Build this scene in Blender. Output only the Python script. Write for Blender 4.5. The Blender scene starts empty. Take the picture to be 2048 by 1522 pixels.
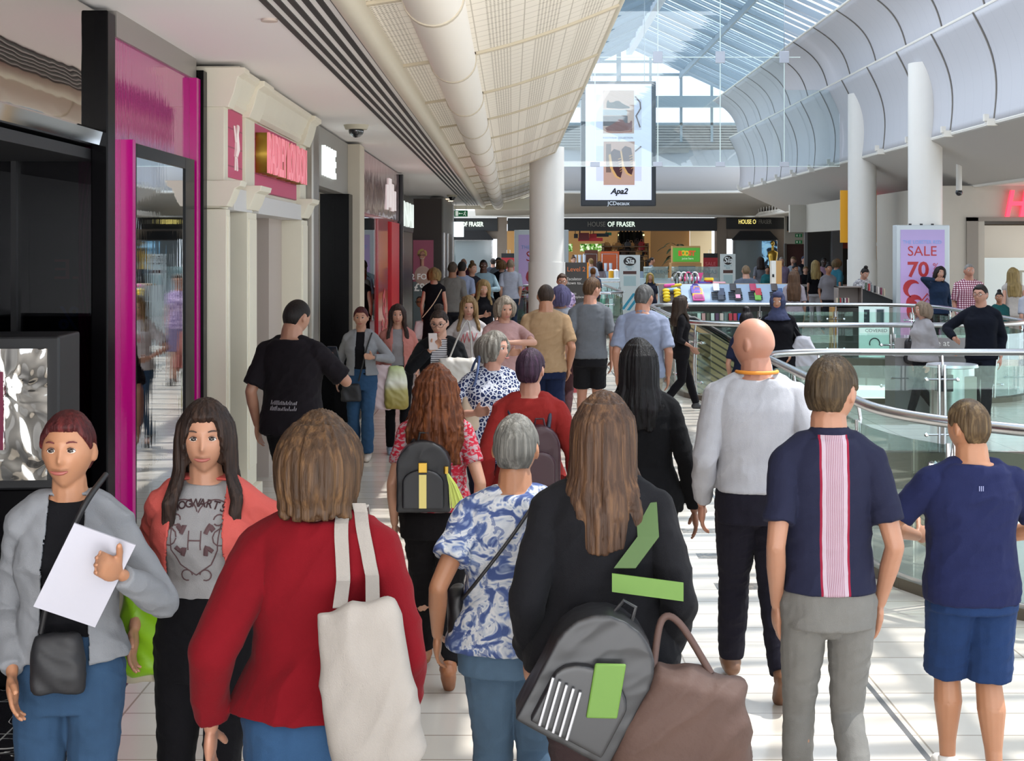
import bpy, bmesh, math, random
import numpy as np
from mathutils import Vector, Matrix, noise

# ------------------------------------------------------------------ camera, world, lights, exposure
S = bpy.context.scene
COL = S.collection
F, CX, YH, H = 2844.0, 1024.0, 500.0, 2.15      # focal length (px), vertical axis, horizon row, eye height
cam = bpy.data.cameras.new('camera'); cam.sensor_width = 36; cam.lens = 36 * F / 2048
cam.shift_y = -(761 - YH) / 2048; cam.clip_end = 300
cam.dof.use_dof = False
camo = bpy.data.objects.new('camera', cam); camo.location = (0, 0, H)
camo.rotation_euler = (math.pi / 2, 0, 0); COL.objects.link(camo); S.camera = camo

w = bpy.data.worlds.new('world'); S.world = w; w.use_nodes = True
wn = w.node_tree; wn.nodes.clear()
out = wn.nodes.new('ShaderNodeOutputWorld'); bg = wn.nodes.new('ShaderNodeBackground')
bg.inputs[0].default_value = (0.80, 0.90, 1.0, 1); bg.inputs[1].default_value = 2.1
wn.links.new(bg.outputs[0], out.inputs[0])

def lamp(name, kind, loc, rot, energy, color=(1, 1, 1), **k):
    l = bpy.data.lights.new(name, kind); l.energy = energy; l.color = color
    for a, v in k.items(): setattr(l, a, v)
    o = bpy.data.objects.new(name, l); o.location = loc; o.rotation_euler = rot; COL.objects.link(o); return o
SUN_DIR = Vector((-0.50, -0.22, -1.0)).normalized()          # from the right and a little from beyond
sun = lamp('sun', 'SUN', (10, 30, 40), SUN_DIR.to_track_quat('-Z', 'Y').to_euler(), 11.0, (1, .95, .87), angle=.009)
# skylight openings of the long roof: daylight pouring down from the ridge
for yy in (0, 12, 24):
    lamp('skylight_daylight', 'AREA', (4.5, yy, 9.2), (0, 0, 0), 520, (.9, .95, 1), shape='RECTANGLE', size=6, size_y=12)
# added fill lamp, unseen behind the camera
lamp('rear_fill', 'AREA', (2.0, -9, 4.2), (math.radians(84), 0, 0), 430, (1, .95, .9), shape='RECTANGLE', size=10, size_y=6)
# added lamp facing up behind the camera, brightens the arcade ceiling
lamp('upward_fill', 'AREA', (.2, -3.2, .03), (math.pi, 0, 0), 1350, (.97, .98, 1), shape='RECTANGLE', size=4, size_y=6)
S.view_settings.view_transform = 'Standard'; S.view_settings.look = 'None'
S.view_settings.gamma = 1; S.view_settings.exposure = 0.28; S.view_settings.use_curve_mapping = False
S.cycles.use_denoising = True; S.cycles.transparent_max_bounces = 24; S.cycles.max_bounces = 7
S.cycles.caustics_reflective = False; S.cycles.caustics_refractive = False
S.cycles.sample_clamp_indirect = 6

# ------------------------------------------------------------------ helpers
def pt(x, y, d):
    "world point seen at pixel x, y at distance d along the mall"
    return Vector(((x - CX) * d / F, d, H - (y - YH) * d / F))

def lin(c):
    if isinstance(c, str):
        c = c.lstrip('#'); c = [int(c[i:i + 2], 16) / 255 for i in (0, 2, 4)]
        c = [v / 12.92 if v <= .04045 else ((v + .055) / 1.055) ** 2.4 for v in c]
    return (c[0], c[1], c[2], 1)

MC = {}
class NT:
    def __init__(s, name):
        s.m = bpy.data.materials.new(name); s.m.use_nodes = True; s.t = s.m.node_tree; s.t.nodes.clear()
        s.out = s.t.nodes.new('ShaderNodeOutputMaterial'); s.b = s.t.nodes.new('ShaderNodeBsdfPrincipled')
        s.l(s.b.outputs[0], s.out.inputs[0]); s._tc = None
    def n(s, k, **kw):
        x = s.t.nodes.new('ShaderNode' + k)
        for a, v in kw.items(): setattr(x, a, v)
        return x
    def l(s, a, b): s.t.links.new(a, b)
    @property
    def tc(s):
        if not s._tc: s._tc = s.n('TexCoord').outputs['Object']
        return s._tc
    def xyz(s):
        q = s.n('SeparateXYZ'); s.l(s.tc, q.inputs[0]); return q.outputs
    def math(s, op, a, b=0.0, c=0.0):
        q = s.n('Math', operation=op)
        for i, v in enumerate((a, b, c)):
            if isinstance(v, (int, float)): q.inputs[i].default_value = v
            else: s.l(v, q.inputs[i])
        return q.outputs[0]
    def mapping(s, scale=(1, 1, 1), loc=(0, 0, 0), rot=(0, 0, 0), src=None):
        q = s.n('Mapping'); q.inputs['Scale'].default_value = scale; q.inputs['Location'].default_value = loc
        q.inputs['Rotation'].default_value = rot; s.l(src or s.tc, q.inputs[0]); return q.outputs[0]
    def noise(s, scale=5, detail=3, vec=None, rough=.5, dist=0):
        q = s.n('TexNoise'); q.inputs['Scale'].default_value = scale; q.inputs['Detail'].default_value = detail
        q.inputs['Roughness'].default_value = rough; q.inputs['Distortion'].default_value = dist
        s.l(vec or s.tc, q.inputs['Vector']); return q.outputs['Fac']
    def voro(s, scale, feature='F1', vec=None, rand=1):
        q = s.n('TexVoronoi', feature=feature); q.inputs['Scale'].default_value = scale
        q.inputs['Randomness'].default_value = rand
        s.l(vec or s.tc, q.inputs['Vector']); return q.outputs['Distance']
    def ramp(s, fac, stops, interp='LINEAR'):
        q = s.n('ValToRGB'); r = q.color_ramp; r.interpolation = interp
        while len(r.elements) < len(stops): r.elements.new(.5)
        for e, (p, c) in zip(r.elements, stops): e.position = p; e.color = lin(c)
        s.l(fac, q.inputs[0]); return q.outputs[0]
    def mix(s, fac, a, b):
        q = s.n('Mix', data_type='RGBA')
        for i, v in ((0, fac), (6, a), (7, b)):
            if isinstance(v, (int, float)): q.inputs[i].default_value = v
            elif isinstance(v, (tuple, str, list)): q.inputs[i].default_value = lin(v)
            else: s.l(v, q.inputs[i])
        return q.outputs[2]
    def bump(s, hgt, strength=.2, dist=.01):
        q = s.n('Bump'); q.inputs['Strength'].default_value = strength; q.inputs['Distance'].default_value = dist
        s.l(hgt, q.inputs['Height']); s.l(q.outputs[0], s.b.inputs['Normal'])
    def set(s, **k):
        for a, v in k.items():
            i = s.b.inputs[a.replace('_', ' ')]
            if isinstance(v, (int, float)): i.default_value = v
            elif isinstance(v, (tuple, str, list)): i.default_value = lin(v)
            else: s.l(v, i)

def mat(c, rough=.6, metal=0.0, bump=0, bs=60, spec=.5, var=0, emis=0, name=None, coat=0):
    key = (str(c), rough, metal, bump, bs, spec, var, emis, coat)
    if key in MC: return MC[key]
    n = NT(name or 'paint'); n.set(Roughness=rough, Metallic=metal); n.b.inputs['Specular IOR Level'].default_value = spec
    if var:
        a = [min(1, v * (1 + var)) for v in lin(c)[:3]]; b = [v * (1 - var) for v in lin(c)[:3]]
        q = n.n('Mix', data_type='RGBA'); q.inputs[6].default_value = (*b, 1); q.inputs[7].default_value = (*a, 1)
        n.l(n.noise(7, 5), q.inputs[0]); n.l(q.outputs[2], n.b.inputs['Base Color'])
    else: n.set(Base_Color=c)
    if emis: n.set(Emission_Color=c, Emission_Strength=emis)
    if coat: n.set(Coat_Weight=coat, Coat_Roughness=.05)
    if bump: n.bump(n.noise(bs, 4), bump, .01)
    MC[key] = n.m; return n.m

def cloth(c, var=.14, rough=.9, fine=320):
    key = ('cloth', str(c), var)
    if key in MC: return MC[key]
    r = lin(c); g_ = sum(r[:3]) / 3; r = [(v * .94 + g_ * .06) * .60 for v in r[:3]]
    n = NT('cloth'); a = [min(1, v * (1 + var)) for v in r]; b = [v * (1 - var) for v in r]
    n.set(Base_Color=n.mix(n.noise(9, 5), tuple(b), tuple(a)), Roughness=rough); n.b.inputs['Specular IOR Level'].default_value = .1
    n.b.inputs['Sheen Weight'].default_value = .02
    n.bump(n.math('ADD', n.noise(fine, 2), n.math('MULTIPLY', n.noise(28, 3, n.mapping((1, 1, .45))), 2.5)), .35, .004)
    MC[key] = n.m; return n.m
def denim(c): return cloth(c, .28, .85, 500)
def skinm(c):
    key = ('skin', c)
    if key in MC: return MC[key]
    n = NT('skin'); r = [v * .72 for v in lin(c)]
    n.set(Base_Color=n.mix(n.noise(16, 3), (r[0] * .93, r[1] * .82, r[2] * .78), (min(1, r[0] * 1.05), r[1], r[2])), Roughness=.5)
    n.b.inputs['Subsurface Weight'].default_value = .12; n.b.inputs['Subsurface Radius'].default_value = (.012, .005, .003)
    n.bump(n.noise(240, 2), .12, .002); MC[key] = n.m; return n.m
def hairm(c, c2=None):
    key = ('hair', c, c2)
    if key in MC: return MC[key]
    n = NT('hair'); f = n.noise(1, 4, n.mapping((55, 55, 4)), dist=.6)
    r = lin(c); r = [v * .46 for v in r[:3]]; c = tuple(r); d = tuple(v * .5 for v in r); l2 = [v * .58 for v in lin(c2)[:3]] if c2 else [v * 1.5 for v in r]
    n.set(Base_Color=n.ramp(f, [(.25, d), (.5, c), (.85, l2)]), Roughness=.5)
    n.b.inputs['Specular IOR Level'].default_value = .2; n.b.inputs['Anisotropic'].default_value = .5
    n.bump(n.noise(1, 4, n.mapping((170, 170, 8)), dist=.5), .7, .006); MC[key] = n.m; return n.m
def glassm(tint=(.86, .96, .93), refl=.10, rough=.01, name='glass', opac=0.0, dif=(.7, .85, .82)):
    key = ('glass', tint, refl, rough, opac)
    if key in MC: return MC[key]
    m = bpy.data.materials.new(name); m.use_nodes = True; t = m.node_tree; t.nodes.clear()
    o = t.nodes.new('ShaderNodeOutputMaterial'); tr = t.nodes.new('ShaderNodeBsdfTransparent'); gl = t.nodes.new('ShaderNodeBsdfGlossy')
    tr.inputs[0].default_value = (*tint, 1); gl.inputs['Roughness'].default_value = rough
    lw = t.nodes.new('ShaderNodeLayerWeight'); lw.inputs[0].default_value = .35
    ma = t.nodes.new('ShaderNodeMath'); ma.operation = 'MULTIPLY_ADD'; t.links.new(lw.outputs['Fresnel'], ma.inputs[0])
    ma.inputs[1].default_value = .6; ma.inputs[2].default_value = refl; ma.use_clamp = True
    mx = t.nodes.new('ShaderNodeMixShader'); t.links.new(ma.outputs[0], mx.inputs[0]); t.links.new(tr.outputs[0], mx.inputs[1]); t.links.new(gl.outputs[0], mx.inputs[2])
    last = mx.outputs[0]
    if opac:
        df = t.nodes.new('ShaderNodeBsdfDiffuse'); df.inputs[0].default_value = (*dif, 1)
        m2 = t.nodes.new('ShaderNodeMixShader'); m2.inputs[0].default_value = opac; t.links.new(last, m2.inputs[1]); t.links.new(df.outputs[0], m2.inputs[2]); last = m2.outputs[0]
    t.links.new(last, o.inputs[0]); MC[key] = m; return m

class MB:
    def __init__(s): s.b = bmesh.new()
    def box(s, x0, x1, y0, y1, z0, z1, mi=0):
        v = [s.b.verts.new((x, y, z)) for x in (x0, x1) for y in (y0, y1) for z in (z0, z1)]
        for f in ((0, 1, 3, 2), (4, 6, 7, 5), (0, 4, 5, 1), (2, 3, 7, 6), (0, 2, 6, 4), (1, 5, 7, 3)):
            s.b.faces.new([v[i] for i in f]).material_index = mi
        return s
    def cyl(s, p0, p1, r0, r1=None, n=16, cap=True):
        p0, p1 = Vector(p0), Vector(p1); r1 = r0 if r1 is None else r1
        q = (p1 - p0).to_track_quat('Z', 'Y')
        A = [[s.b.verts.new(p + q @ Vector((r * math.cos(2 * math.pi * i / n), r * math.sin(2 * math.pi * i / n), 0))) for i in range(n)] for p, r in ((p0, r0), (p1, r1))]
        for i in range(n): s.b.faces.new((A[0][i], A[0][(i + 1) % n], A[1][(i + 1) % n], A[1][i]))
        if cap: s.b.faces.new(A[0][::-1]); s.b.faces.new(A[1])
        return s
    def tube(s, path, r, n=10, closed=False, radii=None):
        P = [Vector(p) for p in path]; m = len(P); prev = None; rings = []
        for i, p in enumerate(P):
            a = P[(i - 1) % m] if (closed or i) else p; b = P[(i + 1) % m] if (closed or i < m - 1) else p
            t = (b - a).normalized() if (b - a).length > 1e-9 else Vector((0, 0, 1))
            if prev is None: u = t.orthogonal().normalized()
            else: u = (prev - t * prev.dot(t)); u = u.normalized() if u.length > 1e-6 else t.orthogonal().normalized()
            prev = u; v = t.cross(u); rr = radii[i] if radii else r
            rings.append([s.b.verts.new(p + u * rr * math.cos(2 * math.pi * k / n) + v * rr * math.sin(2 * math.pi * k / n)) for k in range(n)])
        for i in range(m if closed else m - 1):
            A, B = rings[i], rings[(i + 1) % m]
            for k in range(n): s.b.faces.new((A[k], A[(k + 1) % n], B[(k + 1) % n], B[k]))
        if not closed: s.b.faces.new(rings[0][::-1]); s.b.faces.new(rings[-1])
        return s
    def ball(s, c, r, sub=2, sc=(1, 1, 1), rot=None):
        M = Matrix.Translation(c) @ (rot.to_matrix().to_4x4() if rot else Matrix()) @ Matrix.Diagonal((r * sc[0], r * sc[1], r * sc[2], 1))
        bmesh.ops.create_icosphere(s.b, subdivisions=sub, radius=1, matrix=M); return s
    def prism(s, poly, axis, a, b):
        "extrude a 2D polygon along axis x, y or z"
        def v(p, t):
            return {'x': (t, p[0], p[1]), 'y': (p[0], t, p[1]), 'z': (p[0], p[1], t)}[axis]
        A = [s.b.verts.new(v(p, a)) for p in poly]; B = [s.b.verts.new(v(p, b)) for p in poly]; n = len(poly)
        for i in range(n): s.b.faces.new((A[i], A[(i + 1) % n], B[(i + 1) % n], B[i]))
        s.b.faces.new(A[::-1]); s.b.faces.new(B); return s
    def loft(s, rings, n=24, e=2.0, cap=True):
        "rings: (cx, cy, cz, rx, ry) horizontal superellipses"
        R = []
        for (cx, cy, cz, rx, ry) in rings:
            L = []
            for i in range(n):
                t = 2 * math.pi * i / n; c, q = math.cos(t), math.sin(t)
                L.append(s.b.verts.new((cx + rx * math.copysign(abs(c) ** (2 / e), c), cy + ry * math.copysign(abs(q) ** (2 / e), q), cz)))
            R.append(L)
        for A, B in zip(R, R[1:]):
            for i in range(n): s.b.faces.new((A[i], A[(i + 1) % n], B[(i + 1) % n], B[i]))
        if cap: s.b.faces.new(R[0][::-1]); s.b.faces.new(R[-1])
        return s
    def grid(s, fn, nu, nv):
        V = [[s.b.verts.new(fn(i / nu, j / nv)) for j in range(nv + 1)] for i in range(nu + 1)]
        for i in range(nu):
            for j in range(nv): s.b.faces.new((V[i][j], V[i + 1][j], V[i + 1][j + 1], V[i][j + 1]))
        return s
    def build(s, name, m, parent=None, smooth=None, bevel=0, solid=0, seg=2):
        bmesh.ops.recalc_face_normals(s.b, faces=s.b.faces)
        me = bpy.data.meshes.new(name); s.b.to_mesh(me); s.b.free()
        for x in (m if isinstance(m, (list, tuple)) else [m]): me.materials.append(x)
        o = bpy.data.objects.new(name, me); COL.objects.link(o)
        if parent: o.parent = parent
        if smooth is not None:
            for p in me.polygons: p.use_smooth = True
            me.set_sharp_from_angle(angle=math.radians(smooth))
        if solid:
            q = o.modifiers.new('s', 'SOLIDIFY'); q.thickness = solid; q.offset = 0
        if bevel:
            q = o.modifiers.new('b', 'BEVEL'); q.width = bevel; q.segments = seg; q.limit_method = 'ANGLE'
        return o

def empty(name, loc=(0, 0, 0), rz=0):
    o = bpy.data.objects.new(name, None); o.location = loc; o.rotation_euler = (0, 0, rz); COL.objects.link(o); o.empty_display_size = .1; return o
def tag(o, label, cat, group=None, kind=None):
    o['label'] = label; o['category'] = cat
    if group: o['group'] = group
    if kind: o['kind'] = kind
    return o
def struct(o, label=None):
    o['kind'] = 'structure'
    if label: o['label'] = label
    return o
def box(name, m, x0, x1, y0, y1, z0, z1, parent=None, bevel=0):
    return MB().box(x0, x1, y0, y1, z0, z1).build(name, m, parent, bevel=bevel)
def text(name, body, m, loc, size, rot=(math.pi / 2, 0, 0), parent=None, ext=.005, bold=0, align='CENTER', sx=1, shear=0, space=1, mirror=False, fit=0):
    c = bpy.data.curves.new(name, 'FONT'); c.body = body; c.size = size; c.extrude = ext; c.offset = bold
    c.align_x = align; c.align_y = 'CENTER'; c.shear = shear; c.space_character = space; c.resolution_u = 3
    t = bpy.data.objects.new('tmp', c); COL.objects.link(t)
    dg = bpy.context.evaluated_depsgraph_get(); me = bpy.data.meshes.new_from_object(t.evaluated_get(dg))
    bpy.data.objects.remove(t); bpy.data.curves.remove(c)
    if fit:
        xs_ = [v.co.x for v in me.vertices]; sx = fit / (max(xs_) - min(xs_))
    me.transform(Matrix.Diagonal((-sx if mirror else sx, 1, 1, 1)))
    me.materials.clear(); me.materials.append(m); me.name = name
    o = bpy.data.objects.new(name, me); o.location = loc; o.rotation_euler = rot; COL.objects.link(o)
    if parent: o.parent = parent
    return o
# ------------------------------------------------------------------ shared materials
WHITE = mat('#d9d5cd', .7, bump=.05, bs=30, name='white_plaster')
CEILM = mat('#f1edec', .75, name='ceiling_paint')
CREAM = mat('#ddd6c4', .45, bump=.04, bs=25, var=.03, name='cream_paint')
BLACK = mat('#070608', .25, spec=.1, name='black_gloss'); BLACKM = mat('#111013', .5, name='black_matt')
STEEL = mat('#c3c3c4', .22, 1.0, bump=.03, bs=200, name='brushed_steel'); CHROME = mat('#d8dade', .06, 1.0, name='chrome')
BRONZE = mat('#6b6357', .4, .6, bump=.1, bs=30, name='bronze_kerb'); GREYM = mat('#85837f', .5, name='grey_paint')
GOLD = mat('#b89544', .3, 1.0, name='gold'); TAUPE = mat('#7d7166', .7, var=.06, name='taupe_stone')
BAL_GLASS = glassm((.88, .97, .94), .05, name='green_glass')

# ------------------------------------------------------------------ floor with rounded voids
def rounded(pts, r, seg=8):
    out = []; n = len(pts)
    rr = r if isinstance(r, (list, tuple)) else [r] * n
    for i in range(n):
        a, p, b = (Vector(pts[i - 1]), Vector(pts[i]), Vector(pts[(i + 1) % n]))
        u, v = (a - p).normalized(), (b - p).normalized(); R = rr[i]
        if R <= 0: out.append(tuple(p)); continue
        A, B = p + u * R, p + v * R
        for k in range(seg + 1):
            t = k / seg; q = A * (1 - t) ** 2 + p * 2 * t * (1 - t) + B * t * t; out.append(tuple(q))
    return out
V1 = rounded([(2.5, 14.75), (4.2, 14.6), (14, 14.6), (14, 7.95), (3.3, 7.95), (2.38, 8.9)], [1.1, .6, 0, 0, .5, .8])
V2 = rounded([(2.6, 27.5), (7.95, 27.3), (7.5, 19.9), (2.5, 19.9)], [1.2, 1.6, 1.4, 1.3])
V3 = rounded([(-.2, 42.6), (2.75, 42.6), (2.75, 34.7), (-.2, 34.7)], [2.2, .4, .8, 2.6])
nf = NT('floor_tiles'); x, y, z = nf.xyz()
br = nf.n('TexBrick', offset=0.0); br.inputs['Scale'].default_value = 1; br.inputs['Mortar Size'].default_value = .005
br.inputs['Brick Width'].default_value = .9; br.inputs['Row Height'].default_value = .3; br.inputs['Bias'].default_value = 0
br.inputs['Color1'].default_value = lin('#cbc5bc'); br.inputs['Color2'].default_value = lin('#bfb8ae'); br.inputs['Mortar'].default_value = lin('#857b6f')
nf.l(nf.tc, br.inputs['Vector'])
c0 = nf.mix(nf.math('MULTIPLY', nf.noise(2.2, 6), .35), br.outputs['Color'], '#a89a88')
inl = nf.math('MULTIPLY', nf.math('MULTIPLY', nf.math('COMPARE', x, 1.5, .2), nf.math('COMPARE', y, 9.9, 1.6)), nf.math('LESS_THAN', nf.math('FRACT', nf.math('MULTIPLY', y, 1 / .9)), .2))
c1 = nf.mix(inl, c0, nf.ramp(nf.noise(9, 6, dist=2), [(.35, '#4c463f'), (.7, '#8b8174')]))
seam = nf.math('COMPARE', x, 1.76, .014)
c2 = nf.mix(seam, c1, '#5d5c5c')
nf.set(Base_Color=c2, Roughness=nf.ramp(nf.noise(6, 4), [(.2, (.10, .10, .10)), (.8, (.24, .24, .24))])); nf.b.inputs['Specular IOR Level'].default_value = .5
nf.bump(br.outputs['Fac'], -.25, .003)
def slab(name, outer, holes, z0, z1, m):
    c = bpy.data.curves.new('t', 'CURVE'); c.dimensions = '2D'; c.fill_mode = 'BOTH'; c.extrude = (z1 - z0) / 2
    for poly in [outer] + holes:
        s = c.splines.new('POLY'); s.points.add(len(poly) - 1); s.use_cyclic_u = True
        for p, q in zip(s.points, poly): p.co = (q[0], q[1], 0, 1)
    t = bpy.data.objects.new('t', c); COL.objects.link(t); dg = bpy.context.evaluated_depsgraph_get()
    me = bpy.data.meshes.new_from_object(t.evaluated_get(dg)); bpy.data.objects.remove(t)
    me.transform(Matrix.Translation((0, 0, (z0 + z1) / 2))); me.materials.clear(); me.materials.append(m); me.name = name
    o = bpy.data.objects.new(name, me); COL.objects.link(o); return struct(o)
slab('floor', [(-9, -10), (15, -10), (15, 75), (-9, 75)], [V1, V2, V3], -.45, 0, nf.m)
struct(box('floor_lower', mat('#8e8b84', .3, var=.1, name='lower_floor'), -9, 25, -10, 75, -5.3, -5))
# black marble threshold at the left edge
nm = NT('black_marble'); b2 = nm.n('TexBrick', offset=0.0); b2.inputs['Scale'].default_value = 1; b2.inputs['Mortar Size'].default_value = .004
b2.inputs['Brick Width'].default_value = .28; b2.inputs['Row Height'].default_value = .45; b2.inputs['Color1'].default_value = b2.inputs['Color2'].default_value = lin('#17161a'); b2.inputs['Mortar'].default_value = lin('#8d8b88')
nm.l(nm.tc, b2.inputs['Vector'])
vein = nm.math('LESS_THAN', nm.math('ABSOLUTE', nm.math('SUBTRACT', nm.noise(3.5, 5, dist=1.5), .5)), .006)
nm.set(Base_Color=nm.mix(vein, b2.outputs['Color'], '#b5b2ae'), Roughness=.14)
struct(box('trim_1', nm.m, -4, -1.9, 3.0, 8.28, -.01, .006), 'black veined marble threshold tiles at the dark shop')

# ------------------------------------------------------------------ balustrades
def balustrade(name, path, label, closed=False, post=1.25, rail_z=1.1, rr=.036, first=None):
    root = empty(name); tag(root, label, 'balustrade', 'glass balustrades around the voids')
    P = [Vector((p[0], p[1], 0)) for p in path]
    if closed: P.append(P[0].copy())
    # resample
    L = [0]
    for a, b in zip(P, P[1:]): L.append(L[-1] + (b - a).length)
    def at(s):
        for i in range(len(P) - 1):
            if s <= L[i + 1] or i == len(P) - 2:
                t = (s - L[i]) / max(1e-9, L[i + 1] - L[i]); return P[i].lerp(P[i + 1], t), (P[i + 1] - P[i]).normalized()
    MB().tube([p + Vector((0, 0, rail_z)) for p in (P[:-1] if closed else P)], rr, 14, closed).build('handrail', STEEL, root, smooth=50)
    kb = MB(); 
    def ribbon(mb, s0, s1, z0, z1, th):
        k = max(1, int((s1 - s0) / .25)); A = []
        for i in range(k + 1):
            p, t = at(s0 + (s1 - s0) * i / k); nrm = Vector((-t.y, t.x, 0)) * th / 2
            A.append([mb.b.verts.new(q) for q in (p - nrm + Vector((0, 0, z0)), p + nrm + Vector((0, 0, z0)), p + nrm + Vector((0, 0, z1)), p - nrm + Vector((0, 0, z1)))])
        for a, b in zip(A, A[1:]):
            for j in range(4): mb.b.faces.new((a[j], a[(j + 1) % 4], b[(j + 1) % 4], b[j]))
        mb.b.faces.new(A[0][::-1]); mb.b.faces.new(A[-1])
    ribbon(kb, 0, L[-1], -.3, .07, .09); kb.build('kerb', BRONZE, root)
    n = max(1, round(L[-1] / post)); st = L[-1] / n
    for i in range(n if closed else n + 1):
        p, t = at(min(i * st, L[-1] - 1e-4)); nrm = Vector((-t.y, t.x, 0))
        m = MB()
        for sd in (-1, 1):
            a = p + t * .028 * sd
            m.tube([a + Vector((0, 0, .05)), a + nrm * .02 + Vector((0, 0, .5)), a + Vector((0, 0, .97))], .014, 6)
        m.tube([p + Vector((0, 0, .86)), p + nrm * .02 + Vector((0, 0, .98)), p + Vector((0, 0, rail_z))], .012, 6)
        po = m.build('post', STEEL, root, smooth=40)
        for zz in (.82, .25):
            MB().tube([p - t * .16 + Vector((0, 0, zz)), p + t * .16 + Vector((0, 0, zz))], .011, 6).ball(p - t * .16 + Vector((0, 0, zz)), .026, 1).ball(p + t * .16 + Vector((0, 0, zz)), .026, 1).build('glass_clamp', CHROME, po, smooth=40)
    for i in range(n):
        g = MB(); ribbon(g, i * st + .05, (i + 1) * st - .05, .09, .96, .014); g.build('glass_panel', BAL_GLASS, root)
    return root
def sub(poly, n=1):  # outline slightly outside the void edge
    return poly
v1path = [p for p in V1 if p[0] < 13.9]
i0 = max(range(len(v1path)), key=lambda i: 0)
# order: far right -> left -> near right
far = [(9.5, 14.6)] + [p for p in V1 if p[0] < 4.3 and p[1] > 11][::-1]
near = [p for p in V1 if p[0] < 3.4 and p[1] <= 11][::-1] + [(7.5, 7.95)]
balustrade('glass_balustrade', far + near, 'nearest curved glass balustrade with steel handrail beside the boy in navy')
balustrade('glass_balustrade', V2, 'oval glass balustrade around the middle void in front of the phone case kiosk', True, 1.5)
balustrade('glass_balustrade', V3, 'far rounded glass balustrade around the round white column on the left', True, 1.8)
balustrade('glass_balustrade', [(6.6, 42), (12.5, 42)], 'straight glass balustrade in the distance behind the white right-hand columns', False, 1.6)
balustrade('glass_balustrade', [(3.4, 45.0), (1.6, 45.0), (1.6, 46.5)], 'small glass and steel balustrade in front of the department store cafe', False, 1.6, 1.15)

# ------------------------------------------------------------------ escalator in the middle void
es = empty('escalator', (2.75, 23.4, 0)); tag(es, 'escalator with brown ribbed side descending in the middle void', 'escalator')
ne = NT('ribbed_brown_metal'); xx, yy_, zz_ = ne.xyz()
wv = ne.math('FRACT', ne.math('MULTIPLY', ne.math('ADD', zz_, ne.math('MULTIPLY', xx, .62)), 9))
ne.set(Base_Color=ne.mix(ne.math('GREATER_THAN', wv, .72), '#a08a63', '#4a4033'), Roughness=.4, Metallic=.2)
prof = [(.0, .98), (.2, .98), (.65, .72), (5.0, -2.05), (5.0, -3.3), (.5, -.62), (0, -.4)]
for y0 in (0, 1.3): MB().prism(prof, 'y', y0, y0 + .05).build('side_cladding', ne.m, es)
MB().prism([(0, -.02), (.5, -.02), (5.0, -2.85), (5.0, -3.1), (.5, -.3), (0, -.3)], 'y', .08, 1.27).build('steps', mat('#55555a', .4, .6, name='step_metal'), es)
for y0 in (.02, 1.32): MB().tube([(.0, y0, .6), (-.05, y0, .85), (.05, y0, 1.03), (.25, y0, 1.03), (.7, y0, .78), (5.0, y0, -1.98)], .035, 8).build('handrail_belt', BLACKM, es, smooth=40)

# ------------------------------------------------------------------ left arcade ceiling
struct(box('ceiling', CEILM, -3.4, -.98, -4, 44.3, 3.53, 3.75))
for i in range(6):
    x0 = -1.39 + i * .078
    o = box('linear_air_diffuser', BLACKM, x0, x0 + .036, 2, 43.6, 3.520, 3.5295)
    tag(o, ['black air diffuser slot nearest the shopfronts', 'second black ceiling slot from the shopfronts', 'third black ceiling slot from the shopfronts', 'third black ceiling slot from the cream beam', 'second black ceiling slot from the cream beam', 'black air diffuser slot nearest the cream beam'][i], 'air diffuser', 'black ceiling diffuser slots')
struct(MB().prism([(-.98, 3.8), (-.98, 3.50), (-.95, 3.46), (-.86, 3.45), (-.81, 3.5), (-.81, 3.8)], 'y', -4, 44.3).build('trim_2', CREAM, smooth=60), 'rounded cream beam along the arcade ceiling')
# perforated acoustic ceiling rising to the atrium edge
npf = NT('perforated_panel'); x, y, z = npf.xyz()
def cellpos(v, per): return npf.math('FRACT', npf.math('MULTIPLY', v, 1 / per))
def pulse(v, c, w): return npf.math('COMPARE', v, c, w)
dotx = pulse(cellpos(x, .024), .5, .24); doty = pulse(cellpos(y, .055), .5, .26)
band = npf.math('GREATER_THAN', cellpos(npf.math('ADD', x, 3.3), .33), .5)
dots = npf.math('MULTIPLY', npf.math('MULTIPLY', dotx, doty), band)
line = npf.math('MAXIMUM', pulse(cellpos(y, .2225), .5, .03), pulse(cellpos(npf.math('ADD', x, 3.3), .33), .25, .012))
npf.set(Base_Color=npf.mix(npf.math('MAXIMUM', npf.math('MULTIPLY', dots, .75), npf.math('MULTIPLY', line, .55)), '#f5eee2', '#948977'), Roughness=.7)
def cz(t): return 3.54 + .46 * t - .07 * math.sin(math.pi * t)      # section height from beam to edge
pc = MB().grid(lambda u, v: (-.85 + 1.65 * u, -4 + 48.3 * v, cz(u)), 16, 40); 
struct(pc.build('ceiling_perforated', npf.m, solid=.03), 'cream perforated sloping ceiling panels between beam and skylight')
n_r = 0
rib = MB()
for k in range(-4, 14):
    yy = 10.6 + 2.67 * k
    for i in range(16):
        u0, u1 = i / 16, (i + 1) / 16; xa, xb = -.85 + 1.65 * u0, -.85 + 1.65 * u1
        a, b = cz(u0), cz(u1); v = [rib.b.verts.new(p) for p in ((xa, yy - .03, a - .035), (xa, yy + .03, a - .035), (xb, yy + .03, b - .035), (xb, yy - .03, b - .035), (xa, yy - .03, a), (xa, yy + .03, a), (xb, yy + .03, b), (xb, yy - .03, b))]
        for f in ((0, 1, 2, 3), (0, 3, 7, 4), (1, 5, 6, 2)): rib.b.faces.new([v[j] for j in f])
struct(rib.build('trim_3', mat('#cbbfa8', .7, name='rib_paint')), 'beige ribs crossing the perforated ceiling')
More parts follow.
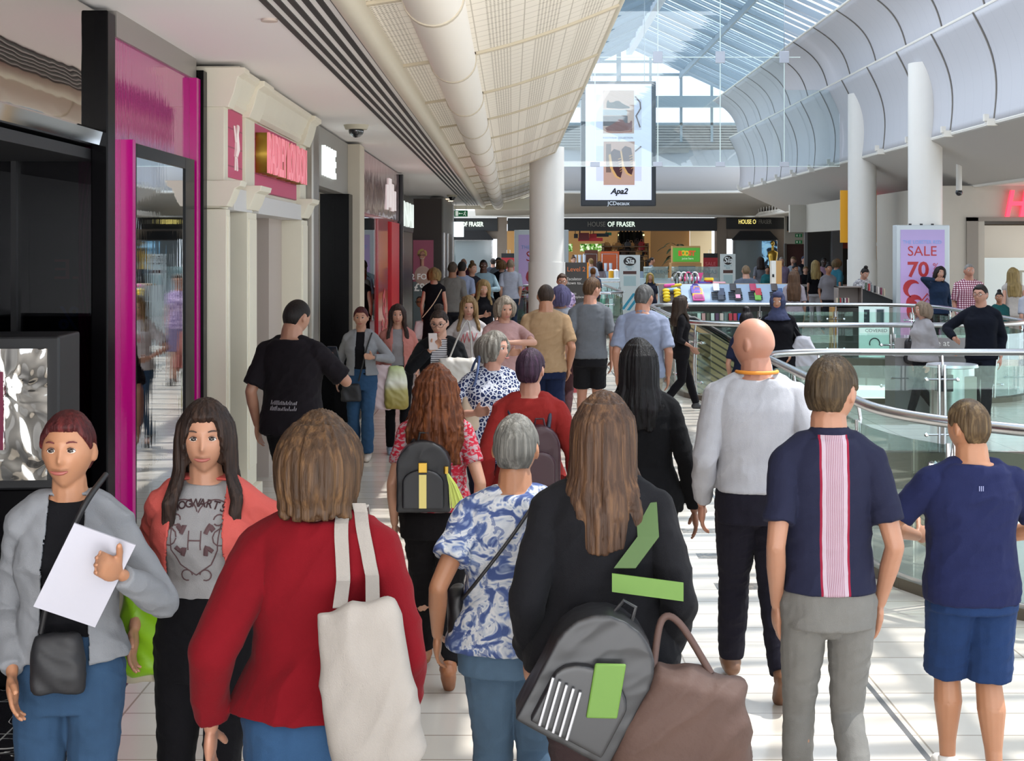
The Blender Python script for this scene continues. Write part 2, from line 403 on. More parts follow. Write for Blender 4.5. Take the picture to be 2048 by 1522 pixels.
struct(MB().tube([(.8, -4, 4.02), (.8, 44.3, 4.02)], .045, 8).build('trim_4', CREAM, smooth=50), 'edge moulding of the perforated ceiling')
struct(MB().box(-.85, .8, 44.25, 44.4, 3.4, 3.75).box(-3.4, -.85, 44.25, 44.4, 3.42, 3.75).build('trim_5', CREAM), 'end beam of the arcade ceiling')
dk = empty('ventilation_duct', (-.44, 0, 3.57)); tag(dk, 'long white round ventilation duct under the perforated ceiling', 'duct')
MB().tube([(0, yy, 0) for yy in np.arange(-4, 44.2, .89)], .17, 28).build('duct_tube', mat('#ebe4da', .55, name='duct_white'), dk, smooth=40)
for k in range(-4, 13):
    yy = 10.6 + 2.67 * k; MB().cyl((0, yy - .03, 0), (0, yy + .03, 0), .178, n=28).build('joint_band', mat('#c4b9a6', .6, name='duct_band'), dk, smooth=40)
# cctv domes, sensor, exit sign
def dome(loc, label, s=1):
    r = empty('security_camera', loc); tag(r, label, 'security camera', 'ceiling security cameras')
    MB().cyl((0, 0, 0), (0, 0, -.05 * s), .14 * s, .12 * s, 24).build('mounting_plate', mat('#c5bda9', .5), r, smooth=40)
    MB().ball((0, 0, -.06 * s), .085 * s, 3, (1, 1, .95)).build('dome', mat('#1a1b20', .05, coat=1), r, smooth=60)
dome((-1.72, 15.7, 3.53), 'black dome security camera on the ceiling above the dark doorway')
dome((-1.5, 35.6, 3.53), 'black dome security camera on the ceiling near the green exit sign')
o = MB().cyl((-1.45, 8.5, 3.53), (-1.45, 8.5, 3.515), .05, n=20).build('smoke_sensor', mat('#c9b8ae', .5), smooth=40); tag(o, 'small flat round sensor on the arcade ceiling', 'sensor')
ex = empty('exit_sign', pt(922, 427, 41)); tag(ex, 'green hanging exit sign with running figure and arrow', 'sign', 'green exit signs')
box('panel', mat('#1f7a4c', .4, emis=.15), -.19, .19, -.02, .02, -.09, .09, ex)
wm = mat('#e8f5ea', .4, emis=.4)
box('door_symbol', wm, -.16, -.08, -.025, -.02, -.07, .07, ex)
MB().box(-.05, .05, -.025, -.02, -.008, .008).prism([(-.07, 0), (-.04, .03), (-.04, -.03)], 'y', -.025, -.02).build('arrow', wm, ex)
MB().ball((.12, -.022, .055), .014, 1).tube([(.115, -.022, .035), (.1, -.022, -.01), (.13, -.022, -.035), (.13, -.022, -.07)], .009, 6).tube([(.1, -.022, -.01), (.07, -.022, -.05)], .009, 6).tube([(.15, -.022, .01), (.115, -.022, .03), (.08, -.022, .02)], .007, 6).build('running_figure', wm, ex)
MB().tube([(-.15, 0, .09), (-.15, 0, .33)], .005, 5).tube([(.15, 0, .09), (.15, 0, .33)], .005, 5).build('hanger', STEEL, ex)

# ------------------------------------------------------------------ shopfronts on the left
struct(box('wall_left', mat('#3a3734', .8), -3.6, -3.4, -4, 44.3, -.01, 3.75))
# dark window shop
sh = empty('dark_shopfront', (-2.35, 7.5, 0)); tag(sh, 'dark glazed shopfront with polished steel fascia at the left edge', 'shopfront')
nmr = NT('wavy_mirror'); nmr.set(Base_Color='#d5cfca', Metallic=1.0, Roughness=.03); nmr.bump(nmr.noise(2.2, 2, nmr.mapping((1, .8, 1.6))), .035, .05)
dg_ = NT('dark_glass'); dg_.set(Base_Color='#1b1a20', Roughness=.04); dg_.b.inputs['Specular IOR Level'].default_value = .45
DARKG = glassm((.42, .42, .45), .05, name='smoked_glass')
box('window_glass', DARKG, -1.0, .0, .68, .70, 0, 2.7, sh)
box('window_back', mat('#37343a', .6), -1.0, -.02, 1.3, 1.35, 0, 2.7, sh)
box('inner_wall', mat('#2a282c', .6), -1.0, -.95, -4.5, .66, 0, 2.7, sh)
box('fascia_mirror', nmr.m, -.35, .0, -4.5, .5, 2.83, 3.5, sh)
box('recess_soffit', BLACKM, -1.0, -.02, -4.5, .68, 2.66, 2.72, sh)
MB().prism([(-.3, 2.72), (.05, 2.735), (.06, 2.81), (.02, 2.83), (-.3, 2.83)], 'y', -4.5, .5).build('ledge', CHROME, sh)
box('mullion', BLACKM, -.52, -.49, .64, .68, 0, 2.66, sh)
box('corner_column', BLACK, -.02, .075, .5, .66, 0, 3.5, sh, .008)
# reflection of a SALE totem, painted as a mirrored board behind the glass
ps = empty('painted_reflection', (-2.53, 8.45, 0)); tag(ps, 'dim painted reflection of a SALE totem in the dark shop window', 'poster')
box('image_board', mat('#23222e', .4), -.34, .2, -.02, .02, .55, 2.36, ps, bevel=.01)
text('reflected_word', 'SALE', mat('#7d1f30', .5), (.05, -.028, 2.03), .17, parent=ps, ext=.001, mirror=True, fit=.46)
text('reflected_figure', '60%', mat('#33488a', .5), (.0, -.028, 1.74), .19, parent=ps, ext=.001, mirror=True, bold=.003)
text('reflected_small_word', 'OFF', mat('#33488a', .5), (-.14, -.028, 1.6), .06, parent=ps, ext=.001, mirror=True)
text('reflected_maker', 'JCDecaux', mat('#4b5b7c', .5), (.08, -.028, .9), .05, parent=ps, ext=.001, mirror=True)
# black display cabinet with mirror screen
dc = empty('display_cabinet', (-2.5, 6.95, 0), math.radians(4)); tag(dc, 'black display cabinet with mirrored panel at the left edge', 'cabinet')
box('plinth', BLACK, -.9, .27, 0, .4, 0.006, .98, dc, .01)
box('frame', BLACKM, -.9, .29, -.03, .4, .98, 1.73, dc, .012)
nm2 = NT('crumpled_mirror'); nm2.set(Base_Color='#d6d2cb', Metallic=1.0, Roughness=.04); nm2.bump(nm2.noise(3, 2, dist=1), .5, .08)
box('mirror_panel', nm2.m, -.85, .235, -.045, -.03, 1.03, 1.67, dc)
box('maroon_panel', mat('#7a2745', .12, coat=1), -.85, .03, -.06, -.045, 1.18, 1.56, dc)
text('lettering', 'SECRET', mat('#e6e4e0', .4), (-.115, -.052, 1.1), .085, parent=dc, ext=.003)
# magenta mirror shop
mg = empty('magenta_shopfront', (-2.3, 9.4, 0)); tag(mg, 'glossy magenta metallic shopfront with black framed mirror', 'shopfront')
nmg = NT('magenta_gloss'); nmg.set(Base_Color='#a3106f', Roughness=.04); nmg.b.inputs['IOR'].default_value = 2.8; nmg.b.inputs['Specular IOR Level'].default_value = .6
nmg.bump(nmg.math('ADD', nmg.noise(5, 2, nmg.mapping((1, 6, .3))), nmg.math('MULTIPLY', nmg.noise(1.5, 2), 1.0)), .05, .02)
box('mirror_wall', nmg.m, -.2, 0, -1.2, .87, 0, 3.38, mg)
box('header', mat('#9b958f', .4, .5), -.2, .02, -1.2, .87, 3.38, 3.53, mg)
MB().box(0, .05, -.97, -.87, 0, 2.79).box(0, .05, .40, .68, 0, 2.79).box(0, .05, -.87, .40, 2.71, 2.79).build('black_frame', BLACK, mg, bevel=.004)
nm3 = NT('mirror'); nm3.set(Base_Color='#d9dde0', Metallic=1.0, Roughness=.02); nm3.bump(nm3.noise(5, 2, nm3.mapping((1, 5, .4))), .012, .015)
box('mirror', nm3.m, .0, .04, -.87, .40, 0, 2.71, mg)
MGE = mat('#b4007a', .2, spec=.6)
box('magenta_edge', MGE, 0, .07, -1.04, -.975, 0, 2.8, mg); box('magenta_edge', MGE, 0, .05, .75, .87, 0, 3.38, mg)
box('edge_post', BLACK, -.1, .07, .88, 1.0, 0, 3.45, mg, .004)
# cream classical shop
cr = empty('cream_shopfront', (-2.15, 10.45, 0)); tag(cr, 'cream classical shopfront with cornice and pink sign panels', 'shopfront')
Y0, Y1 = 0, 4.15
cor = [(-.3, 3.5), (.15, 3.5), (.15, 3.46), (.12, 3.44), (.10, 3.38), (.08, 3.35), (.07, 3.31), (.05, 3.29), (.05, 3.25), (.02, 3.22), (-.3, 3.22)]
MB().prism(cor, 'y', Y0, Y1).build('cornice', CREAM, cr, smooth=35)
for a, b in ((0, .14), (.84, 1.24), (3.75, 4.15)):
    MB().box(-.3, .035, a, b, 2.66, 3.24).box(-.3, .1, a, b, 0, .25).box(-.3, .05, a, b, .25, 2.45).box(.04, .06, a + .04, b - .04, .4, 2.4).prism([(-.3, 2.66), (.17, 2.66), (.16, 2.62), (.12, 2.6), (.09, 2.52), (.06, 2.47), (-.3, 2.47)], 'y', a - .04, b + .04).prism([(-.3, 3.49), (.19, 3.49), (.19, 3.45), (.14, 3.42), (.11, 3.3), (.07, 3.2), (-.3, 3.2)], 'y', a - .03, b + .03).build('pilaster', CREAM, cr, smooth=35, bevel=.004)
box('frieze', CREAM, -.29, .0, .01, Y1 - .01, 2.46, 3.23, cr)
MB().box(-.3, .05, .32, 1.05, 2.45, 2.62).box(-.3, .05, 1.35, 3.75, 2.45, 2.6).build('architrave', mat('#c9c7c6', .5), cr, bevel=.004)
PINK = NT('pink_panel'); PINK.set(Base_Color=PINK.mix(PINK.math('COMPARE', PINK.math('FRACT', PINK.math('MULTIPLY', PINK.xyz()[2], 7)), .5, .04), '#c2456b', '#96304f'), Roughness=.45)
box('logo_panel', PINK.m, 0, .02, .2, .78, 2.7, 3.24, cr); box('sign_panel', PINK.m, 0, .02, 1.3, 3.6, 2.64, 3.2, cr)
dgm = mat('#efe3df', .5)
MB().tube([(.028, .58, 3.06), (.028, .54, 3.1), (.028, .5, 3.04), (.028, .5, 2.92), (.028, .46, 2.86)], .017, 7, radii=[.006, .018, .02, .03, .02]).tube([(.028, .46, 2.87), (.028, .45, 2.76)], .009, 6).tube([(.028, .51, 2.87), (.028, .53, 2.76)], .009, 6).tube([(.028, .47, 2.98), (.028, .41, 3.1)], .008, 6).build('dog_emblem', dgm, cr)
RP = (math.pi / 2, 0, math.pi / 2)
text('sign_letters', 'RADLEY LONDON', mat('#f08a97', .35, emis=.3), (.125, 2.45, 2.94), .46, RP, cr, .008, .012, fit=2.2)
text('sign_letter_sides', 'RADLEY LONDON', GOLD, (.07, 2.45, 2.94), .46, RP, cr, .048, .010, fit=2.19)
MB().box(-.3, -.02, .32, 1.05, .0, .35).box(-.3, -.02, .32, .4, .35, 2.45).box(-.3, -.02, .97, 1.05, .35, 2.45).build('window_surround', CREAM, cr, bevel=.005)
box('display_window', glassm((.8, .85, .8), .25, name='shop_glass'), -.16, -.14, .4, .97, .35, 2.45, cr)
box('back_panel', mat('#b9b6a0', .6), -.6, -.55, .2, 1.2, 0, 2.5, cr)
MB().box(-.9, -.6, 1.35, 2.6, 0, 2.45).box(-.9, -.15, 3.0, 3.75, 0, 2.45).build('doorway_lining', mat('#b3a69d', .6), cr)
MB().box(-.62, -.5, 2.6, 2.68, 0, 2.45).box(-.62, -.5, 2.95, 3.0, 0, 2.45).build('door_frame', BLACKM, cr)
box('shop_door', mat('#5b4a48', .4), -.62, -.58, 2.68, 2.95, 0, 2.45, cr)
lf = MB()
for i, (dy, dz, an) in enumerate(((0, 0, .5), (.03, .1, .6), (.05, .2, .7), (.06, .3, .8), (-.05, .06, 2.3), (-.05, .17, 2.2))):
    lf.ball((-.59, 2.1 + dy, 1.35 + dz), .05, 2, (.05, 1, .35), Matrix.Rotation(an, 3, 'X').to_quaternion())
lf.build('leaf_print', mat('#4a4a44', .6), cr)
# grey metallic pilaster, dark doorway, tan pillar
o = empty('steel_pilaster', (-2.1, 14.9, 0)); tag(o, 'brushed grey metal pilaster beside the cream shopfront', 'pilaster')
MB().box(-.3, .06, -.28, .1, 0, 3.5).build('front_face', mat('#938d85', .3, .7), o, bevel=.02); MB().box(-.3, .03, .1, .35, 0, 3.5).build('recessed_face', mat('#6e6b69', .2, .8), o)
ds = empty('black_doorway', (-2.15, 16.6, 0)); tag(ds, 'tall black shop doorway with white lit letters above', 'shopfront')
box('opening', BLACKM, -.6, -.1, -1.3, 1.5, 0, 2.85, ds); box('black_jamb', BLACK, -.1, .12, 1.1, 1.5, 0, 2.85, ds)
box('glass_return', glassm((.6, .66, .7), .35, name='return_glass'), -.08, -.06, -1.3, 1.1, 0, 2.85, ds)
box('fascia', mat('#8f8b84', .5), -.5, .06, -1.3, 1.5, 2.85, 3.5, ds)
text('sign_letters', 'MORE', mat('#eef6f4', .4, emis=.7), (.08, -.5, 3.12), .44, RP, ds, .02, .015, fit=1.0)
tp = box('tan_pillar', mat('#c6bba9', .6, var=.04), -2.2, -1.93, 18.1, 18.6, 0, 3.5, bevel=.01); tag(tp, 'plain tan square pillar between black doorway and red shop', 'pillar')
o2 = box('skirting', mat('#5f554c', .5), -2.21, -1.92, 18.09, 18.61, 0, .12, tp)
# red shop
rd = empty('red_shopfront', (-2.05, 18.65, 0)); tag(rd, 'glossy red shopfront with pale fascia and open red door', 'shopfront')
RED = mat('#b3131f', .25, coat=.6, name='red_gloss')
nrf = NT('pink_gloss'); nrf.set(Base_Color='#b98e93', Roughness=.08, Metallic=.65); nrf.bump(nrf.noise(3, 2), .25, .04)
box('fascia_end', RED, -.1, .06, 0, .1, 2.66, 3.5, rd); box('fascia', nrf.m, -.4, .04, .1, 6.6, 2.66, 3.5, rd)
box('head_strip', RED, -.4, .02, .0, 6.6, 2.62, 2.67, rd)
for q_ in ((4.1, 4.3, 2.8, 3.2), (4.5, 4.9, 2.85, 3.32), (5.05, 5.35, 2.8, 3.25), (5.55, 5.8, 2.82, 3.15)): box('sign_letter', mat('#f4e9e9', .4, emis=.3), .04, .06, *q_, rd)
box('shop_window', glassm((.55, .5, .5), .35, name='red_shop_glass'), -.03, -.01, .1, 2.9, 0, 2.62, rd)
box('red_door', RED, -.02, .02, 2.95, 4.6, 0, 2.62, rd); box('red_jamb', mat('#d01c2b', .3), -.1, .05, 5.0, 6.6, 0, 2.62, rd); box('door_gap', BLACKM, -.3, -.25, 4.6, 5.0, 0, 2.5, rd)
fl = MB()
for cyy, czz, rr in ((3.9, 1.3, .2), (4.2, 1.0, .12), (3.6, .95, .1)):
    for k in range(5):
        a = k * 2 * math.pi / 5; fl.ball((.025, cyy + rr * .8 * math.cos(a), czz + rr * .8 * math.sin(a)), rr * .5, 1, (.02, 1, 1))
fl.build('flower_print', mat('#d2525c', .4), rd)
random.seed(3)
gs = MB()
for k in range(26):
    y0 = .2 + random.random() * 2.5; z0 = .3 + random.random() * 2; gs.box(-.35, -.3, y0, y0 + .12, z0, z0 + .2 + .3 * random.random())
gs.build('window_goods', [mat('#6f6a6a', .6)], rd); 
# black sign shop
bk = empty('black_sign_shopfront', (-2.05, 25.4, 0)); tag(bk, 'black shopfront with projecting box and tall white letters', 'shopfront')
box('front', BLACK, -.5, .0, 0, 3.9, 0, 3.1, bk); box('sign_box', BLACK, -.3, .03, .3, 3.8, 2.5, 3.2, bk, .02); box('end_blade', mat('#2a2a2c', .2, .5), -.3, .1, 0, .2, 0, 3.5, bk)
text('sign_letters', 'NAI', mat('#e8f2ec', .4, emis=.6), (.05, 2.0, 2.8), .62, RP, bk, .02, .02, fit=2.6)
# dark brown corner shop facing the walkway, with poster
cb = empty('brown_corner_shop', (-2.1, 36, 0)); tag(cb, 'dark brown box-fronted corner shop beyond the black shop', 'shopfront')
box('front_wall', mat('#453b37', .55), -1.2, .32, 0, .3, 0, 3.45, cb); box('side_wall', mat('#4d4642', .5), .0, .32, .3, 8, 0, 2.6, cb)
box('side_fascia', mat('#8d8882', .5), .0, .34, .4, 6.5, 2.6, 3.5, cb)
MB().box(.3, .36, 1.0, 1.2, 0, 2.6).box(.3, .36, 3, 3.2, 0, 2.6).box(.3, .36, 6.4, 6.6, 0, 3.5).build('metal_post', STEEL, cb)
for yy in (6.8, 7.6): box('lit_sign', mat('#e7f2f5', .4, emis=1.2), .36, .62, yy, yy + .05, 2.55, 3.0, cb)
box('corner_glass', glassm((.75, .85, .85), .2, name='corner_glass'), .34, .36, 6.6, 8, 0, 3.4, cb)
po = empty('eyewear_poster', (0, 35.93, 0)); tag(po, 'tall pink and grey poster of two people in glasses, 2 FOR 99', 'poster')
xl, xr = -2.50, -1.985
box('image_board', mat('#b9617a', .5), xl, xr, 0, .03, 1.35, 2.4, po); box('lower_board', mat('#7c8688', .5), xl, xr, 0, .03, .1, 1.35, po)
PX = -2.27
MB().ball((PX, -.0, 2.0), .1, 3, (.8, .25, 1.1)).tube([(PX, .0, 1.93), (PX, 0, 1.75)], .045, 8).build('printed_face', mat('#d79b84', .6), po, smooth=60)
hb = MB(); random.seed(5)
for k in range(22):
    a = random.uniform(-.3, math.pi + .3); hb.ball((PX + .095 * math.cos(a), .0, 2.05 + .1 * math.sin(a)), .035, 1, (1, .4, 1))
hb.build('printed_hair', mat('#c9a868', .7), po, smooth=60)
MB().ball((PX + .02, .01, 1.5), .24, 3, (1, .1, 1.15)).build('printed_jumper', mat('#d8b3a4', .7), po, smooth=60)
MB().tube([(PX - .07 + .03 * math.cos(t), -.03, 2.02 + .02 * math.sin(t)) for t in np.linspace(0, 6.3, 12)] + [(PX + .05 + .03 * math.cos(t), -.03, 2.02 + .02 * math.sin(t)) for t in np.linspace(3.1, 9.4, 12)], .006, 5).build('printed_glasses', mat('#571c25', .4), po)
MB().tube([(PX - .04, -.027, 1.94), (PX, -.03, 1.925), (PX + .04, -.027, 1.94)], .01, 5).build('printed_smile', mat('#f1e8e2', .4), po)
PW = mat('#f2ece8', .5, emis=.1)
text('offer_line', '2 FOR', PW, (-2.29, -.04, 1.47), .2, parent=po, ext=.002, bold=.004); text('offer_price', '£99', PW, (-2.27, -.04, 1.2), .27, parent=po, ext=.002, bold=.006)
MB().ball((-2.33, 0, .83), .11, 3, (.8, .25, 1.15)).build('printed_man_face', mat('#b56f50', .6), po, smooth=60)
MB().ball((-2.33, .01, .9), .115, 2, (.85, .22, .8)).build('printed_man_hair', mat('#3a2f2b', .7), po, smooth=60)
MB().tube([(-2.40 + .035 * math.cos(t), -.03, .84 + .025 * math.sin(t)) for t in np.linspace(0, 6.3, 12)] + [(-2.28 + .035 * math.cos(t), -.03, .84 + .025 * math.sin(t)) for t in np.linspace(3.1, 9.4, 12)], .007, 5).build('printed_man_glasses', BLACKM, po)
# downlights
for i, yy in enumerate((38.5, 40.0)):
    o = MB().cyl((-1.75, yy, 3.53), (-1.75, yy, 3.52), .09, n=16).build('recessed_downlight', mat('#ffe1b8', .4, emis=3)); tag(o, ['nearer', 'further'][i] + ' recessed warm downlight in the far arcade ceiling', 'ceiling light', 'recessed downlights')
# ------------------------------------------------------------------ skylight roof over the atrium
ROOFG = NT('streaky_roof_glass')
q = ROOFG.noise(1, 6, ROOFG.mapping((.55, 9, .55)), dist=.5); q2 = ROOFG.noise(.35, 3)
tr = ROOFG.n('BsdfTransparent'); tr.inputs[0].default_value = (.93, .96, 1, 1)
tl = ROOFG.n('BsdfTranslucent'); ROOFG.l(ROOFG.ramp(q, [(.3, '#3f4c5c'), (.55, '#8796a8'), (.75, '#cfd6dc')]), tl.inputs[0])
dfu = ROOFG.n('BsdfDiffuse'); ROOFG.l(ROOFG.ramp(q, [(.3, '#4c5a6c'), (.5, '#8b9aac'), (.75, '#d3d9de')]), dfu.inputs[0])
mxx = ROOFG.n('MixShader'); mxx.inputs[0].default_value = .35; ROOFG.l(tl.outputs[0], mxx.inputs[1]); ROOFG.l(dfu.outputs[0], mxx.inputs[2])
fc = ROOFG.ramp(ROOFG.math('ADD', ROOFG.math('MULTIPLY', q, .8), ROOFG.math('MULTIPLY', q2, .2)), [(.35, (.86, .86, .86)), (.65, (.38, .38, .38))])
mx2 = ROOFG.n('MixShader'); ROOFG.l(fc, mx2.inputs[0]); ROOFG.l(tr.outputs[0], mx2.inputs[1]); ROOFG.l(mxx.outputs[0], mx2.inputs[2]); ROOFG.l(mx2.outputs[0], ROOFG.out.inputs[0])
XR, ZR, YE = 4.5, 10.0, 54.7
rf = MB(); 
for sgn in (-1, 1):
    rf.grid(lambda u, v: (XR + sgn * 5.6 * u, -14 + (YE + 14) * v, ZR - 5.6 * .46 * u), 1, 1)
struct(rf.build('ceiling_glass_roof', ROOFG.m), 'streaky translucent glazed gable roof over the atrium')
RB = mat('#8c98a3', .5, .3, name='roof_steel'); RBW = mat('#c5c8d2', .5, name='ridge_white')
bars = MB(); k = 0; yy = -13.0
while yy < YE:
    for sgn in (-1, 1):
        big = (k % 4 == 0); hh = .2 if big else .10; ww = .07 if big else .045
        a = (XR, ZR - .04); b = (XR + sgn * 5.6, ZR - 5.6 * .46 - .04)
        v = [bars.b.verts.new(p) for p in ((a[0], yy - ww, a[1]), (a[0], yy + ww, a[1]), (b[0], yy + ww, b[1]), (b[0], yy - ww, b[1]), (a[0], yy - ww, a[1] - hh), (a[0], yy + ww, a[1] - hh), (b[0], yy + ww, b[1] - hh), (b[0], yy - ww, b[1] - hh))]
        for f in ((0, 3, 2, 1), (4, 5, 6, 7), (0, 4, 7, 3), (1, 2, 6, 5)): bars.b.faces.new([v[j] for j in f])
    yy += .66; k += 1
struct(bars.build('trim_6', RB), 'grey rafters and glazing bars of the roof')
rg = MB().box(XR - .12, XR + .12, -14, YE, ZR - .35, ZR - .12)
struct(rg.build('trim_7', RBW), 'pale ridge beam of the glass roof')
pu = MB()
for sgn in (-1, 1):
    for t in (.35, .72):
        pu.box(XR + sgn * 5.6 * t - .04, XR + sgn * 5.6 * t + .04, -14, YE, ZR - 5.6 * .46 * t - .36, ZR - 5.6 * .46 * t - .16)
struct(pu.build('trim_8', RB), 'long purlins under the glass roof')

# end gable with windows
g = MB(); eave = lambda x: ZR - abs(x - XR) * .46
for z in (7.85, 8.9, 9.4): g.box(XR - (ZR - z) / .46, XR + (ZR - z) / .46, YE - .02, YE + .1, z - .05, z + .05) if z > 8 else g.box(-1, 10, YE - .3, YE + .1, z - .22, z + .2)
for i in range(-4, 5):
    x = XR - .35 + i * 1.18; g.box(x - .05 - (.08 if i == -0 else 0), x + .05, YE, YE + .1, 6.3, eave(x))
g.box(-1.2, 10.2, YE, YE + .1, 6.95, 7.05)
struct(g.build('window_1', mat('#8f9da5', .5, .2, name='gable_steel')), 'glazed end gable with bright sky behind')
struct(MB().prism([(XR, ZR), (-1.2, eave(-1.2)), (-1.2, 6.9), (10.2, 6.9), (10.2, eave(10.2))], 'y', YE + .04, YE + .06).build('window_2', glassm((.95, .97, 1), .03, name='gable_glass')), 'gable window panes')
lv = MB()
for i in range(9): lv.box(-1.2, 10.2, YE + .02, YE + .2, 6.1 + i * .1, 6.16 + i * .1)
struct(lv.box(-1.2, 10.2, YE + .2, YE + .3, 5.9, 6.95).build('trim_9', mat('#9a9690', .6)), 'louvred band below the gable windows')
for i, dx in enumerate((0, .32)):
    o = MB().cyl((4.95 + dx, YE - .3, 7.65), (4.95 + dx, YE - .3, 7.2), .07, n=12).build('spotlight', mat('#7e8a93', .4), smooth=40); tag(o, ['left', 'right'][i] + ' of two grey spotlights hanging at the gable beam', 'spotlight', 'gable spotlights')
# curved end wall above the department store
def cyl_band(z0, z1, r0=0, r1=0, name='wall_end', m=WHITE, n=24, lab=None):
    b = MB(); b.grid(lambda u, v: (-1.5 + 12.5 * u, YE + 1.5 * (1 - (2 * u - 1) ** 2) - 1.2 + (r0 + (r1 - r0) * v), z0 + (z1 - z0) * v), n, 1)
    return struct(b.build(name, m, smooth=30, solid=.06), lab)
GREYW = mat('#b5b4b6', .6, name='end_wall_grey')
cyl_band(4.30, 6.0, .0, .1, 'wall_back', GREYW)
cyl_band(4.42, 4.34, 0, -.25, 'trim_10', WHITE); cyl_band(3.60, 4.32, 5.2, -.2, 'ceiling_end_soffit', mat('#97938c', .7))
struct(box('trim_11', mat('#c2c0bb', .5), -4, 12.5, 59.3, 60.0, 3.52, 3.78), 'pale bulkhead above the department store signs')

# right side: two curved shells, soffit and columns
def shell(p0, p1, bulge, y0, y1, name, m, lab, n=14, ny=30):
    (x0, z0), (x1, z1) = p0, p1
    nx, nz = (z0 - z1), (x1 - x0); L = math.hypot(nx, nz); nx, nz = nx / L, nz / L
    def f(u, v):
        s = math.sin(math.pi * u) * bulge
        return (x0 + (x1 - x0) * u + nx * s, y0 + (y1 - y0) * v, z0 + (z1 - z0) * u + nz * s)
    b = MB().grid(f, n, ny); o = b.build(name, m, smooth=60, solid=.05); struct(o, lab); return f
SHM = NT('white_vault'); sy = SHM.xyz()[1]
ln = SHM.math('COMPARE', SHM.math('FRACT', SHM.math('MULTIPLY', SHM.math('ADD', sy, -24.6), 1 / .49)), .5, .012)
SHM.set(Base_Color=SHM.mix(SHM.math('MULTIPLY', ln, .35), '#b9b9bf', '#92929a'), Roughness=.6)
f1 = shell((7.32, 7.55), (8.25, 6.2), .22, 8, YE - 3.2, 'wall_right_upper_shell', SHM.m, 'upper curved white panels on the right of the atrium')
f2 = shell((8.0, 6.28), (8.36, 4.37), .20, 8, YE - 2.4, 'wall_right_lower_shell', SHM.m, 'lower curved white panels on the right of the atrium')
DKJ = mat('#6a645d', .6, name='dark_joint')
j = MB(); jl = MB()
for k in range(-6, 12):
    yy = 24.6 + 2.45 * k
    if yy < 8 or yy > YE - 3.5: continue
    for f in (f1, f2):
        P = [Vector(f(u / 14, (yy - 8) / ((YE - 3.2 if f is f1 else YE - 2.4) - 8))) for u in range(15)]
        tgt = j if yy < 42 else jl
        for a, b2_ in zip(P, P[1:]):
            w_ = .024; o_ = Vector((-.035, 0, -.02))
            v = [tgt.b.verts.new(p) for p in (a + o_ + Vector((0, -w_, 0)), a + o_ + Vector((0, w_, 0)), b2_ + o_ + Vector((0, w_, 0)), b2_ + o_ + Vector((0, -w_, 0)))]
            tgt.b.faces.new(v)
struct(j.build('trim_12', DKJ, solid=.01), 'dark joints between curved panels'); struct(jl.build('trim_13', GREYM, solid=.01), 'grey joints between far curved panels')
struct(MB().tube([(7.3, 8, 7.56), (7.3, YE - 3.2, 7.56)], .03, 6).tube([(8.0, 8, 6.28), (8.0, YE - 2.4, 6.28)], .03, 6).tube([(8.36, 8, 4.36), (8.36, YE - 2.4, 4.36)], .04, 6).build('trim_14', WHITE, smooth=40), 'white edge rods of the curved panels')
bk_ = MB()
for k in range(-6, 12):
    yy = 24.6 + 2.45 * k
    if 8 < yy < 52: bk_.box(8.2, 8.42, yy - .07, yy + .07, 4.3, 4.42).box(8.16, 8.24, yy - .04, yy + .04, 4.38, 4.5)
struct(bk_.build('trim_15', WHITE), 'small brackets at the foot of the curved panels')
struct(MB().grid(lambda u, v: (8.36 + 1.75 * u, 8 + (YE - 2.4 - 8) * v, 4.34 - .78 * u), 2, 2).build('ceiling_right_soffit', mat('#bcb9b5', .7), solid=.05), 'sloping soffit right of the atrium')
struct(MB().tube([(10.1, 8, 3.56), (10.1, 58, 3.56)], .06, 8).build('trim_16', WHITE), 'rod moulding along the right soffit')
hg = MB()
for k in range(60):
    yy = 22 + k * .6; hg.cyl((9.95, yy, 3.6), (9.95, yy, 3.85), .008, n=4)
struct(hg.build('trim_17', WHITE), 'row of thin hangers along the right soffit')
struct(box('ceiling_right_shops', WHITE, 10.1, 15, 8, 60, 3.55, 3.7))
COLM = mat('#d6d3ce', .45, var=.02, name='column_paint')
def column(x, yy, top, label, r=.335):
    o = empty('round_column', (x, yy, 0)); tag(o, label, 'column', 'round white columns')
    MB().cyl((0, 0, 0), (0, 0, top), r, n=40).build('shaft', COLM, o, smooth=40); MB().cyl((0, 0, 0), (0, 0, 1.92), r + .02, n=40).build('lower_sleeve', COLM, o, smooth=40)
    return o
column(.66, 27.0, 4.1, 'round white column standing in the left walkway, nearest the hanging screen', .33)
column(8.31, 28.6, 5.9, 'round white column behind the pink 70% SALE totem')
column(8.42, 34.2, 5.9, 'round white column with the yellow sign panel')
o = empty('yellow_sign', (8.42, 34.57, 2.95)); tag(o, 'yellow double sign panel behind the middle right column', 'sign')
box('upper_panel', mat('#d99a12', .5), -.44, .44, -.03, .03, -.62, .65, o); box('lower_panel', mat('#c98c10', .5), .3, .44, -.03, .03, -1.1, -.7, o)
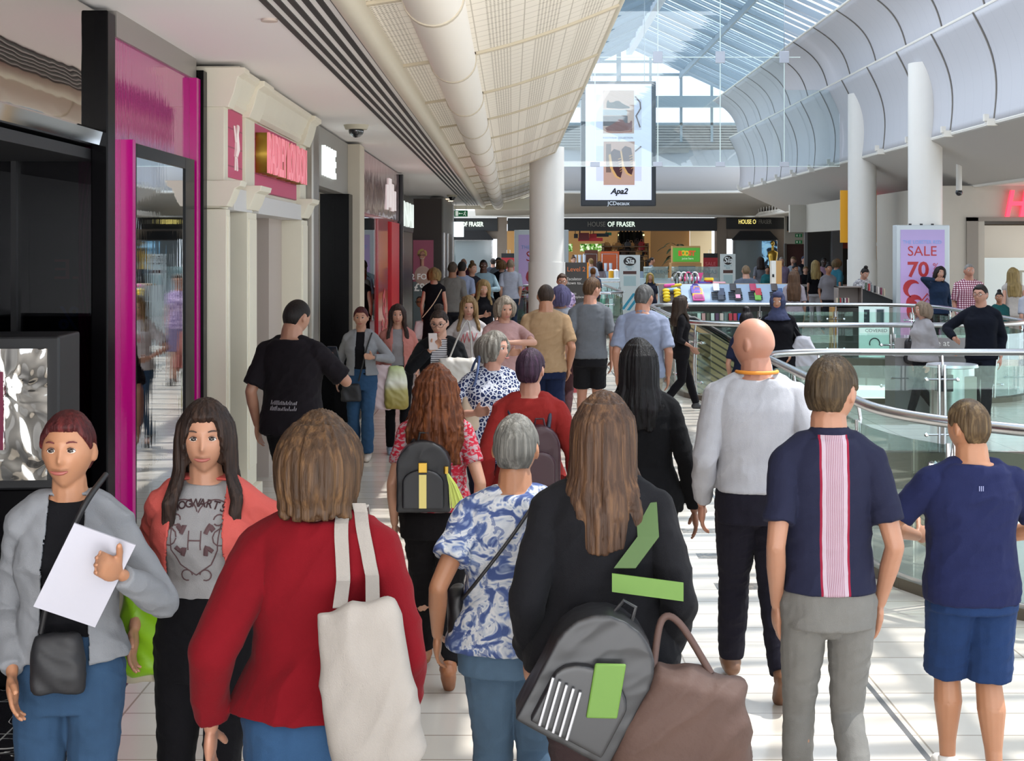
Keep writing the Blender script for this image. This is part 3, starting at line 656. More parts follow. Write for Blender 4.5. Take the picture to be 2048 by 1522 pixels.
# shop walls on the right
BEIGE = mat('#b3aca1', .7, var=.03, name='beige_wall')
struct(MB().box(9.3, 10.3, 31, 31.3, 0, 2.86).box(9.3, 15, 31, 31.3, 2.86, 3.55).box(9.3, 9.35, 31.3, 38, 0, 3.55).build('wall_right', BEIGE))
struct(MB().box(8.6, 9.3, 44, 44.2, 2.7, 3.55).box(9.1, 9.3, 38, 44, 2.7, 3.55).build('wall_right_back', BEIGE))
struct(MB().box(14.4, 14.7, 31.3, 60, 0, 3.55).build('wall_far_right', BEIGE))
hm = empty('clothing_shop_portal', (9.9, 31, 0)); tag(hm, 'beige shop portal under red lettering at the right edge', 'shopfront')
MB().box(.0, .25, -.05, .3, 0, 2.86).box(0, 5, -.05, .1, 2.78, 2.86).build('portal_frame', mat('#837a70', .5), hm)
box('display_wall', mat('#d5cabb', .6, emis=.12), .45, 1.6, .8, .85, 0, 2.7, hm); box('return_panel', mat('#b9a98f', .6), 1.6, 1.9, .8, 2.0, 0, 2.7, hm)
box('glass_front', glassm((.9, .93, .9), .12, name='clear_shop_glass'), .25, 1.85, .02, .04, 0, 1.98, hm)
MB().box(1.3, 1.35, -.4, -.3, 0, 1.7).box(1.65, 1.7, -.4, -.3, 0, 1.7).box(1.3, 1.7, -.4, -.3, 1.66, 1.7).box(1.3, 1.7, -.4, -.3, 1.2, 1.24).build('security_gate', mat('#6e6a66', .4, .3), hm)
ins = MB().box(1.9, 5, 5, 5.2, 0, 2.8); ins.build('interior_wall', mat('#7a6a55', .7), hm)
for k in range(6):
    MB().cyl((1.95 + .13 * k, 2.2, 2.62), (1.95 + .13 * k, 2.2, 2.7), .035, n=8).build('spot_lamp', mat('#ffe2b0', .4, emis=12), hm)
sgR = mat('#ff3b55', .4, emis=1.3)
t_ = text('shop_sign', 'H&M', sgR, pt(2070, 410, 30.9), .8, ext=.04, bold=.012, sx=.8, shear=.25); tag(t_, 'big red glowing lettering at the right edge', 'sign')
t_ = text('shop_sign', 'H&M', sgR, pt(1761, 415, 39), .95, (math.pi / 2, 0, math.radians(-78)), ext=.05, bold=.02, sx=.8); tag(t_, 'small red vertical blade-like lettering between the two right columns', 'sign')
random.seed(8)
for k in range(16):
    x0 = 11.95 + (k % 8) * .12; zt = 1.75 - .55 * (k // 8); m_ = MB()
    m_.loft([(x0, 33.5, zt - .62, .06, .14), (x0 + .01, 33.5, zt - .3, .05, .16), (x0, 33.5, zt - .04, .04, .15), (x0, 33.5, zt, .015, .04)], 10)
    o = m_.build('hanging_jumper', cloth('#c8920f'), smooth=50); tag(o, 'mustard yellow jumper on the clothes rail inside the red-lettered shop', 'jumper', 'mustard jumpers on the rail')
for k in range(14):
    x0 = 11.9 + (k % 7) * .15; zt = 2.45 - .2 * (k // 7)
    o = MB().loft([(x0, 33.9, zt - .5, .05, .12), (x0, 33.9, zt - .1, .045, .14), (x0, 33.9, zt, .01, .03)], 10).build('hanging_shirt', cloth(['#20242a', '#d5d6d2', '#2d3440'][k % 3]), smooth=50); tag(o, 'dark or white top on the high rail above the mustard jumpers', 'top', 'tops on the high rail')
o = empty('clothes_rail', (12.4, 33.5, 0)); tag(o, 'steel clothes rail carrying mustard jumpers', 'rail')
MB().tube([(-.6, 0, 0), (-.6, 0, 2.5), (.7, 0, 2.5), (.7, 0, 0)], .015, 8).tube([(-.6, 0, 1.78), (.7, 0, 1.78)], .012, 8).tube([(-.6, .4, 2.48), (.7, .4, 2.48)], .012, 8).build('rail_frame', STEEL, o)
o = empty('security_camera', pt(1918, 380, 29.5)); tag(o, 'grey dome camera above the red-lettered shop portal', 'security camera', 'ceiling security cameras')
MB().cyl((0, 0, .56), (0, 0, -.02), .06, n=14).build('housing', mat('#cfccc6', .5), o); MB().ball((0, 0, -.05), .075, 2).build('dome', mat('#23242a', .1), o, smooth=50)
# mid-right glazed shop behind the crowd
o = empty('dark_glass_shopfront', (8.8, 47, 0)); tag(o, 'dark glazed shopfront behind the crowd right of the lift sign', 'shopfront')
box('glass', mat('#3c3e3f', .1, coat=1), .9, 3.2, 0, .1, 0, 3.1, o); MB().box(.85, .95, -.1, 0, 0, 3.2).box(1.75, 2.1, -.15, 0, 0, 3.2).build('steel_mullion', mat('#77797c', .35, .4), o); box('red_band', mat('#9c4233', .5), 2.1, 2.7, -.05, 0, 2.2, 2.6, o)

# ------------------------------------------------------------------ hanging glass smoke baffle and advertising screen
bf = empty('hanging_glass_baffle', (0, 36, 0)); tag(bf, 'large suspended clear glass baffle with point fittings across the atrium', 'glass baffle')
SG = glassm((.90, .96, .97), .07, name='baffle_glass', opac=.025, dif=(.8, .9, .92))
xs = [.85, 2.1, 3.69, 5.27, 6.89, 8.3]
for a, b in zip(xs, xs[1:]):
    box('lower_pane', SG, a + .01, b - .01, -.01, .01, 4.27, 7.02 if b < 7.5 else 6.2, bf)
    if b < 6.95: box('upper_pane', SG, a + .01, b - .01, -.01, .01, 7.04, min(8.6, eave(a) - .3, eave(b) - .3), bf)
EDGE = mat('#dfeeea', .2, emis=.15, name='glass_edge')
for x in xs[1:5]:
    box('seam', EDGE, x - .01, x + .01, -.015, .015, 4.27, min(9.2, eave(x) - .3) if x < 6 else 7.0, bf)
    for z in (4.32, 7.03): box('point_fitting', mat('#c9ccd6', .4), x - .12, x + .12, -.04, .04, z - (.06 if z < 5 else .15), z + (.06 if z < 5 else .15), bf, .01)
    MB().tube([(x, 0, 7.1), (x, 0, eave(x) - .2)], .008, 5).build('suspension_cable', STEEL, bf)
MB().box(.85, 8.3, -.012, .012, 4.262, 4.275).box(.85, 7.3, -.012, .012, 7.02, 7.04).build('glass_edge_strip', EDGE, bf)
sc = empty('advertising_screen', (0, 39.5, 0)); k_ = 39.5 / F
def sx_(x): return (x - CX) * k_
def sz_(y): return H - (y - YH) * k_
tag(sc, 'tall hanging digital screen showing brown and black shoes', 'screen')
box('casing', mat('#23262e', .4), sx_(1162), sx_(1312), 0, .35, sz_(412), sz_(162), sc, .02)
def pan(name, m, x0, y0, x1, y1, off, par=sc): return box(name, m, sx_(x0), sx_(x1), -off, -off + .004, sz_(y1), sz_(y0), par)
E = .48
pan('display', mat('#dde1f4', .5, emis=E), 1171, 168, 1303, 400, .006)
for y0 in (190, 292): pan('pale_picture', mat('#c9cbdc', .5, emis=E), 1192, y0, 1283, y0 + 70, .012)
pan('wood_picture', mat('#bb9c8c', .5, emis=E * .8), 1206, 181, 1268, 267, .018); pan('dark_strip', mat('#544b4b', .5, emis=E * .6), 1206, 232, 1255, 252, .022)
pan('window_strip', mat('#8e9598', .5, emis=E), 1206, 219, 1254, 231, .022); pan('white_shelf', mat('#c0a89a', .5, emis=E), 1206, 217, 1268, 219.5, .024)
pan('wood_picture', mat('#b89283', .5, emis=E * .8), 1207, 283, 1269, 370, .018); pan('dark_strip', mat('#7a5f57', .5, emis=E * .5), 1212, 288, 1222, 345, .022)
def poly_on(name, pts, c, off, e=.6):
    m_ = MB(); m_.prism([(sx_(x), sz_(y)) for x, y in pts], 'y', -off, -off + .004); return m_.build(name, mat(c, .5, emis=E * e), sc)
poly_on('sneaker_picture', [(1213, 216), (1213, 206), (1216, 200), (1219, 205), (1226, 205), (1231, 202), (1238, 202), (1243, 206), (1252, 211), (1259, 214), (1259, 217), (1240, 218)], '#2c3334', .028)
poly_on('sole_picture', [(1212, 216), (1240, 218), (1260, 216.5), (1259, 219), (1238, 220), (1213, 218)], '#d4b7a8', .026)
poly_on('sneaker_picture', [(1210, 256), (1222, 250), (1232, 244), (1238, 238), (1244, 238), (1250, 246), (1259, 246), (1262, 241), (1264, 243), (1264, 260), (1240, 263), (1214, 262)], '#6d3424', .028, .9)
poly_on('sole_picture', [(1208, 260), (1216, 263), (1242, 264), (1264, 260), (1264, 264), (1240, 266), (1214, 265)], '#a5624c', .026)
for ox, oy, s_ in ((0, 0, 1), (22, -6, .92)):
    poly_on('boot_picture', [(1221 + ox, 305 + oy), (1228 + ox, 298 + oy), (1240 + ox, 302 + oy), (1243 + ox, 320 + oy), (1244 + ox, 345 + oy * s_), (1241 + ox, 356 + oy), (1234 + ox, 352 + oy), (1226 + ox, 338 + oy)], '#471a20', .030 - ox * .0001, .5)
    poly_on('boot_sole_picture', [(1217 + ox, 310 + oy), (1221 + ox, 308 + oy), (1226 + ox, 335 + oy), (1236 + ox, 352 + oy), (1243 + ox, 356 + oy), (1240 + ox, 359 + oy), (1230 + ox, 354 + oy), (1220 + ox, 336 + oy)], '#c79a62', .027 - ox * .0001, .9)
    lc = MB()
    for i in range(6): lc.prism([(sx_(1236 + ox + i * .8), sz_(318 + oy + i * 5)), (sx_(1244 + ox + i * .2), sz_(315 + oy + i * 5)), (sx_(1244 + ox), sz_(316.5 + oy + i * 5)), (sx_(1236 + ox + i * .8), sz_(319.5 + oy + i * 5))], 'y', -.036, -.034)
    lc.build('boot_lace_picture', mat('#b98a55', .5, emis=E), sc)
MB().tube([(sx_(1270), -.03, sz_(193)), (sx_(1280), -.03, sz_(205)), (sx_(1281), -.03, sz_(217)), (sx_(1272), -.03, sz_(232)), (sx_(1280), -.03, sz_(255))], .02, 6).tube([(sx_(1270), -.03, sz_(303)), (sx_(1282), -.03, sz_(293))], .02, 6).build('glasses_picture', mat('#57423d', .5, emis=.3), sc)
text('brand_mark', 'Apa2', mat('#1a1b20', .5), (sx_(1238), -.02, sz_(383)), .22, parent=sc, ext=.002, bold=.008, shear=.3)
text('caption', 'FOOTWEAR COLLECTION', mat('#3b4157', .5), (sx_(1236), -.02, sz_(276)), .07, parent=sc, ext=.001)
text('maker_name', 'JCDecaux', mat('#c9d0da', .4, emis=.3), (sx_(1237), -.02, sz_(407)), .15, parent=sc, ext=.003, bold=.002)
MB().tube([(sx_(1185), .17, sz_(162)), (sx_(1185), .17, 9.0)], .012, 6).tube([(sx_(1290), .17, sz_(162)), (sx_(1290), .17, 9.6)], .012, 6).build('suspension_cable', STEEL, sc)

# ------------------------------------------------------------------ SALE totems
def totem(x, yy, wd, top, label, num):
    o = empty('sale_totem', (x, yy, 0)); tag(o, label, 'advertising totem', 'pink SALE totems'); h = wd / 2; k = wd / 1.03
    box('frame', mat('#b9c0c4', .35, .3), -h, h, 0, .28, 0, top, o, .015)
    np_ = NT('poster_lilac'); np_.set(Base_Color=np_.ramp(np_.math('MULTIPLY', np_.xyz()[2], 1 / top), [(.2, '#e2a3cd'), (.6, '#b79cd0'), (.95, '#9b8cba')]), Roughness=.3); np_.set(Emission_Color='#b79cd0', Emission_Strength=.12)
    box('poster', np_.m, -h + .08 * k, h - .1 * k, -.012, 0, .35, top - .09 * k, o)
    R = mat('#b42a33', .4)
    text('small_line', 'THE LOBSTER RED', mat('#7fa2dc', .4), (-.02, -.016, top - .33 * k), .095 * k, parent=o, ext=.001, bold=.001, sx=.95)
    text('sale_word', 'SALE', R, (-.02, -.016, top - .51 * k), .27 * k, parent=o, ext=.001)
    text('percent_figure', num, R, (-.1 * k, -.016, top - .87 * k), .40 * k, parent=o, ext=.001, bold=.011, sx=1.05)
    text('percent_sign', '%', R, (.24 * k, -.016, top - .80 * k), .17 * k, parent=o, ext=.001); text('off_word', 'OFF', R, (.24 * k, -.016, top - .93 * k), .075 * k, parent=o, ext=.001)
    lb = MB(); c = Vector((-.22 * k, -.014, top - 1.22 * k))
    def crescent(cx, cz, r, a0, a1, t):
        P = [(cx + r * math.cos(a), cz + r * math.sin(a)) for a in np.linspace(a0, a1, 12)] + [(cx + (r - t * math.sin(math.pi * (i + .5) / 12)) * math.cos(a), cz + (r - t * math.sin(math.pi * (i + .5) / 12)) * math.sin(a)) for i, a in enumerate(np.linspace(a1, a0, 12))]
        lb.prism(P, 'y', -.018, -.013)
    crescent(c.x, c.z, .17 * k, .6, 4.6, .12 * k); crescent(c.x + .05, c.z - .28 * k, .16 * k, .2, 3.9, .12 * k)
    lb.ball((c.x + .02, -.012, c.z - .42 * k), .14 * k, 2, (.9, .05, 1.4))
    for q in range(5): lb.tube([(c.x + .12 * k, -.015, c.z - .32 * k - q * .08 * k), (c.x + .3 * k, -.015, c.z - .1 * k - q * .09 * k), (c.x + .38 * k, -.015, c.z - .2 * k - q * .1 * k)], .012 * k, 5)
    lb.build('lobster_print', mat('#c0343c', .4), o)
    if num == '70':
        for q in (-.22, 0, .22): MB().cyl((q, .12, top), (q, .12, top + .03), .03, n=8).build('top_lug', BLACKM, o)
totem((1846 - CX) * 27.95 / F, 27.95, 1.05, 2.64, 'lilac 70% SALE totem in front of the right-hand white column', '70')
totem((1083 - CX) * 43.2 / F, 43.2, 1.65, 2.76, 'lilac 60% SALE totem half hidden behind the left white column', '60')
# level sign
lv = empty('directory_sign', (1.49, 33.0, 0)); tag(lv, 'dark Level 2 directory sign with orange edge beside the left column', 'sign')
box('panel', mat('#3d3937', .5), -.27, .25, 0, .08, .35, 1.86, lv); box('orange_edge', mat('#e08a10', .5), .25, .29, 0, .08, .35, 1.86, lv); box('foot', mat('#57534f', .5), -.27, .29, -.06, .14, 0, .35, lv)
text('level_text', 'Level 2', mat('#e07b45', .5), (0, -.01, 1.7), .15, parent=lv, ext=.001)
text('escalator_text', 'Escalator\ndown to...', mat('#e9e5e0', .5), (-.22, -.01, 1.43), .095, parent=lv, ext=.001, align='LEFT'); text('toilets_text', 'Toilets\nMarketplace', mat('#d9d5d0', .5), (-.22, -.01, 1.1), .08, parent=lv, ext=.001, align='LEFT')

# ------------------------------------------------------------------ department store at the far end
YS = 60.0; kS = YS / F
def hx(x): return (x - CX) * kS
def hz(y): return H - (y - YH) * kS
struct(box('ceiling_store', mat('#8d7f6b', .8), hx(990), hx(1440), 60.3, 63.5, 3.3, 3.4))
st = empty('department_store_front', (0, YS, 0)); tag(st, 'dark fascia and taupe piers of the far department store front', 'shopfront')
DK = mat('#1c1e22', .5)
MB().box(hx(1015), hx(1433), -.1, 0, hz(462), hz(436)).build('middle_fascia', DK, st); MB().box(hx(885), hx(995), -.1, 0, hz(462), hz(436)).build('left_fascia', DK, st)
MB().box(hx(1452), hx(1568), -.1, 0, hz(458), hz(434)).build('right_fascia', mat('#141417', .5), st)
for a, b in ((994, 1014), (1433, 1453)): box('stone_pier', TAUPE, hx(a), hx(b), -.05, .6, 0, 3.6, st)
box('stone_lintel', TAUPE, hx(1453), hx(1575), 0, .3, hz(478), hz(458), st); box('stone_lintel', TAUPE, hx(885), hx(995), 0, .3, hz(478), hz(462), st); box('stone_pier', TAUPE, hx(1555), hx(1575), 0, .3, 0, hz(478), st)
for a, b in ((1465, 1552), (885, 985)):
    pass
    MB().prism([(hx(a - 3), hz(480)), (hx(b + 3), hz(480)), (hx(b - 14), hz(462)), (hx(a + 14), hz(462))], 'y', -.25, -.05).build('awning', mat('#16171b', .8), st)
    MB().box(hx(a), hx(b), -.02, .0, 0, hz(481)).build('entrance_glass', mat('#7d878b', .15, coat=1), st)
    MB().box(hx(a), hx(a) + .06, -.06, 0, 0, hz(481)).box(hx(b) - .06, hx(b), -.06, 0, 0, hz(481)).box(hx(a), hx(b), -.06, 0, hz(481), hz(480)).build('door_frame', STEEL, st)
text('left_sign', 'HOUSE OF FRASER', mat('#dff0e0', .4, emis=.9), (hx(930), -.13, hz(449)), .27, parent=st, ext=.01, bold=.006, fit=1.55)
text('middle_sign_dim', 'HOUSE', mat('#77756f', .5), (hx(1192.5), -.13, hz(449)), .29, parent=st, ext=.01, bold=.002, fit=.74)
text('middle_sign_lit', 'OF FRASER', mat('#dff0e0', .4, emis=.8), (hx(1242), -.13, hz(449)), .29, parent=st, ext=.01, bold=.004, fit=1.16)
text('right_sign_lit', 'HOUSE O', mat('#eedb7f', .4, emis=.8), (hx(1493.5), -.13, hz(444)), .26, parent=st, ext=.01, bold=.003, fit=.72)
text('right_sign_dim', 'F FRASER', mat('#8a8780', .5), (hx(1526), -.13, hz(444)), .26, parent=st, ext=.01, fit=.66)
it = empty('store_interior', (0, 63.5, 0)); tag(it, 'warm tan interior walls of the department store seen through its opening', 'shop interior')
box('back_wall', mat('#a07c4e', .7, emis=.42), hx(1000), hx(1400), 0, .1, 0, 3.0, it); box('pale_wall', mat('#c9b896', .7, emis=.25), hx(1395), hx(1440), -1, -.9, 0, 3.0, it)  # interior walls glow by themselves in place of store lighting
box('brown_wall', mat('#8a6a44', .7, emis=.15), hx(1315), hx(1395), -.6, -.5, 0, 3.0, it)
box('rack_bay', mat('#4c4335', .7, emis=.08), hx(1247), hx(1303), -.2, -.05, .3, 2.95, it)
nl = NT('tree_view'); nl.set(Base_Color='#000000'); cc = nl.ramp(nl.noise(9, 5), [(.38, '#1f4a18'), (.5, '#6fa83c'), (.62, '#eef6dd')]); nl.set(Emission_Color=cc, Emission_Strength=.9)
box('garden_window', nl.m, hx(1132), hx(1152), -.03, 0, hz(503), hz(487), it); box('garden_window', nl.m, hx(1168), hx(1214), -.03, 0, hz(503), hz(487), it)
for a, b in ((1248, 1273), (1282, 1303)): box('striplight', mat('#f5f0a8', .4, emis=2.5), hx(a), hx(b), -.3, -.22, hz(470), hz(467), it)
RDM = mat('#a3202b', .5, emis=.12)
for i, (a, b, y0, y1, c, lb_) in enumerate(((1150, 1158, 467, 476, '#1b1b20', 'small black hanging sign far left in the department store'), (1160, 1181, 465, 480, '#571a20', 'dark red hanging banner in the department store, leftmost large one'), (1159, 1209, 475, 482, '#a3202b', 'long low red banner hanging in the department store'), (1182, 1197, 467, 481, '#9a1e28', 'red hanging banner next to the dark red one in the store'), (1188, 1222, 466, 473, '#1f242b', 'black hanging strip sign in the department store'), (1215, 1228, 464, 470, '#1c6b55', 'small green hanging exit sign in the department store'))):
    o = box('hanging_banner', mat(c, .5, emis=.1), hx(a), hx(b), 61.0 + i * .1, 61.03 + i * .1, hz(y1), hz(y0)); tag(o, lb_, 'banner', 'banners hanging in the department store'); box('hanger', BLACKM, hx(a + 2), hx(a + 2) + .03, 61.01 + i * .1, 61.02 + i * .1, hz(y0), 3.3, o)
random.seed(12)
for k in range(34):
    x = random.uniform(1215, 1302); y = random.uniform(488, 520); c = random.choice(['#2b2220', '#7c4a2a', '#8c1f24', '#4a3526', '#b98a54', '#3a3a3d'])
    o = MB().loft([(0, 0, 0, .14, .08), (0, 0, .14, .15, .09), (0, 0, .22, .08, .05)], 10, 3).tube([(-.06, 0, .2), (-.04, 0, .31), (.04, 0, .31), (.06, 0, .2)], .012, 5).build('handbag', mat(c, .5, emis=.04)); 
    o.location = (hx(x), 61.6 + random.random(), hz(y)); tag(o, 'small handbag on the warm lit display inside the far department store', 'handbag', 'handbags displayed in the department store')
MB_ = MB()
for y in (492, 502, 512, 522): MB_.box(hx(1212), hx(1304), 61.4, 62.9, hz(y) - .26 + .22, hz(y) - .2 + .2)
o = MB_.box(hx(1212), hx(1213), 61.4, 62.9, 0, hz(486)).box(hx(1303), hx(1304), 61.4, 62.9, 0, hz(486)).build('handbag_display', mat('#5c4630', .6)); tag(o, 'tiered wooden handbag display in the far department store', 'display stand')
for k in range(7):
    o = MB().loft([(0, 0, 0, .1, .13), (0, 0, .5, .09, .12), (0, 0, .58, .02, .05)], 8).build('hanging_garment', cloth(['#26251f', '#33322c', '#1d2022'][k % 3]), smooth=50); o.location = (hx(1252 + 7 * k), 62.9, hz(487)); tag(o, 'dark garment on the lit rail at the back of the department store', 'garment', 'dark garments on the lit store rail')
def planter(x, yy):
    o = empty('potted_palm', (x, yy, 0)); tag(o, 'tall dark green potted palm in front of the department store', 'plant')
    MB().loft([(0, 0, 0, .22, .22), (0, 0, .5, .3, .3)], 16).build('pot', mat('#3c3b3a', .5), o, smooth=40); MB().tube([(0, 0, .4), (.02, 0, 1.2), (0, 0, 1.9)], .04, 7).build('stem', mat('#3f4a2c', .8), o)
    lm = MB(); random.seed(4)
    for k in range(26):
        a = k * 2.4; L = random.uniform(.5, .95); z0 = 1.2 + .045 * k; P = []
        for i in range(7):
            t = i / 6; P.append(((L * t) * math.cos(a), (L * t) * math.sin(a), z0 + .5 * t - .6 * t * t))
        for i in range(6):
            w0, w1 = .075 * math.sin(math.pi * (i + .4) / 7), .075 * math.sin(math.pi * (i + 1.4) / 7); n_ = Vector((-math.sin(a), math.cos(a), 0))
            v = [lm.b.verts.new(Vector(P[i]) - n_ * w0), lm.b.verts.new(Vector(P[i]) + n_ * w0), lm.b.verts.new(Vector(P[i + 1]) + n_ * w1), lm.b.verts.new(Vector(P[i + 1]) - n_ * w1)]; lm.b.faces.new(v)
    lm.build('leaves', mat('#24391f', .6), o)
planter((1352 - CX) * 55 / F, 55)
# lift sign, exits, red doors
lw = empty('lift_lobby_wall', (0, YS - 1, 0)); tag(lw, 'pale lobby wall with dark red doors under the lift sign', 'lobby wall'); kL = (YS - 1) / F
def lx(x): return (x - CX) * kL
def lz(y): return H - (y - YH) * kL
box('wall_panel', mat('#aaa59c', .7), lx(1570), lx(1624), 0, .2, lz(488), 3.55, lw); box('right_pier', mat('#6d6963', .7), lx(1624), lx(1642), -.1, .3, 0, 3.55, lw)
box('red_doors', mat('#3c1a1a', .6), lx(1573), lx(1624), .1, .2, 0, lz(488), lw); box('door_frame', mat('#57524e', .5), lx(1569), lx(1573), -.05, .2, 0, lz(487), lw)
ls = empty('lift_sign', (lx(1597), YS - 1.3, lz(447.5))); tag(ls, 'black hanging sign Lift down to Toilets', 'sign')
box('panel', mat('#1b1a1d', .5), -.52, .5, 0, .08, -.3, .3, ls); MB().box(.5, .53, 0, .08, -.32, .3).box(-.5, .53, 0, .08, -.33, -.3).build('orange_edge', mat('#c07a1d', .5), ls)
text('sign_text', 'Lift down\nto Toilets', mat('#bdbab6', .5), (-.47, -.01, .0), .17, parent=ls, ext=.001, align='LEFT')
pic = MB()
for i in range(4): pic.ball((.12 + i * .1, -.01, -.06), .018, 1).box(.105 + i * .1, .135 + i * .1, -.012, -.006, -.2, -.09)
pic.ball((.3, -.01, .2), .02, 1).box(.285, .315, -.012, -.006, .06, .17).prism([(.38, .1), (.43, .1), (.405, .04)], 'y', -.012, -.006).build('pictograms', mat('#bdbab6', .5), ls)
for i, (yy, a) in enumerate(((471, 'upper'), (484, 'lower'))):
    o = empty('exit_sign', (lx(1597), YS - 1.06, lz(yy))); tag(o, a + ' green exit sign over the dark red lobby doors', 'sign', 'green exit signs')
    box('panel', mat('#1b6b40', .5, emis=.1), -.14, .14, 0, .04, -.07, .07, o); MB().box(-.1, -.05, -.005, 0, -.04, .04).box(.03, .06, -.005, 0, -.05, .05).build('symbol', mat('#dfeee4', .5), o)
# lit window with mannequin
lwn = empty('lit_display_window', (hx(1536), YS - .15, 0)); tag(lwn, 'blue lit display window behind the gold mannequin', 'display window')
nb = NT('blue_print'); cb_ = nb.ramp(nb.noise(2.5, 3, dist=1), [(.42, '#12202f'), (.5, '#7fb4d8'), (.7, '#a5d2ea')]); nb.set(Base_Color=cb_, Emission_Color=cb_, Emission_Strength=.5)
box('blue_backdrop', nb.m, -.28, .36, 0, .03, 1.0, hz(482), lwn)
mq = empty('gold_mannequin', (hx(1541), YS - .5, 0)); tag(mq, 'gold mannequin bust with dark skirt in the far lit window', 'mannequin')
MB().ball((0, 0, 2.42), .1, 2, (.8, .9, 1.15)).cyl((0, 0, 2.1), (0, 0, 2.35), .05, n=10).build('head', GOLD, mq, smooth=50)
MB().loft([(0, 0, 1.3, .17, .12), (0, 0, 1.6, .14, .11), (0, 0, 1.9, .2, .13), (0, 0, 2.05, .22, .11), (0, 0, 2.14, .07, .07)], 16).build('torso', GOLD, mq, smooth=50); MB().loft([(0, 0, .7, .26, .2), (0, 0, 1.35, .18, .13)], 16).build('skirt', BLACKM, mq, smooth=50); MB().cyl((0, 0, 0), (0, 0, .8), .03, n=8).cyl((0, 0, 0), (0, 0, .02), .2).build('stand', STEEL, mq)
def mat_stand(x, yy, lab):
    o = empty('sale_stand', (x, yy, 0)); tag(o, lab, 'sale sign', 'red 70% sale stands'); box('board', mat('#9d1c28', .5), -.28, .28, 0, .03, .3, 1.85, o); box('header_board', BLACKM, -.28, .28, -.01, .0, 1.85, 2.02, o)
    MB().tube([(-.06, 0, 2.0), (-.06, 0, 2.15), (.06, 0, 2.15), (.06, 0, 2.0)], .01, 5).tube([(0, .2, 0), (0, .02, 1.9)], .015, 5).build('stand_frame', STEEL, o)
    text('sale_text', 'SALE', mat('#c96a6f', .5), (0, -.01, 1.6), .2, parent=o, ext=.001); text('percent_text', '70%', mat('#dcb3ae', .5), (0, -.01, 1.32), .26, parent=o, ext=.001, bold=.004)
mat_stand((1421 - CX) * 56 / F, 56, 'red 70% SALE stand right of the green juice sign'); mat_stand((1017 - CX) * 56 / F, 56, 'red SALE stand left of the lilac 60% totem')
# juice kiosk
jk = empty('juice_kiosk', ((1373 - CX) * 52 / F, 52, 0)); tag(jk, 'wooden juice kiosk with green lit BOOST sign', 'kiosk')
box('body', mat('#b98d58', .6), -.55, .55, 0, .8, 0, 1.68, jk); box('sign_case', mat('#c4955c', .6), -.52, .5, -.03, .4, 1.66, 2.3, jk); box('green_sign', mat('#4d9a33', .4, emis=.35), -.5, .48, -.05, -.03, 1.72, 2.23, jk); box('menu_screen', mat('#1d2a35', .3), -.3, .32, -.02, 0, 1.3, 1.56, jk)
for i, (ch, c) in enumerate(zip('BOOST', ('#d2562c', '#d8b93a', '#d8b93a', '#d2562c', '#d2562c'))): text('sign_letter', ch, mat(c, .4, emis=.3), (-.24 + i * .12, -.06, 2.02 + (.01 if i % 2 else 0)), .24, parent=jk, ext=.003, bold=.014)
text('sign_subtitle', 'juice bars', mat('#dbeccb', .4, emis=.3), (.04, -.06, 1.84), .11, parent=jk, ext=.001)
# cafe counter with machines left of juice kiosk
cf = empty('cafe_counter', ((1190 - CX) * 53 / F, 53, 0)); tag(cf, 'cafe counter with orange panel and steel frames behind the far balustrade', 'counter')
box('counter', mat('#8a9bb0', .5), -1.1, 1.8, 0, .6, 0, 1.35, cf); box('orange_panel', mat('#b9552a', .6, emis=.1), .25, .95, .7, .75, 1.0, 2.1, cf); box('brown_panel', mat('#5b2f1d', .6), -.35, .15, .7, .75, 1.2, 2.15, cf)
MB().tube([(.3, .5, 1.35), (.3, .5, 2.0), (.85, .5, 2.0), (.85, .5, 1.35)], .02, 5).tube([(-.4, .5, 1.35), (-.4, .5, 2.0), (.1, .5, 2.0), (.1, .5, 1.35)], .02, 5).build('steel_frame', STEEL, cf)
for i in range(9):
    o = MB().loft([(0, 0, 0, .05, .05), (0, 0, .3, .065, .065)], 12).build('stacked_cups', mat('#c8d0dc', .2, spec=.6)); o.location = ((1150 + 11 * (i % 4) + (22 if i > 6 else 0)) * 1.0, 0, 0)
    xx_ = 1151 + (i % 3) * 9 if i < 6 else 1202 + (i - 6) * 10; o.location = ((xx_ - CX) * 53 / F, 53.2, 1.36 + (.31 if 3 <= i < 6 else 0)); tag(o, 'clear stack of plastic cups on the cafe counter', 'cups', 'stacks of plastic cups on the cafe counter')
for i, (xx_, c) in enumerate(((1222, '#e2a21b'), (1232, '#e6e8ea'))):
    o = empty('juice_dispenser', ((xx_ - CX) * 50 / F, 50, 1.12)); tag(o, ['orange filled', 'white'][i] + ' juice dispenser with domed lid on the cafe bar', 'dispenser', 'juice dispensers')
    MB().cyl((0, 0, 0), (0, 0, .3), .09, n=14).build('tank', mat(c, .3), o, smooth=40); MB().ball((0, 0, .3), .09, 2, (1, 1, .6)).build('lid', mat('#e9ecee', .3), o, smooth=50)
o = box('bar_counter', mat('#aebccb', .4), (1200 - CX) * 50 / F, (1245 - CX) * 50 / F, 49.8, 50.6, 0, 1.12); tag(o, 'low pale blue bar under the juice dispensers', 'counter')
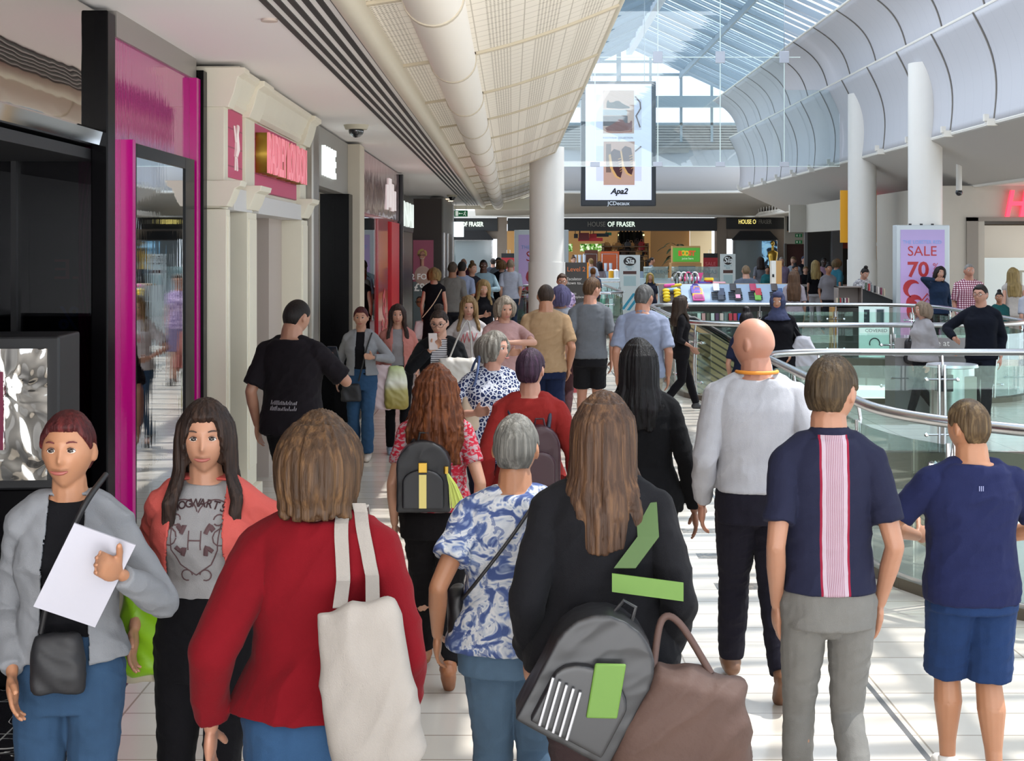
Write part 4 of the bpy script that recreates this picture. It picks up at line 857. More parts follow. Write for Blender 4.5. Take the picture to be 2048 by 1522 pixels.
# beauty kiosk
for i, (x0, x1, top, lab) in enumerate(((1239, 1280, 510, 'left tall white beauty kiosk panel with oval emblem'), (1441, 1471, 508, 'right narrow white beauty kiosk panel with oval emblem'))):
    d_ = 46.0; k = d_ / F; o = empty('kiosk_panel', (((x0 + x1) / 2 - CX) * k, d_, 0)); tag(o, lab, 'sign panel', 'white beauty kiosk panels'); wd = (x1 - x0) * k / 2; T = H - (top - YH) * k
    box('panel', mat('#e3e8e6', .5), -wd, wd, 0, .06, 0, T, o); MB().ball((0, -.005, T - .2), 1, 3, (wd * .62, .01, .15)).build('oval_emblem', mat('#2d2622', .5), o)
    text('emblem_text', 'Sia', mat('#eef0ee', .5), (0, -.02, T - .2), .26, parent=o, ext=.002, bold=.006, shear=.2); box('brown_band', mat('#5c3a34', .5), -wd * .65, wd * .65, -.006, 0, T - .62, T - .52, o)
    text('small_text', 'BEAUTY\nBAR', mat('#7fb0ba', .5), (0, -.006, T - .42), .07, parent=o, ext=.001); box('price_list', mat('#b9cfd0', .5), -wd * .6, wd * .6, -.006, 0, T - 1.0, T - .68, o)
    if i == 0: MB().prism([(-.3, .2), (-.2, .2), (.2, .75), (.1, .75)], 'y', -.006, 0).prism([(-.1, .2), (0, .2), (.3, .6), (.3, .75)], 'y', -.006, 0).build('blue_stripes', mat('#3aa0bf', .5), o)
bc = empty('beauty_counter', (0, 47.2, 0)); tag(bc, 'white beauty kiosk counter with lettered glass screen', 'counter'); kB = 47.2 / F
box('counter', mat('#cfdde2', .4), (1150 - CX) * kB, (1440 - CX) * kB, .1, .9, 0, 1.2, bc); 
for a, b, tx in ((1287, 1336, 'THREADING'), (1343, 1440, 'LASH EXTENSIONS')):
    box('glass_screen', glassm((.8, .9, .9), .15, name='screen_glass', opac=.25), (a - CX) * kB, (b - CX) * kB, 0, .02, 1.2, 1.6, bc)
    text('screen_text', tx, mat('#6f8588', .4), (((a + b) / 2 - CX) * kB, -.01, 1.42), .17, parent=bc, ext=.001, mirror=True, sx=.95 if len(tx) > 10 else .8)

# ------------------------------------------------------------------ phone accessory kiosk
pk = empty('phone_case_kiosk', (0, 29.0, 0)); tag(pk, 'phone accessory kiosk with sloping blue-grey display panels', 'kiosk'); kP = 29.0 / F
def kx(x): return (x - CX) * kP
def kz(y): return H - (y - YH) * kP
def slope_panel(a, b, name, c): MB().prism([(-.05, kz(606)), (.3, kz(569)), (.34, kz(569)), (.0, kz(606))], 'x', kx(a), kx(b)).build(name, mat(c, .45), pk)
slope_panel(1320, 1364, 'brown_slope', '#3b2c22'); slope_panel(1364, 1590, 'display_slope', '#8fa3bb')
MB().prism([(-.05, kz(606)), (.3, kz(569)), (.3, kz(606))], 'x', kx(1590), kx(1596)).build('end_cheek', mat('#b9c4d2', .5), pk)
box('top_counter', mat('#a58a68', .5), kx(1320), kx(1590), .3, .9, kz(569) - .04, kz(569), pk); box('lower_shelf', mat('#6e6a66', .4), kx(1340), kx(1595), -.05, .5, kz(645), kz(641), pk); box('base', mat('#45403c', .5), kx(1330), kx(1595), .3, .9, 0, kz(606), pk); box('lower_panel', mat('#2f3033', .5), kx(1340), kx(1595), -.02, .3, .05, kz(655), pk)
random.seed(21)
# racks and tablet cases on the slope
def tilt(o): o.rotation_euler = (math.radians(-44), 0, 0)
def slope_at(y, lift=.03):
    t = (606 - y) / 37; return Vector((0, 28.95 + .35 * t - lift, kz(606) + (kz(569) - kz(606)) * t + lift))
def tablet(x, y, w_, h_, c, lab, handle=False, c2=None):
    o = empty('tablet_case', (kx(x), slope_at(y).y, slope_at(y).z)); tilt(o); tag(o, lab, 'tablet case', 'tablet cases on the sloping display')
    b = MB().loft([(0, 0, -h_ / 2, w_ / 2, .012), (0, 0, h_ / 2, w_ / 2, .012)], 20, 6)
    if handle: b.tube([(-w_ * .3, 0, h_ * .45), (-w_ * .25, 0, h_ * .72), (w_ * .25, 0, h_ * .72), (w_ * .3, 0, h_ * .45)], .018, 8)
    b.build('shell', mat(c, .45), o, smooth=40)
    if c2: box('screen_area', mat(c2, .3), -w_ * .36, w_ * .36, -.02, -.012, -h_ * .3, h_ * .22, o)
tablet(1393, 583, .2, .2, '#5546a0', 'purple handled kids tablet case behind the orange one', True)
tablet(1396, 588, .22, .2, '#e8a21f', 'orange handled kids tablet case behind the pink one', True); tablet(1397, 596, .24, .22, '#d9519c', 'bright pink handled kids tablet case in front of the orange one', True, '#a83d79')
for x, cs in ((1438, ('#e4e6ea', '#38435c', '#333b4b')), (1472, ('#262227', '#231f24', '#1b1a1f')), (1512, ('#a81f4f', '#b3262f', '#6bab3b')), (1555, ('#3f3431', '#2f4b78', '#31517c'))):
    for i, c in enumerate(cs):
        tablet(x + (-3, 6, 4)[i], 578 + i * 9, .13, .19, c, {'#e4e6ea': 'white tablet case, first rack of the blue slope', '#38435c': 'navy tablet case behind the slate one in the first rack', '#333b4b': 'slate grey tablet case low in the first rack', '#262227': 'black tablet case left in the second rack', '#231f24': 'black tablet case right in the second rack', '#1b1a1f': 'black tablet case with pink picture in the second rack', '#a81f4f': 'crimson tablet case in the third rack', '#b3262f': 'red tablet case in the third rack', '#6bab3b': 'green tablet case in the third rack', '#3f3431': 'brown tablet case in the last rack', '#2f4b78': 'blue tablet case high in the last rack', '#31517c': 'blue tablet case low in the last rack'}[c], False, '#f0a6c4' if c == '#1b1a1f' else None)
    rk = MB()
    for q in range(5): rk.box(-.14, .14, -.02, .0, -.1 + q * .045, -.085 + q * .045)
    o = rk.build('wire_rack', BLACKM); o.location = (kx(x), slope_at(593, .01).y, slope_at(593, .01).z); tilt(o); tag(o, 'black slatted rack on the slope, ' + {1438: 'first from the left', 1472: 'second from the left', 1512: 'third from the left', 1555: 'rightmost'}[x], 'rack', 'black racks on the sloping display')
for i in range(8):
    o = MB().ball((0, 0, 0), .07, 2, (1.15, .6, .62)).build('squeezy_case', mat(['#e3c41c', '#d6b815'][i % 2], .5), smooth=60); q = 586 + (i % 4) * 6; o.location = (kx(1333 + (i // 4) * 22), slope_at(q, .05).y, slope_at(q, .05).z); tag(o, 'yellow foam case in the pile at the kiosk left end', 'foam case', 'pile of yellow foam cases')
for x, c, lab in ((1341, '#d94fa0', 'pink rolled case on top of the yellow foam pile'), (1354, '#e2b92a', 'yellow rolled case beside the pink rolled one'), (1345, '#8fb2dd', 'pale blue flat case lying above the yellow foam pile')):
    o = MB().loft([(0, 0, -.12, .01, .01), (0, 0, -.1, .035, .03), (0, 0, .1, .03, .03), (0, 0, .12, .01, .01)], 12).build('rolled_case', mat(c, .5), smooth=60); q = 584 if c == '#8fb2dd' else 576; o.location = (kx(x), slope_at(q, .05).y, slope_at(q, .05).z); o.rotation_euler = (0, math.radians(82), 0); tag(o, lab, 'case')
for i, x in enumerate(range(1398, 1480, 9)):
    c = ['#cfe0d6', '#d99a9a', '#5c5544', '#dfe3dc', '#5c2b55', '#e3c0b9', '#4d5553', '#c81f35', '#d5294b', '#2646a8'][i]
    o = box('phone_case', mat(c, .4), -.036, .036, 0, .012, 0, .15, None, .008); o.location = (kx(x), 28.97, kz(641)); o.rotation_euler = (math.radians(-8), 0, 0); tag(o, ['pale mint', 'dusty pink', 'olive brown', 'white', 'plum', 'cream and pink', 'grey green', 'scarlet', 'crimson', 'royal blue'][i] + ' phone case standing on the kiosk lower shelf', 'phone case', 'phone cases on the lower shelf')
def headphones(x, y, c, c2, lab):
    o = empty('headphones', (kx(x), 29.6, kz(y))); tag(o, lab, 'headphones', 'headphones on stands on the kiosk counter')
    MB().tube([(.075 * math.cos(a), 0, .1 + .1 * math.sin(a)) for a in np.linspace(-.2, math.pi + .2, 14)], .014, 8).build('headband', mat(c, .3), o, smooth=50)
    for s_ in (-1, 1): MB().cyl((s_ * .06, 0, .06), (s_ * .09, 0, .06), .05, n=16).build('ear_cup', mat(c2, .3), o, smooth=40)
    MB().cyl((0, 0, -.04), (0, 0, .18), .01, n=8).cyl((0, 0, -.045), (0, 0, -.035), .05).build('stand', BLACKM, o)
headphones(1358, 565, '#2a2a2e', '#b9bcc2', 'black and silver headphones, leftmost on the kiosk counter'); headphones(1364, 565, '#c8cbd0', '#26272b', 'silver headphones with black cups, second on the kiosk counter')
headphones(1375, 565, '#eceef2', '#d99ab0', 'white headphones with pink cups on the kiosk counter'); headphones(1384, 565, '#d9387a', '#e44b8a', 'hot pink headphones on the kiosk counter'); headphones(1391, 565, '#2c3350', '#a8c7dd', 'navy headphones with pale blue cups on the kiosk counter'); headphones(1397, 565, '#e6e6e8', '#d8dbe0', 'plain white headphones, rightmost on the kiosk counter')
for i, (x, y, w_, h_, c, lab) in enumerate(((1425, 559, .2, .05, '#e8c51d', 'yellow soft case on top of the counter pile'), (1424, 563, .18, .04, '#a8242c', 'red case under the yellow one in the counter pile'), (1417, 566, .3, .04, '#4a3aa5', 'purple flat case under the red one'), (1445, 566, .3, .03, '#e3a9b4', 'pink flat tray of cases on the counter'))):
    o = MB().loft([(0, 0, -h_ / 2, w_ / 2, .1), (0, 0, h_ / 2, w_ / 2 * .9, .09)], 20, 4).build('soft_case', mat(c, .5), smooth=50); o.location = (kx(x), 29.55, kz(y)); tag(o, lab, 'case')
o = MB().prism([(-.1, 0), (.02, 0), (.1, .22), (.0, .22)], 'y', 0, .02).build('pink_stand', mat('#cf3f85', .4)); o.location = (kx(1405), 29.6, kz(568)); tag(o, 'leaning hot pink tablet stand on the kiosk counter', 'tablet stand')
# tall wood box, book box kiosk and lit poster
o = empty('wooden_box_sign', (kx(1563), 29.6, kz(569))); tag(o, 'narrow wooden box with white front standing on the kiosk', 'box'); box('wood_side', mat('#c69a62', .6), .0, .12, 0, .2, 0, .48, o); box('white_face', mat('#e8e6df', .5), -.09, .0, 0, .2, 0, .48, o); box('lock', BLACKM, -.08, -.04, -.01, 0, .14, .2, o)
kk = empty('accessory_stand', ((1700 - CX) * 28.4 / F, 28.4, 0)); tag(kk, 'open box accessory stand right of the phone case kiosk', 'stand'); 
MB().box(-.25, .25, .3, .32, 1.07, 1.42).box(-.25, -.23, 0, .3, 1.07, 1.42).box(.23, .25, 0, .3, 1.07, 1.42).box(-.25, .25, 0, .3, 1.07, 1.09).box(-.25, .25, 0, .32, 1.4, 1.42).build('open_box', mat('#8a7e78', .6), kk)
MB().prism([(.25, 1.38), (1.12, 1.05), (.25, 1.05)], 'y', 0, .3).build('black_wedge', mat('#1a191b', .6), kk); box('base', mat('#3b3734', .6), -.25, .3, .0, .5, 0, 1.07, kk)
box('counter_edge', mat('#6b5647', .5), -.25, 1.12, 0, .5, 1.0, 1.05, kk); box('wood_side', mat('#b88a4e', .6), -.35, -.25, .05, .3, .1, 1.0, kk)
for i in range(15):
    c = ['#c9b79e', '#4a5a48', '#b03038', '#8f9494', '#2e2b30', '#d7c9c2', '#7c2c4a'][i % 7]; o = box('phone_pouch', mat(c, .5), -.012, .012, -.05, .05, 0, .14); dx = -.28 + i * .032 if i < 8 else .3 + (i - 8) * .06
    o.location = (kk.location.x + dx, 28.33, 1.055 if i < 8 else 1.36 - (i - 8) * .02); tag(o, 'upright coloured phone pouch in the row on the accessory stand', 'pouch', 'row of phone pouches on the accessory stand')
lp = empty('lit_poster_panel', ((1749 - CX) * 28.2 / F, 28.2, 0)); tag(lp, 'pale lit panel COVERED with phone and headphone pictures', 'poster panel'); box('panel', mat('#cfe6e3', .4, emis=.35), -.3, .29, 0, .06, .02, 1.03, lp)
box('phone_picture', mat('#39414a', .3), -.21, -.1, -.006, 0, .68, .97, lp); box('phone_picture', mat('#e6eef0', .3), .02, .2, -.006, 0, .68, .99, lp); box('phone_back_picture', mat('#4b5a60', .3), .04, .18, -.01, -.006, .7, .97, lp); box('brand_strip', mat('#f0f5f4', .4, emis=.3), -.3, .29, -.008, 0, .5, .6, lp)
text('brand_text', 'COVERED', mat('#6d7a7c', .5), (.03, -.012, .55), .09, parent=lp, ext=.001, sx=1.1); MB().tube([(.0 + .1 * math.cos(a), -.01, .3 + .1 * math.sin(a)) for a in np.linspace(-.4, math.pi + .4, 14)], .012, 6).build('headphone_picture', mat('#3c4448', .4), lp)
# bin behind the near balustrade and grey information desk on the bridge
bn = empty('litter_bin', ((1904 - CX) * 15.6 / F, 15.6, 0)); tag(bn, 'cylindrical steel litter bin with disc lid on the bridge', 'litter bin'); MB().cyl((0, 0, 0), (0, 0, .86), .235, n=36).build('body', STEEL, bn, smooth=40); MB().cyl((0, 0, .87), (0, 0, .90), .28, .27, n=40).build('disc_lid', mat('#cfd3d8', .25, .6), bn, smooth=40)
MB().box(-.22, -.06, -.24, -.1, .62, .8).build('aperture', BLACKM, bn); MB().box(.02, .2, -.225, -.13, .08, .78).build('access_door', mat('#8f8b83', .4, .7), bn, bevel=.004)
dk_ = empty('lounge_sign_desk', ((1868 - CX) * 18.3 / F, 18.3, 0)); tag(dk_, 'grey desk with orange wording behind the near balustrade', 'desk'); box('desk_body', mat('#6f6c6c', .4, .2), -.5, .5, 0, .5, 0, .78, dk_); box('desk_front', mat('#8b8686', .35), -.5, .5, -.02, 0, .78, 1.02, dk_)
text('desk_text', 'Hire me at', mat('#e6e3df', .4), (-.05, -.03, .95), .11, parent=dk_, ext=.001); text('desk_text_orange', 'customer lounge', mat('#e0702a', .4), (-.0, -.03, .84), .1, parent=dk_, ext=.001)
# ------------------------------------------------------------------ people
def baked(mb, name, mat_, parent, vox, it=3, post=None):
    bm = mb.b; bmesh.ops.recalc_face_normals(bm, faces=bm.faces)
    me = bpy.data.meshes.new('t'); bm.to_mesh(me); bm.free()
    o = bpy.data.objects.new('t', me); COL.objects.link(o)
    r = o.modifiers.new('r', 'REMESH'); r.mode = 'VOXEL'; r.voxel_size = vox
    if it:
        s = o.modifiers.new('s', 'SMOOTH'); s.factor = .5; s.iterations = it
    dg = bpy.context.evaluated_depsgraph_get(); m2 = bpy.data.meshes.new_from_object(o.evaluated_get(dg))
    bpy.data.objects.remove(o); bpy.data.meshes.remove(me)
    if post: post(m2)
    for p in m2.polygons: p.use_smooth = True
    m2.materials.clear()
    for x in (mat_ if isinstance(mat_, (list, tuple)) else [mat_]): m2.materials.append(x)
    m2.name = name; q = bpy.data.objects.new(name, m2); COL.objects.link(q)
    if parent: q.parent = parent
    return q
def verts_np(me):
    v = np.empty(len(me.vertices) * 3); me.vertices.foreach_get('co', v); n = np.empty(len(me.vertices) * 3)
    me.vertices.foreach_get('normal', n); return v.reshape(-1, 3), n.reshape(-1, 3)
def fold(amp, sc=(9, 9, 14), seed=0, ridge=True):
    def f(me):
        v, n = verts_np(me); d = np.empty(len(v))
        for i, p in enumerate(v):
            q = Vector((p[0] * sc[0] + seed, p[1] * sc[1], p[2] * sc[2] + p[0] * 6))
            a = noise.noise(q) ; b = noise.noise(q * 2.3) * .4
            d[i] = (1 - 2 * abs(a + b)) * .8 if ridge else a + b
        v += n * (d * amp)[:, None]; me.vertices.foreach_set('co', v.ravel()); me.update()
    return f
def strands(amp, cx, cy, fr=26, zs=1.6, seed=0):
    def f(me):
        v, n = verts_np(me); d = np.empty(len(v))
        for i, p in enumerate(v):
            a = math.atan2(p[1] - cy, p[0] - cx); d[i] = noise.noise(Vector((math.cos(a) * fr * .3 + seed, math.sin(a) * fr * .3, p[2] * zs * 3))) + .6 * noise.noise(Vector((math.cos(a) * fr, math.sin(a) * fr, p[2] * zs * 4 + seed)))
        v += n * (d * amp)[:, None]; me.vertices.foreach_set('co', v.ravel()); me.update()
    return f

def limb(mb, pts, rad, n=12):
    for i in range(len(pts) - 1):
        mb.cyl(pts[i], pts[i + 1], rad[i], rad[i + 1], n)
    for p, r in zip(pts, rad): mb.ball(p, r * 1.0, 2)
def ik(a, b, l1, l2, hint):
    d = b - a; L = min(d.length, (l1 + l2) * .999); dn = d.normalized(); b = a + dn * L
    c = (l1 * l1 - l2 * l2 + L * L) / (2 * L); h_ = math.sqrt(max(0, l1 * l1 - c * c))
    hv = hint - dn * hint.dot(dn); hv = hv.normalized() if hv.length > 1e-5 else dn.orthogonal().normalized()
    return a + dn * c + hv * h_, b

PEOPLE = 0
def person(label, x, s, ytop=None, rot=0, sex='f', h=None, bw=1.0, skin='#c99a80', hair=('short', '#3a2c24'), top=None, bottom=None, shoe='#2b2b2e',
           arms=None, stride=.10, lead=1, hy=0, hp=0, ht=0, lean=0, near=0, group=None, seat=0, over=None, eyes=True, glasses=None, age=0, xy=None, bodyturn=0):
    """x: pixel column, s: pixels per metre where the person stands; top = dict(c, sleeve, hem, ...); arms = dict(l=, r=) in picture sides,
    each a wrist target (outward, forward, height) as fractions of the body height"""
    d = F / s; X = (x - CX) / s
    if xy: X, d = xy
    if h is None: h = H - (ytop - YH) / s
    rz = math.radians(rot)
    vox = {2: .0050, 1: .0075, 0: .012, -1: .017}[near]
    fs = near >= 1
    flip = math.cos(rz) < 0
    T = lambda px, py, pz: Vector((px * h, py * h, pz * h))
    lr = math.radians(lean)
    def up(v):   # lean of the upper body about the hip line
        q = v - T(0, 0, .52); return T(0, 0, .52) + Vector((q.x, q.y * math.cos(lr) - q.z * math.sin(lr), q.y * math.sin(lr) + q.z * math.cos(lr)))
    f_ = sex == 'f'
    shx = (.086 if f_ else .097) * bw ** .7
    dz = -.22 if seat else 0
    # ---- torso rings (z, rx, ry, cy)
    if f_: TR = [(.478, .072, .055, .008), (.50, .100, .072, .008), (.53, .104, .072, .008), (.57, .094, .064, .004), (.62, .080, .054, 0), (.66, .080, .054, 0), (.70, .087, .060, -.004), (.73, .092, .064, -.010), (.76, .090, .060, -.006), (.79, .088, .052, .004), (.818, .074, .044, .010), (.842, .044, .036, .012)]
    else: TR = [(.478, .070, .056, .008), (.50, .094, .070, .008), (.53, .096, .070, .006), (.57, .091, .064, .002), (.62, .088, .060, 0), (.66, .090, .061, 0), (.70, .096, .064, -.002), (.73, .101, .067, -.004), (.76, .100, .064, -.002), (.79, .096, .054, .006), (.820, .080, .046, .012), (.845, .050, .040, .014)]
    TR = [(z, rx * bw, ry * bw, cy) for z, rx, ry, cy in TR]
    def tring(z):
        for a, b in zip(TR, TR[1:]):
            if z <= b[0]:
                t = max(0, (z - a[0]) / (b[0] - a[0])); return [a[i] + (b[i] - a[i]) * t for i in range(4)]
        return list(TR[-1])
    def torso(mb, z0, z1, off, hemf=1.0, n=28, e=2.3, zs=None):
        zs = [z0] + [r[0] for r in TR if z0 + .006 < r[0] < z1 - .006] + [z1]; R = []
        for z in zs:
            _, rx, ry, cy = tring(max(z, .50) if z < .5 else z)
            k = 1 + (hemf - 1) * max(0, min(1, (.66 - z) / .16)); o_ = off if z < .78 else off * .6
            if z < .5: rx *= 1.0
            c = up(T(0, cy, z)); R.append((c.x, c.y, c.z, rx * h * k + o_, ry * h * k + o_))
        mb.loft(R, n, e)
    # ---- joints
    def shoulder(sd): return up(T(shx * sd, .008, .792))
    A = dict(l=(.128, .0, .49), r=(.128, .0, .49)); A.update(arms or {})
    LA, FA = .172 * h, .150 * h
    armsJ = {}
    for key in ('l', 'r'):
        sd = (-1 if key == 'l' else 1) * (-1 if flip else 1)
        t = A[key]; S0 = shoulder(sd); W = T((t[0] - (.018 if t[2] < .58 else 0)) * sd, -t[1], t[2]); 
        if t[2] > .58 or len(t) > 3:
            hint = Vector((sd * .7, .3, -1)) if len(t) < 4 else Vector((sd * t[3][0], -t[3][1], t[3][2]))
        else: hint = Vector((sd * .35, 1, -.1))
        E_, W = ik(S0, W, LA, FA, hint); armsJ[key] = (S0, E_, W, sd)
    st_ = stride
    legsJ = []
    for sd in (-1, 1):
        fw = st_ * lead * sd; hip = T(.048 * sd, .004, .50 + dz)
        if seat:
            kn = T(.07 * sd, -.23, .285); an = T(.07 * sd, -.24, .045)
        else:
            back = fw < 0; an = T(.046 * sd, -fw, .045 + (.045 if back and st_ > .06 else 0))
            kn, an = ik(hip, an, .232 * h, .230 * h, Vector((0, -1, 0)))
        legsJ.append((hip, kn, an, sd, (fw < 0 and st_ > .06)))
    top = dict(top or {}); bottom = dict(bottom or {})
    long_b = bottom.get('len', 1.0)
    # ---- body (one continuous mesh)
    b = MB(); sk = .93
    R = []
    for z, rx, ry, cy in TR:
        c = up(T(0, cy, z)) ; R.append((c.x, c.y, c.z + (0), rx * h * sk, ry * h * sk))
    b.loft([(r[0], r[1], r[2], r[3], r[4]) for r in R], 24, 2.2)
    nb_, nt_ = up(T(0, .014, .825)), up(T(0, .004, .880))
    nk = (.033 if f_ else .039) * bw ** .5
    limb(b, [nb_, nt_], [nk * h * 1.12, nk * h])
    limb(b, [up(T(-.052, .012, .820)), up(T(0, .014, .850)), up(T(.052, .012, .820))], [.022 * h, .027 * h, .022 * h])
    for key in ('l', 'r'):
        S0, E_, W, sd = armsJ[key]; ra = (.0225 if f_ else .0265) * bw ** .7 * h
        limb(b, [S0, S0.lerp(E_, .35), E_, E_.lerp(W, .35), W], [ra * 1.0, ra * 1.0, ra * .80, ra * .82, ra * .52])
        # hand
        fd = (W - E_).normalized(); dn = Vector((0, 0, -1))
        t = A[key]; raised = t[2] > .58
        hd = (fd * .75 + (dn * .35 if not raised else Vector((-sd * .25, -.3, .15)))).normalized()
        side = Vector((sd * .0, -1, 0)) if not raised else Vector((0, -.3, 1))
        side = (side - hd * side.dot(hd)).normalized(); pn = hd.cross(side).normalized() * (-sd)   # palm normal roughly inward
        if pn.x * sd > 0 and not raised: pn = -pn
        hs = h * (.98 if f_ else 1.05)
        pc = W + hd * .030 * hs
        M = Matrix((side, pn, hd)).transposed().to_quaternion()
        if fs or near == 0:
            b.ball(pc, 1, 2, (.0235 * hs, .0105 * hs, .034 * hs), M)
            fr_ = .0052 * hs
            for i in range(4):
                u = (.0168 - i * .0112) * hs; base = W + hd * (.055 - abs(i - 1.3) * .003) * hs + side * u
                L = (.040, .045, .042, .033)[i] * hs; cu = .35 + .10 * i; P = [base - hd * .012 * hs]; q = hd.copy()
                P.append(base)
                for k, fr2 in enumerate((.45, .32, .23)):
                    ang = cu * (.6 + .45 * k); ax = pn; q = (q + ax * math.tan(min(ang, .9)) * .62).normalized(); P.append(P[-1] + q * L * fr2)
                for k in range(len(P) - 1): b.cyl(P[k], P[k + 1], fr_ * (1.05 - .08 * k), fr_ * (1.0 - .09 * k), 8)
                for k, p_ in enumerate(P): b.ball(p_, fr_ * (1.05 - .08 * k), 1)
            tb = W + hd * .018 * hs + side * .016 * hs; td = (hd * .75 + side * .55 + pn * .35).normalized()
            P = [tb, tb + td * .026 * hs, tb + td * .044 * hs + hd * .004 * hs]
            for k in range(2): b.cyl(P[k], P[k + 1], .0072 * hs, .0058 * hs, 8)
            for p_ in P: b.ball(p_, .0062 * hs, 1)
        else:
            b.ball(pc + hd * .02 * hs, 1, 2, (.022 * hs, .012 * hs, .055 * hs), M)
        armsJ[key] = (S0, E_, W, sd, hd, side, pn)
    rt = (.052 if f_ else .053) * bw * h
    for hip, kn, an, sd, back in legsJ:
        ccov = .9 if long_b > .9 else 1
        mid = hip.lerp(kn, .45)
        calf = kn.lerp(an, .3) + T(0, .008, 0)
        limb(b, [hip, mid, kn, calf, kn.lerp(an, .75), an], [rt * .92, rt * .80, rt * .56, rt * .62, rt * .38, rt * .34], 14)
        if not shoe or True:
            toe = an + (T(0, -.085, -.022) if not back else T(0, -.055, -.055)); limb(b, [an + T(0, .01, -.02), toe], [.018 * h, .012 * h], 8)
    # head
    hc0 = T(0, -.006, .932); pivot = T(0, .008, .868)
    HR = Matrix.Rotation(math.radians(hy) * (1), 3, 'Z') @ Matrix.Rotation(math.radians(hp), 3, 'X') @ Matrix.Rotation(math.radians(ht), 3, 'Y')
    hshift = up(pivot) - pivot
    def HD(v): return pivot + HR @ (v - pivot) + hshift
    rx, ry, rz_ = .0455 * h, .0575 * h, .0665 * h
    if not f_: rx *= 1.04
    def face(u):
        X_, Y_, Z_ = u
        jx = 1 - .34 * max(0, -Z_ - .05) ** 1.3 * (1 if f_ else .85); jy = 1.0
        y = Y_ * jy
        if Y_ > 0: y *= (1.05 - .42 * max(0, -Z_ - .1))
        fz = max(0, -Y_)
        y2 = y * (1 - .06 * fz)
        g = lambda cx, cz, sx, sz: math.exp(-((X_ - cx) / sx) ** 2 - ((Z_ - cz) / sz) ** 2) * (1 if Y_ < 0 else 0)
        add = -.22 * g(0, -.24, .12, .10) - .09 * g(0, -.06, .075, .16) + .10 * (g(.38, .04, .19, .11) + g(-.38, .04, .19, .11)) - .05 * g(0, .24, .6, .10) - .075 * g(0, -.52, .26, .06) + .02 * g(0, -.60, .2, .03) - .05 * g(0, -.66, .2, .05) - .10 * g(0, -.90, .3, .14) - .03 * (g(.45, -.25, .2, .2) + g(-.45, -.25, .2, .2))
        return Vector((X_ * jx * rx, (y2 + add) * ry, Z_ * rz_ * (1.04 if Z_ < 0 else 1)))
    nv0 = len(b.b.verts); b.b.verts.ensure_lookup_table()
    r_ = bmesh.ops.create_icosphere(b.b, subdivisions=5 if fs else 4, radius=1)
    for v in r_['verts']: v.co = HD(hc0 + face(v.co.normalized()))
    for sd in (-1, 1):
        c = HD(hc0 + Vector((sd * rx * 1.0, .006 * h, -.003 * h))); q = (HR @ Matrix.Rotation(-.35 * sd, 3, 'Z') @ Matrix.Rotation(.2, 3, 'X')).to_quaternion()
        b.ball(c, 1, 2, (.0055 * h, .0115 * h, .019 * h), q)
    global PEOPLE; PEOPLE += 1; sd0 = PEOPLE * 3.7
    # seat shift: drop torso etc. by building everything then moving non leg parts is skipped; seated figures sink instead
    body = baked(b, 'person', skinm(skin), None, vox, 2 if fs else 2)
    body.location = (X, d, dz * h if seat else 0); body.rotation_euler = (0, 0, rz + math.radians(bodyturn))
    tag(body, label, 'person', group)
    # ---- face details
    if eyes and math.cos(rz + math.radians(hy)) > -.35:
        for sd in (-1, 1):
            c = HD(hc0 + Vector((sd * rx * .38, -ry * .785, rz_ * .04))); er = .0068 * h
            e = MB().ball((0, 0, 0), er, 3 if fs else 2); e.b.faces.ensure_lookup_table()
            bmesh.ops.rotate(e.b, verts=e.b.verts, cent=(0, 0, 0), matrix=Matrix())
            for fc_ in e.b.faces:
                cc_ = fc_.calc_center_median(); 
                if cc_.y < -er * .72: fc_.material_index = 1
            o = e.build('eye', [mat('#e6dfd8', .25), mat('#2c211c', .2)], body, smooth=60); o.location = c; o.rotation_euler = HR.to_euler(); o.scale = (1.25, 1, .74)
            if fs:
                L = [HD(hc0 + Vector((sd * rx * .38 + .0092 * h * t, -ry * (.80 - .03 * abs(t)) - .0062 * h * (1 - t * t * .6), rz_ * .04 + .0052 * h * (1 - t * t)))) for t in (-1, -.5, 0, .5, 1)]
                MB().tube(L, .001 * h, 5, radii=[.0005 * h, .0010 * h, .0012 * h, .0010 * h, .0005 * h]).build('eyelid', mat('#3a2620', .7), body)
            L = [HD(hc0 + Vector((sd * rx * (.24 + .38 * t), -ry * (.955 - .16 * t * t), rz_ * (.25 + .035 * math.sin(t * 3.0))))) for t in (0, .33, .66, 1)]
            MB().tube(L, .002 * h, 6, radii=[.0012 * h, .0017 * h, .0015 * h, .0008 * h]).build('eyebrow', mat(hair[1] if hair[0] not in ('bald', 'hijab') else '#6b5040', .8), body)
        L = [HD(hc0 + Vector((rx * t, -ry * (1.035 - .22 * t * t), rz_ * (-.565 + .45 * t * t)))) for t in (-.34, -.17, 0, .17, .34)]
        MB().tube(L, .004 * h, 8, radii=[.0015 * h, .0034 * h, .0036 * h, .0034 * h, .0015 * h]).build('lips', mat('#8d4a42' if f_ else '#86564a', .45), body, smooth=60)
    if glasses:
        g_ = MB()
        for sd in (-1, 1):
            c = hc0 + Vector((sd * rx * .42, -ry * 1.05, rz_ * .02))
            g_.tube([HD(c + Vector((.0145 * h * math.cos(a), 0, .0115 * h * math.sin(a)))) for a in np.linspace(0, 2 * math.pi, 17)[:-1]], .0013 * h, 6, True)
            g_.tube([HD(c + Vector((sd * .0145 * h, 0, .003 * h))), HD(hc0 + Vector((sd * rx * 1.04, 0, rz_ * .06)))], .0012 * h, 5)
        g_.tube([HD(hc0 + Vector((-rx * .12, -ry * 1.08, rz_ * .04))), HD(hc0 + Vector((rx * .12, -ry * 1.08, rz_ * .04)))], .0012 * h, 5)
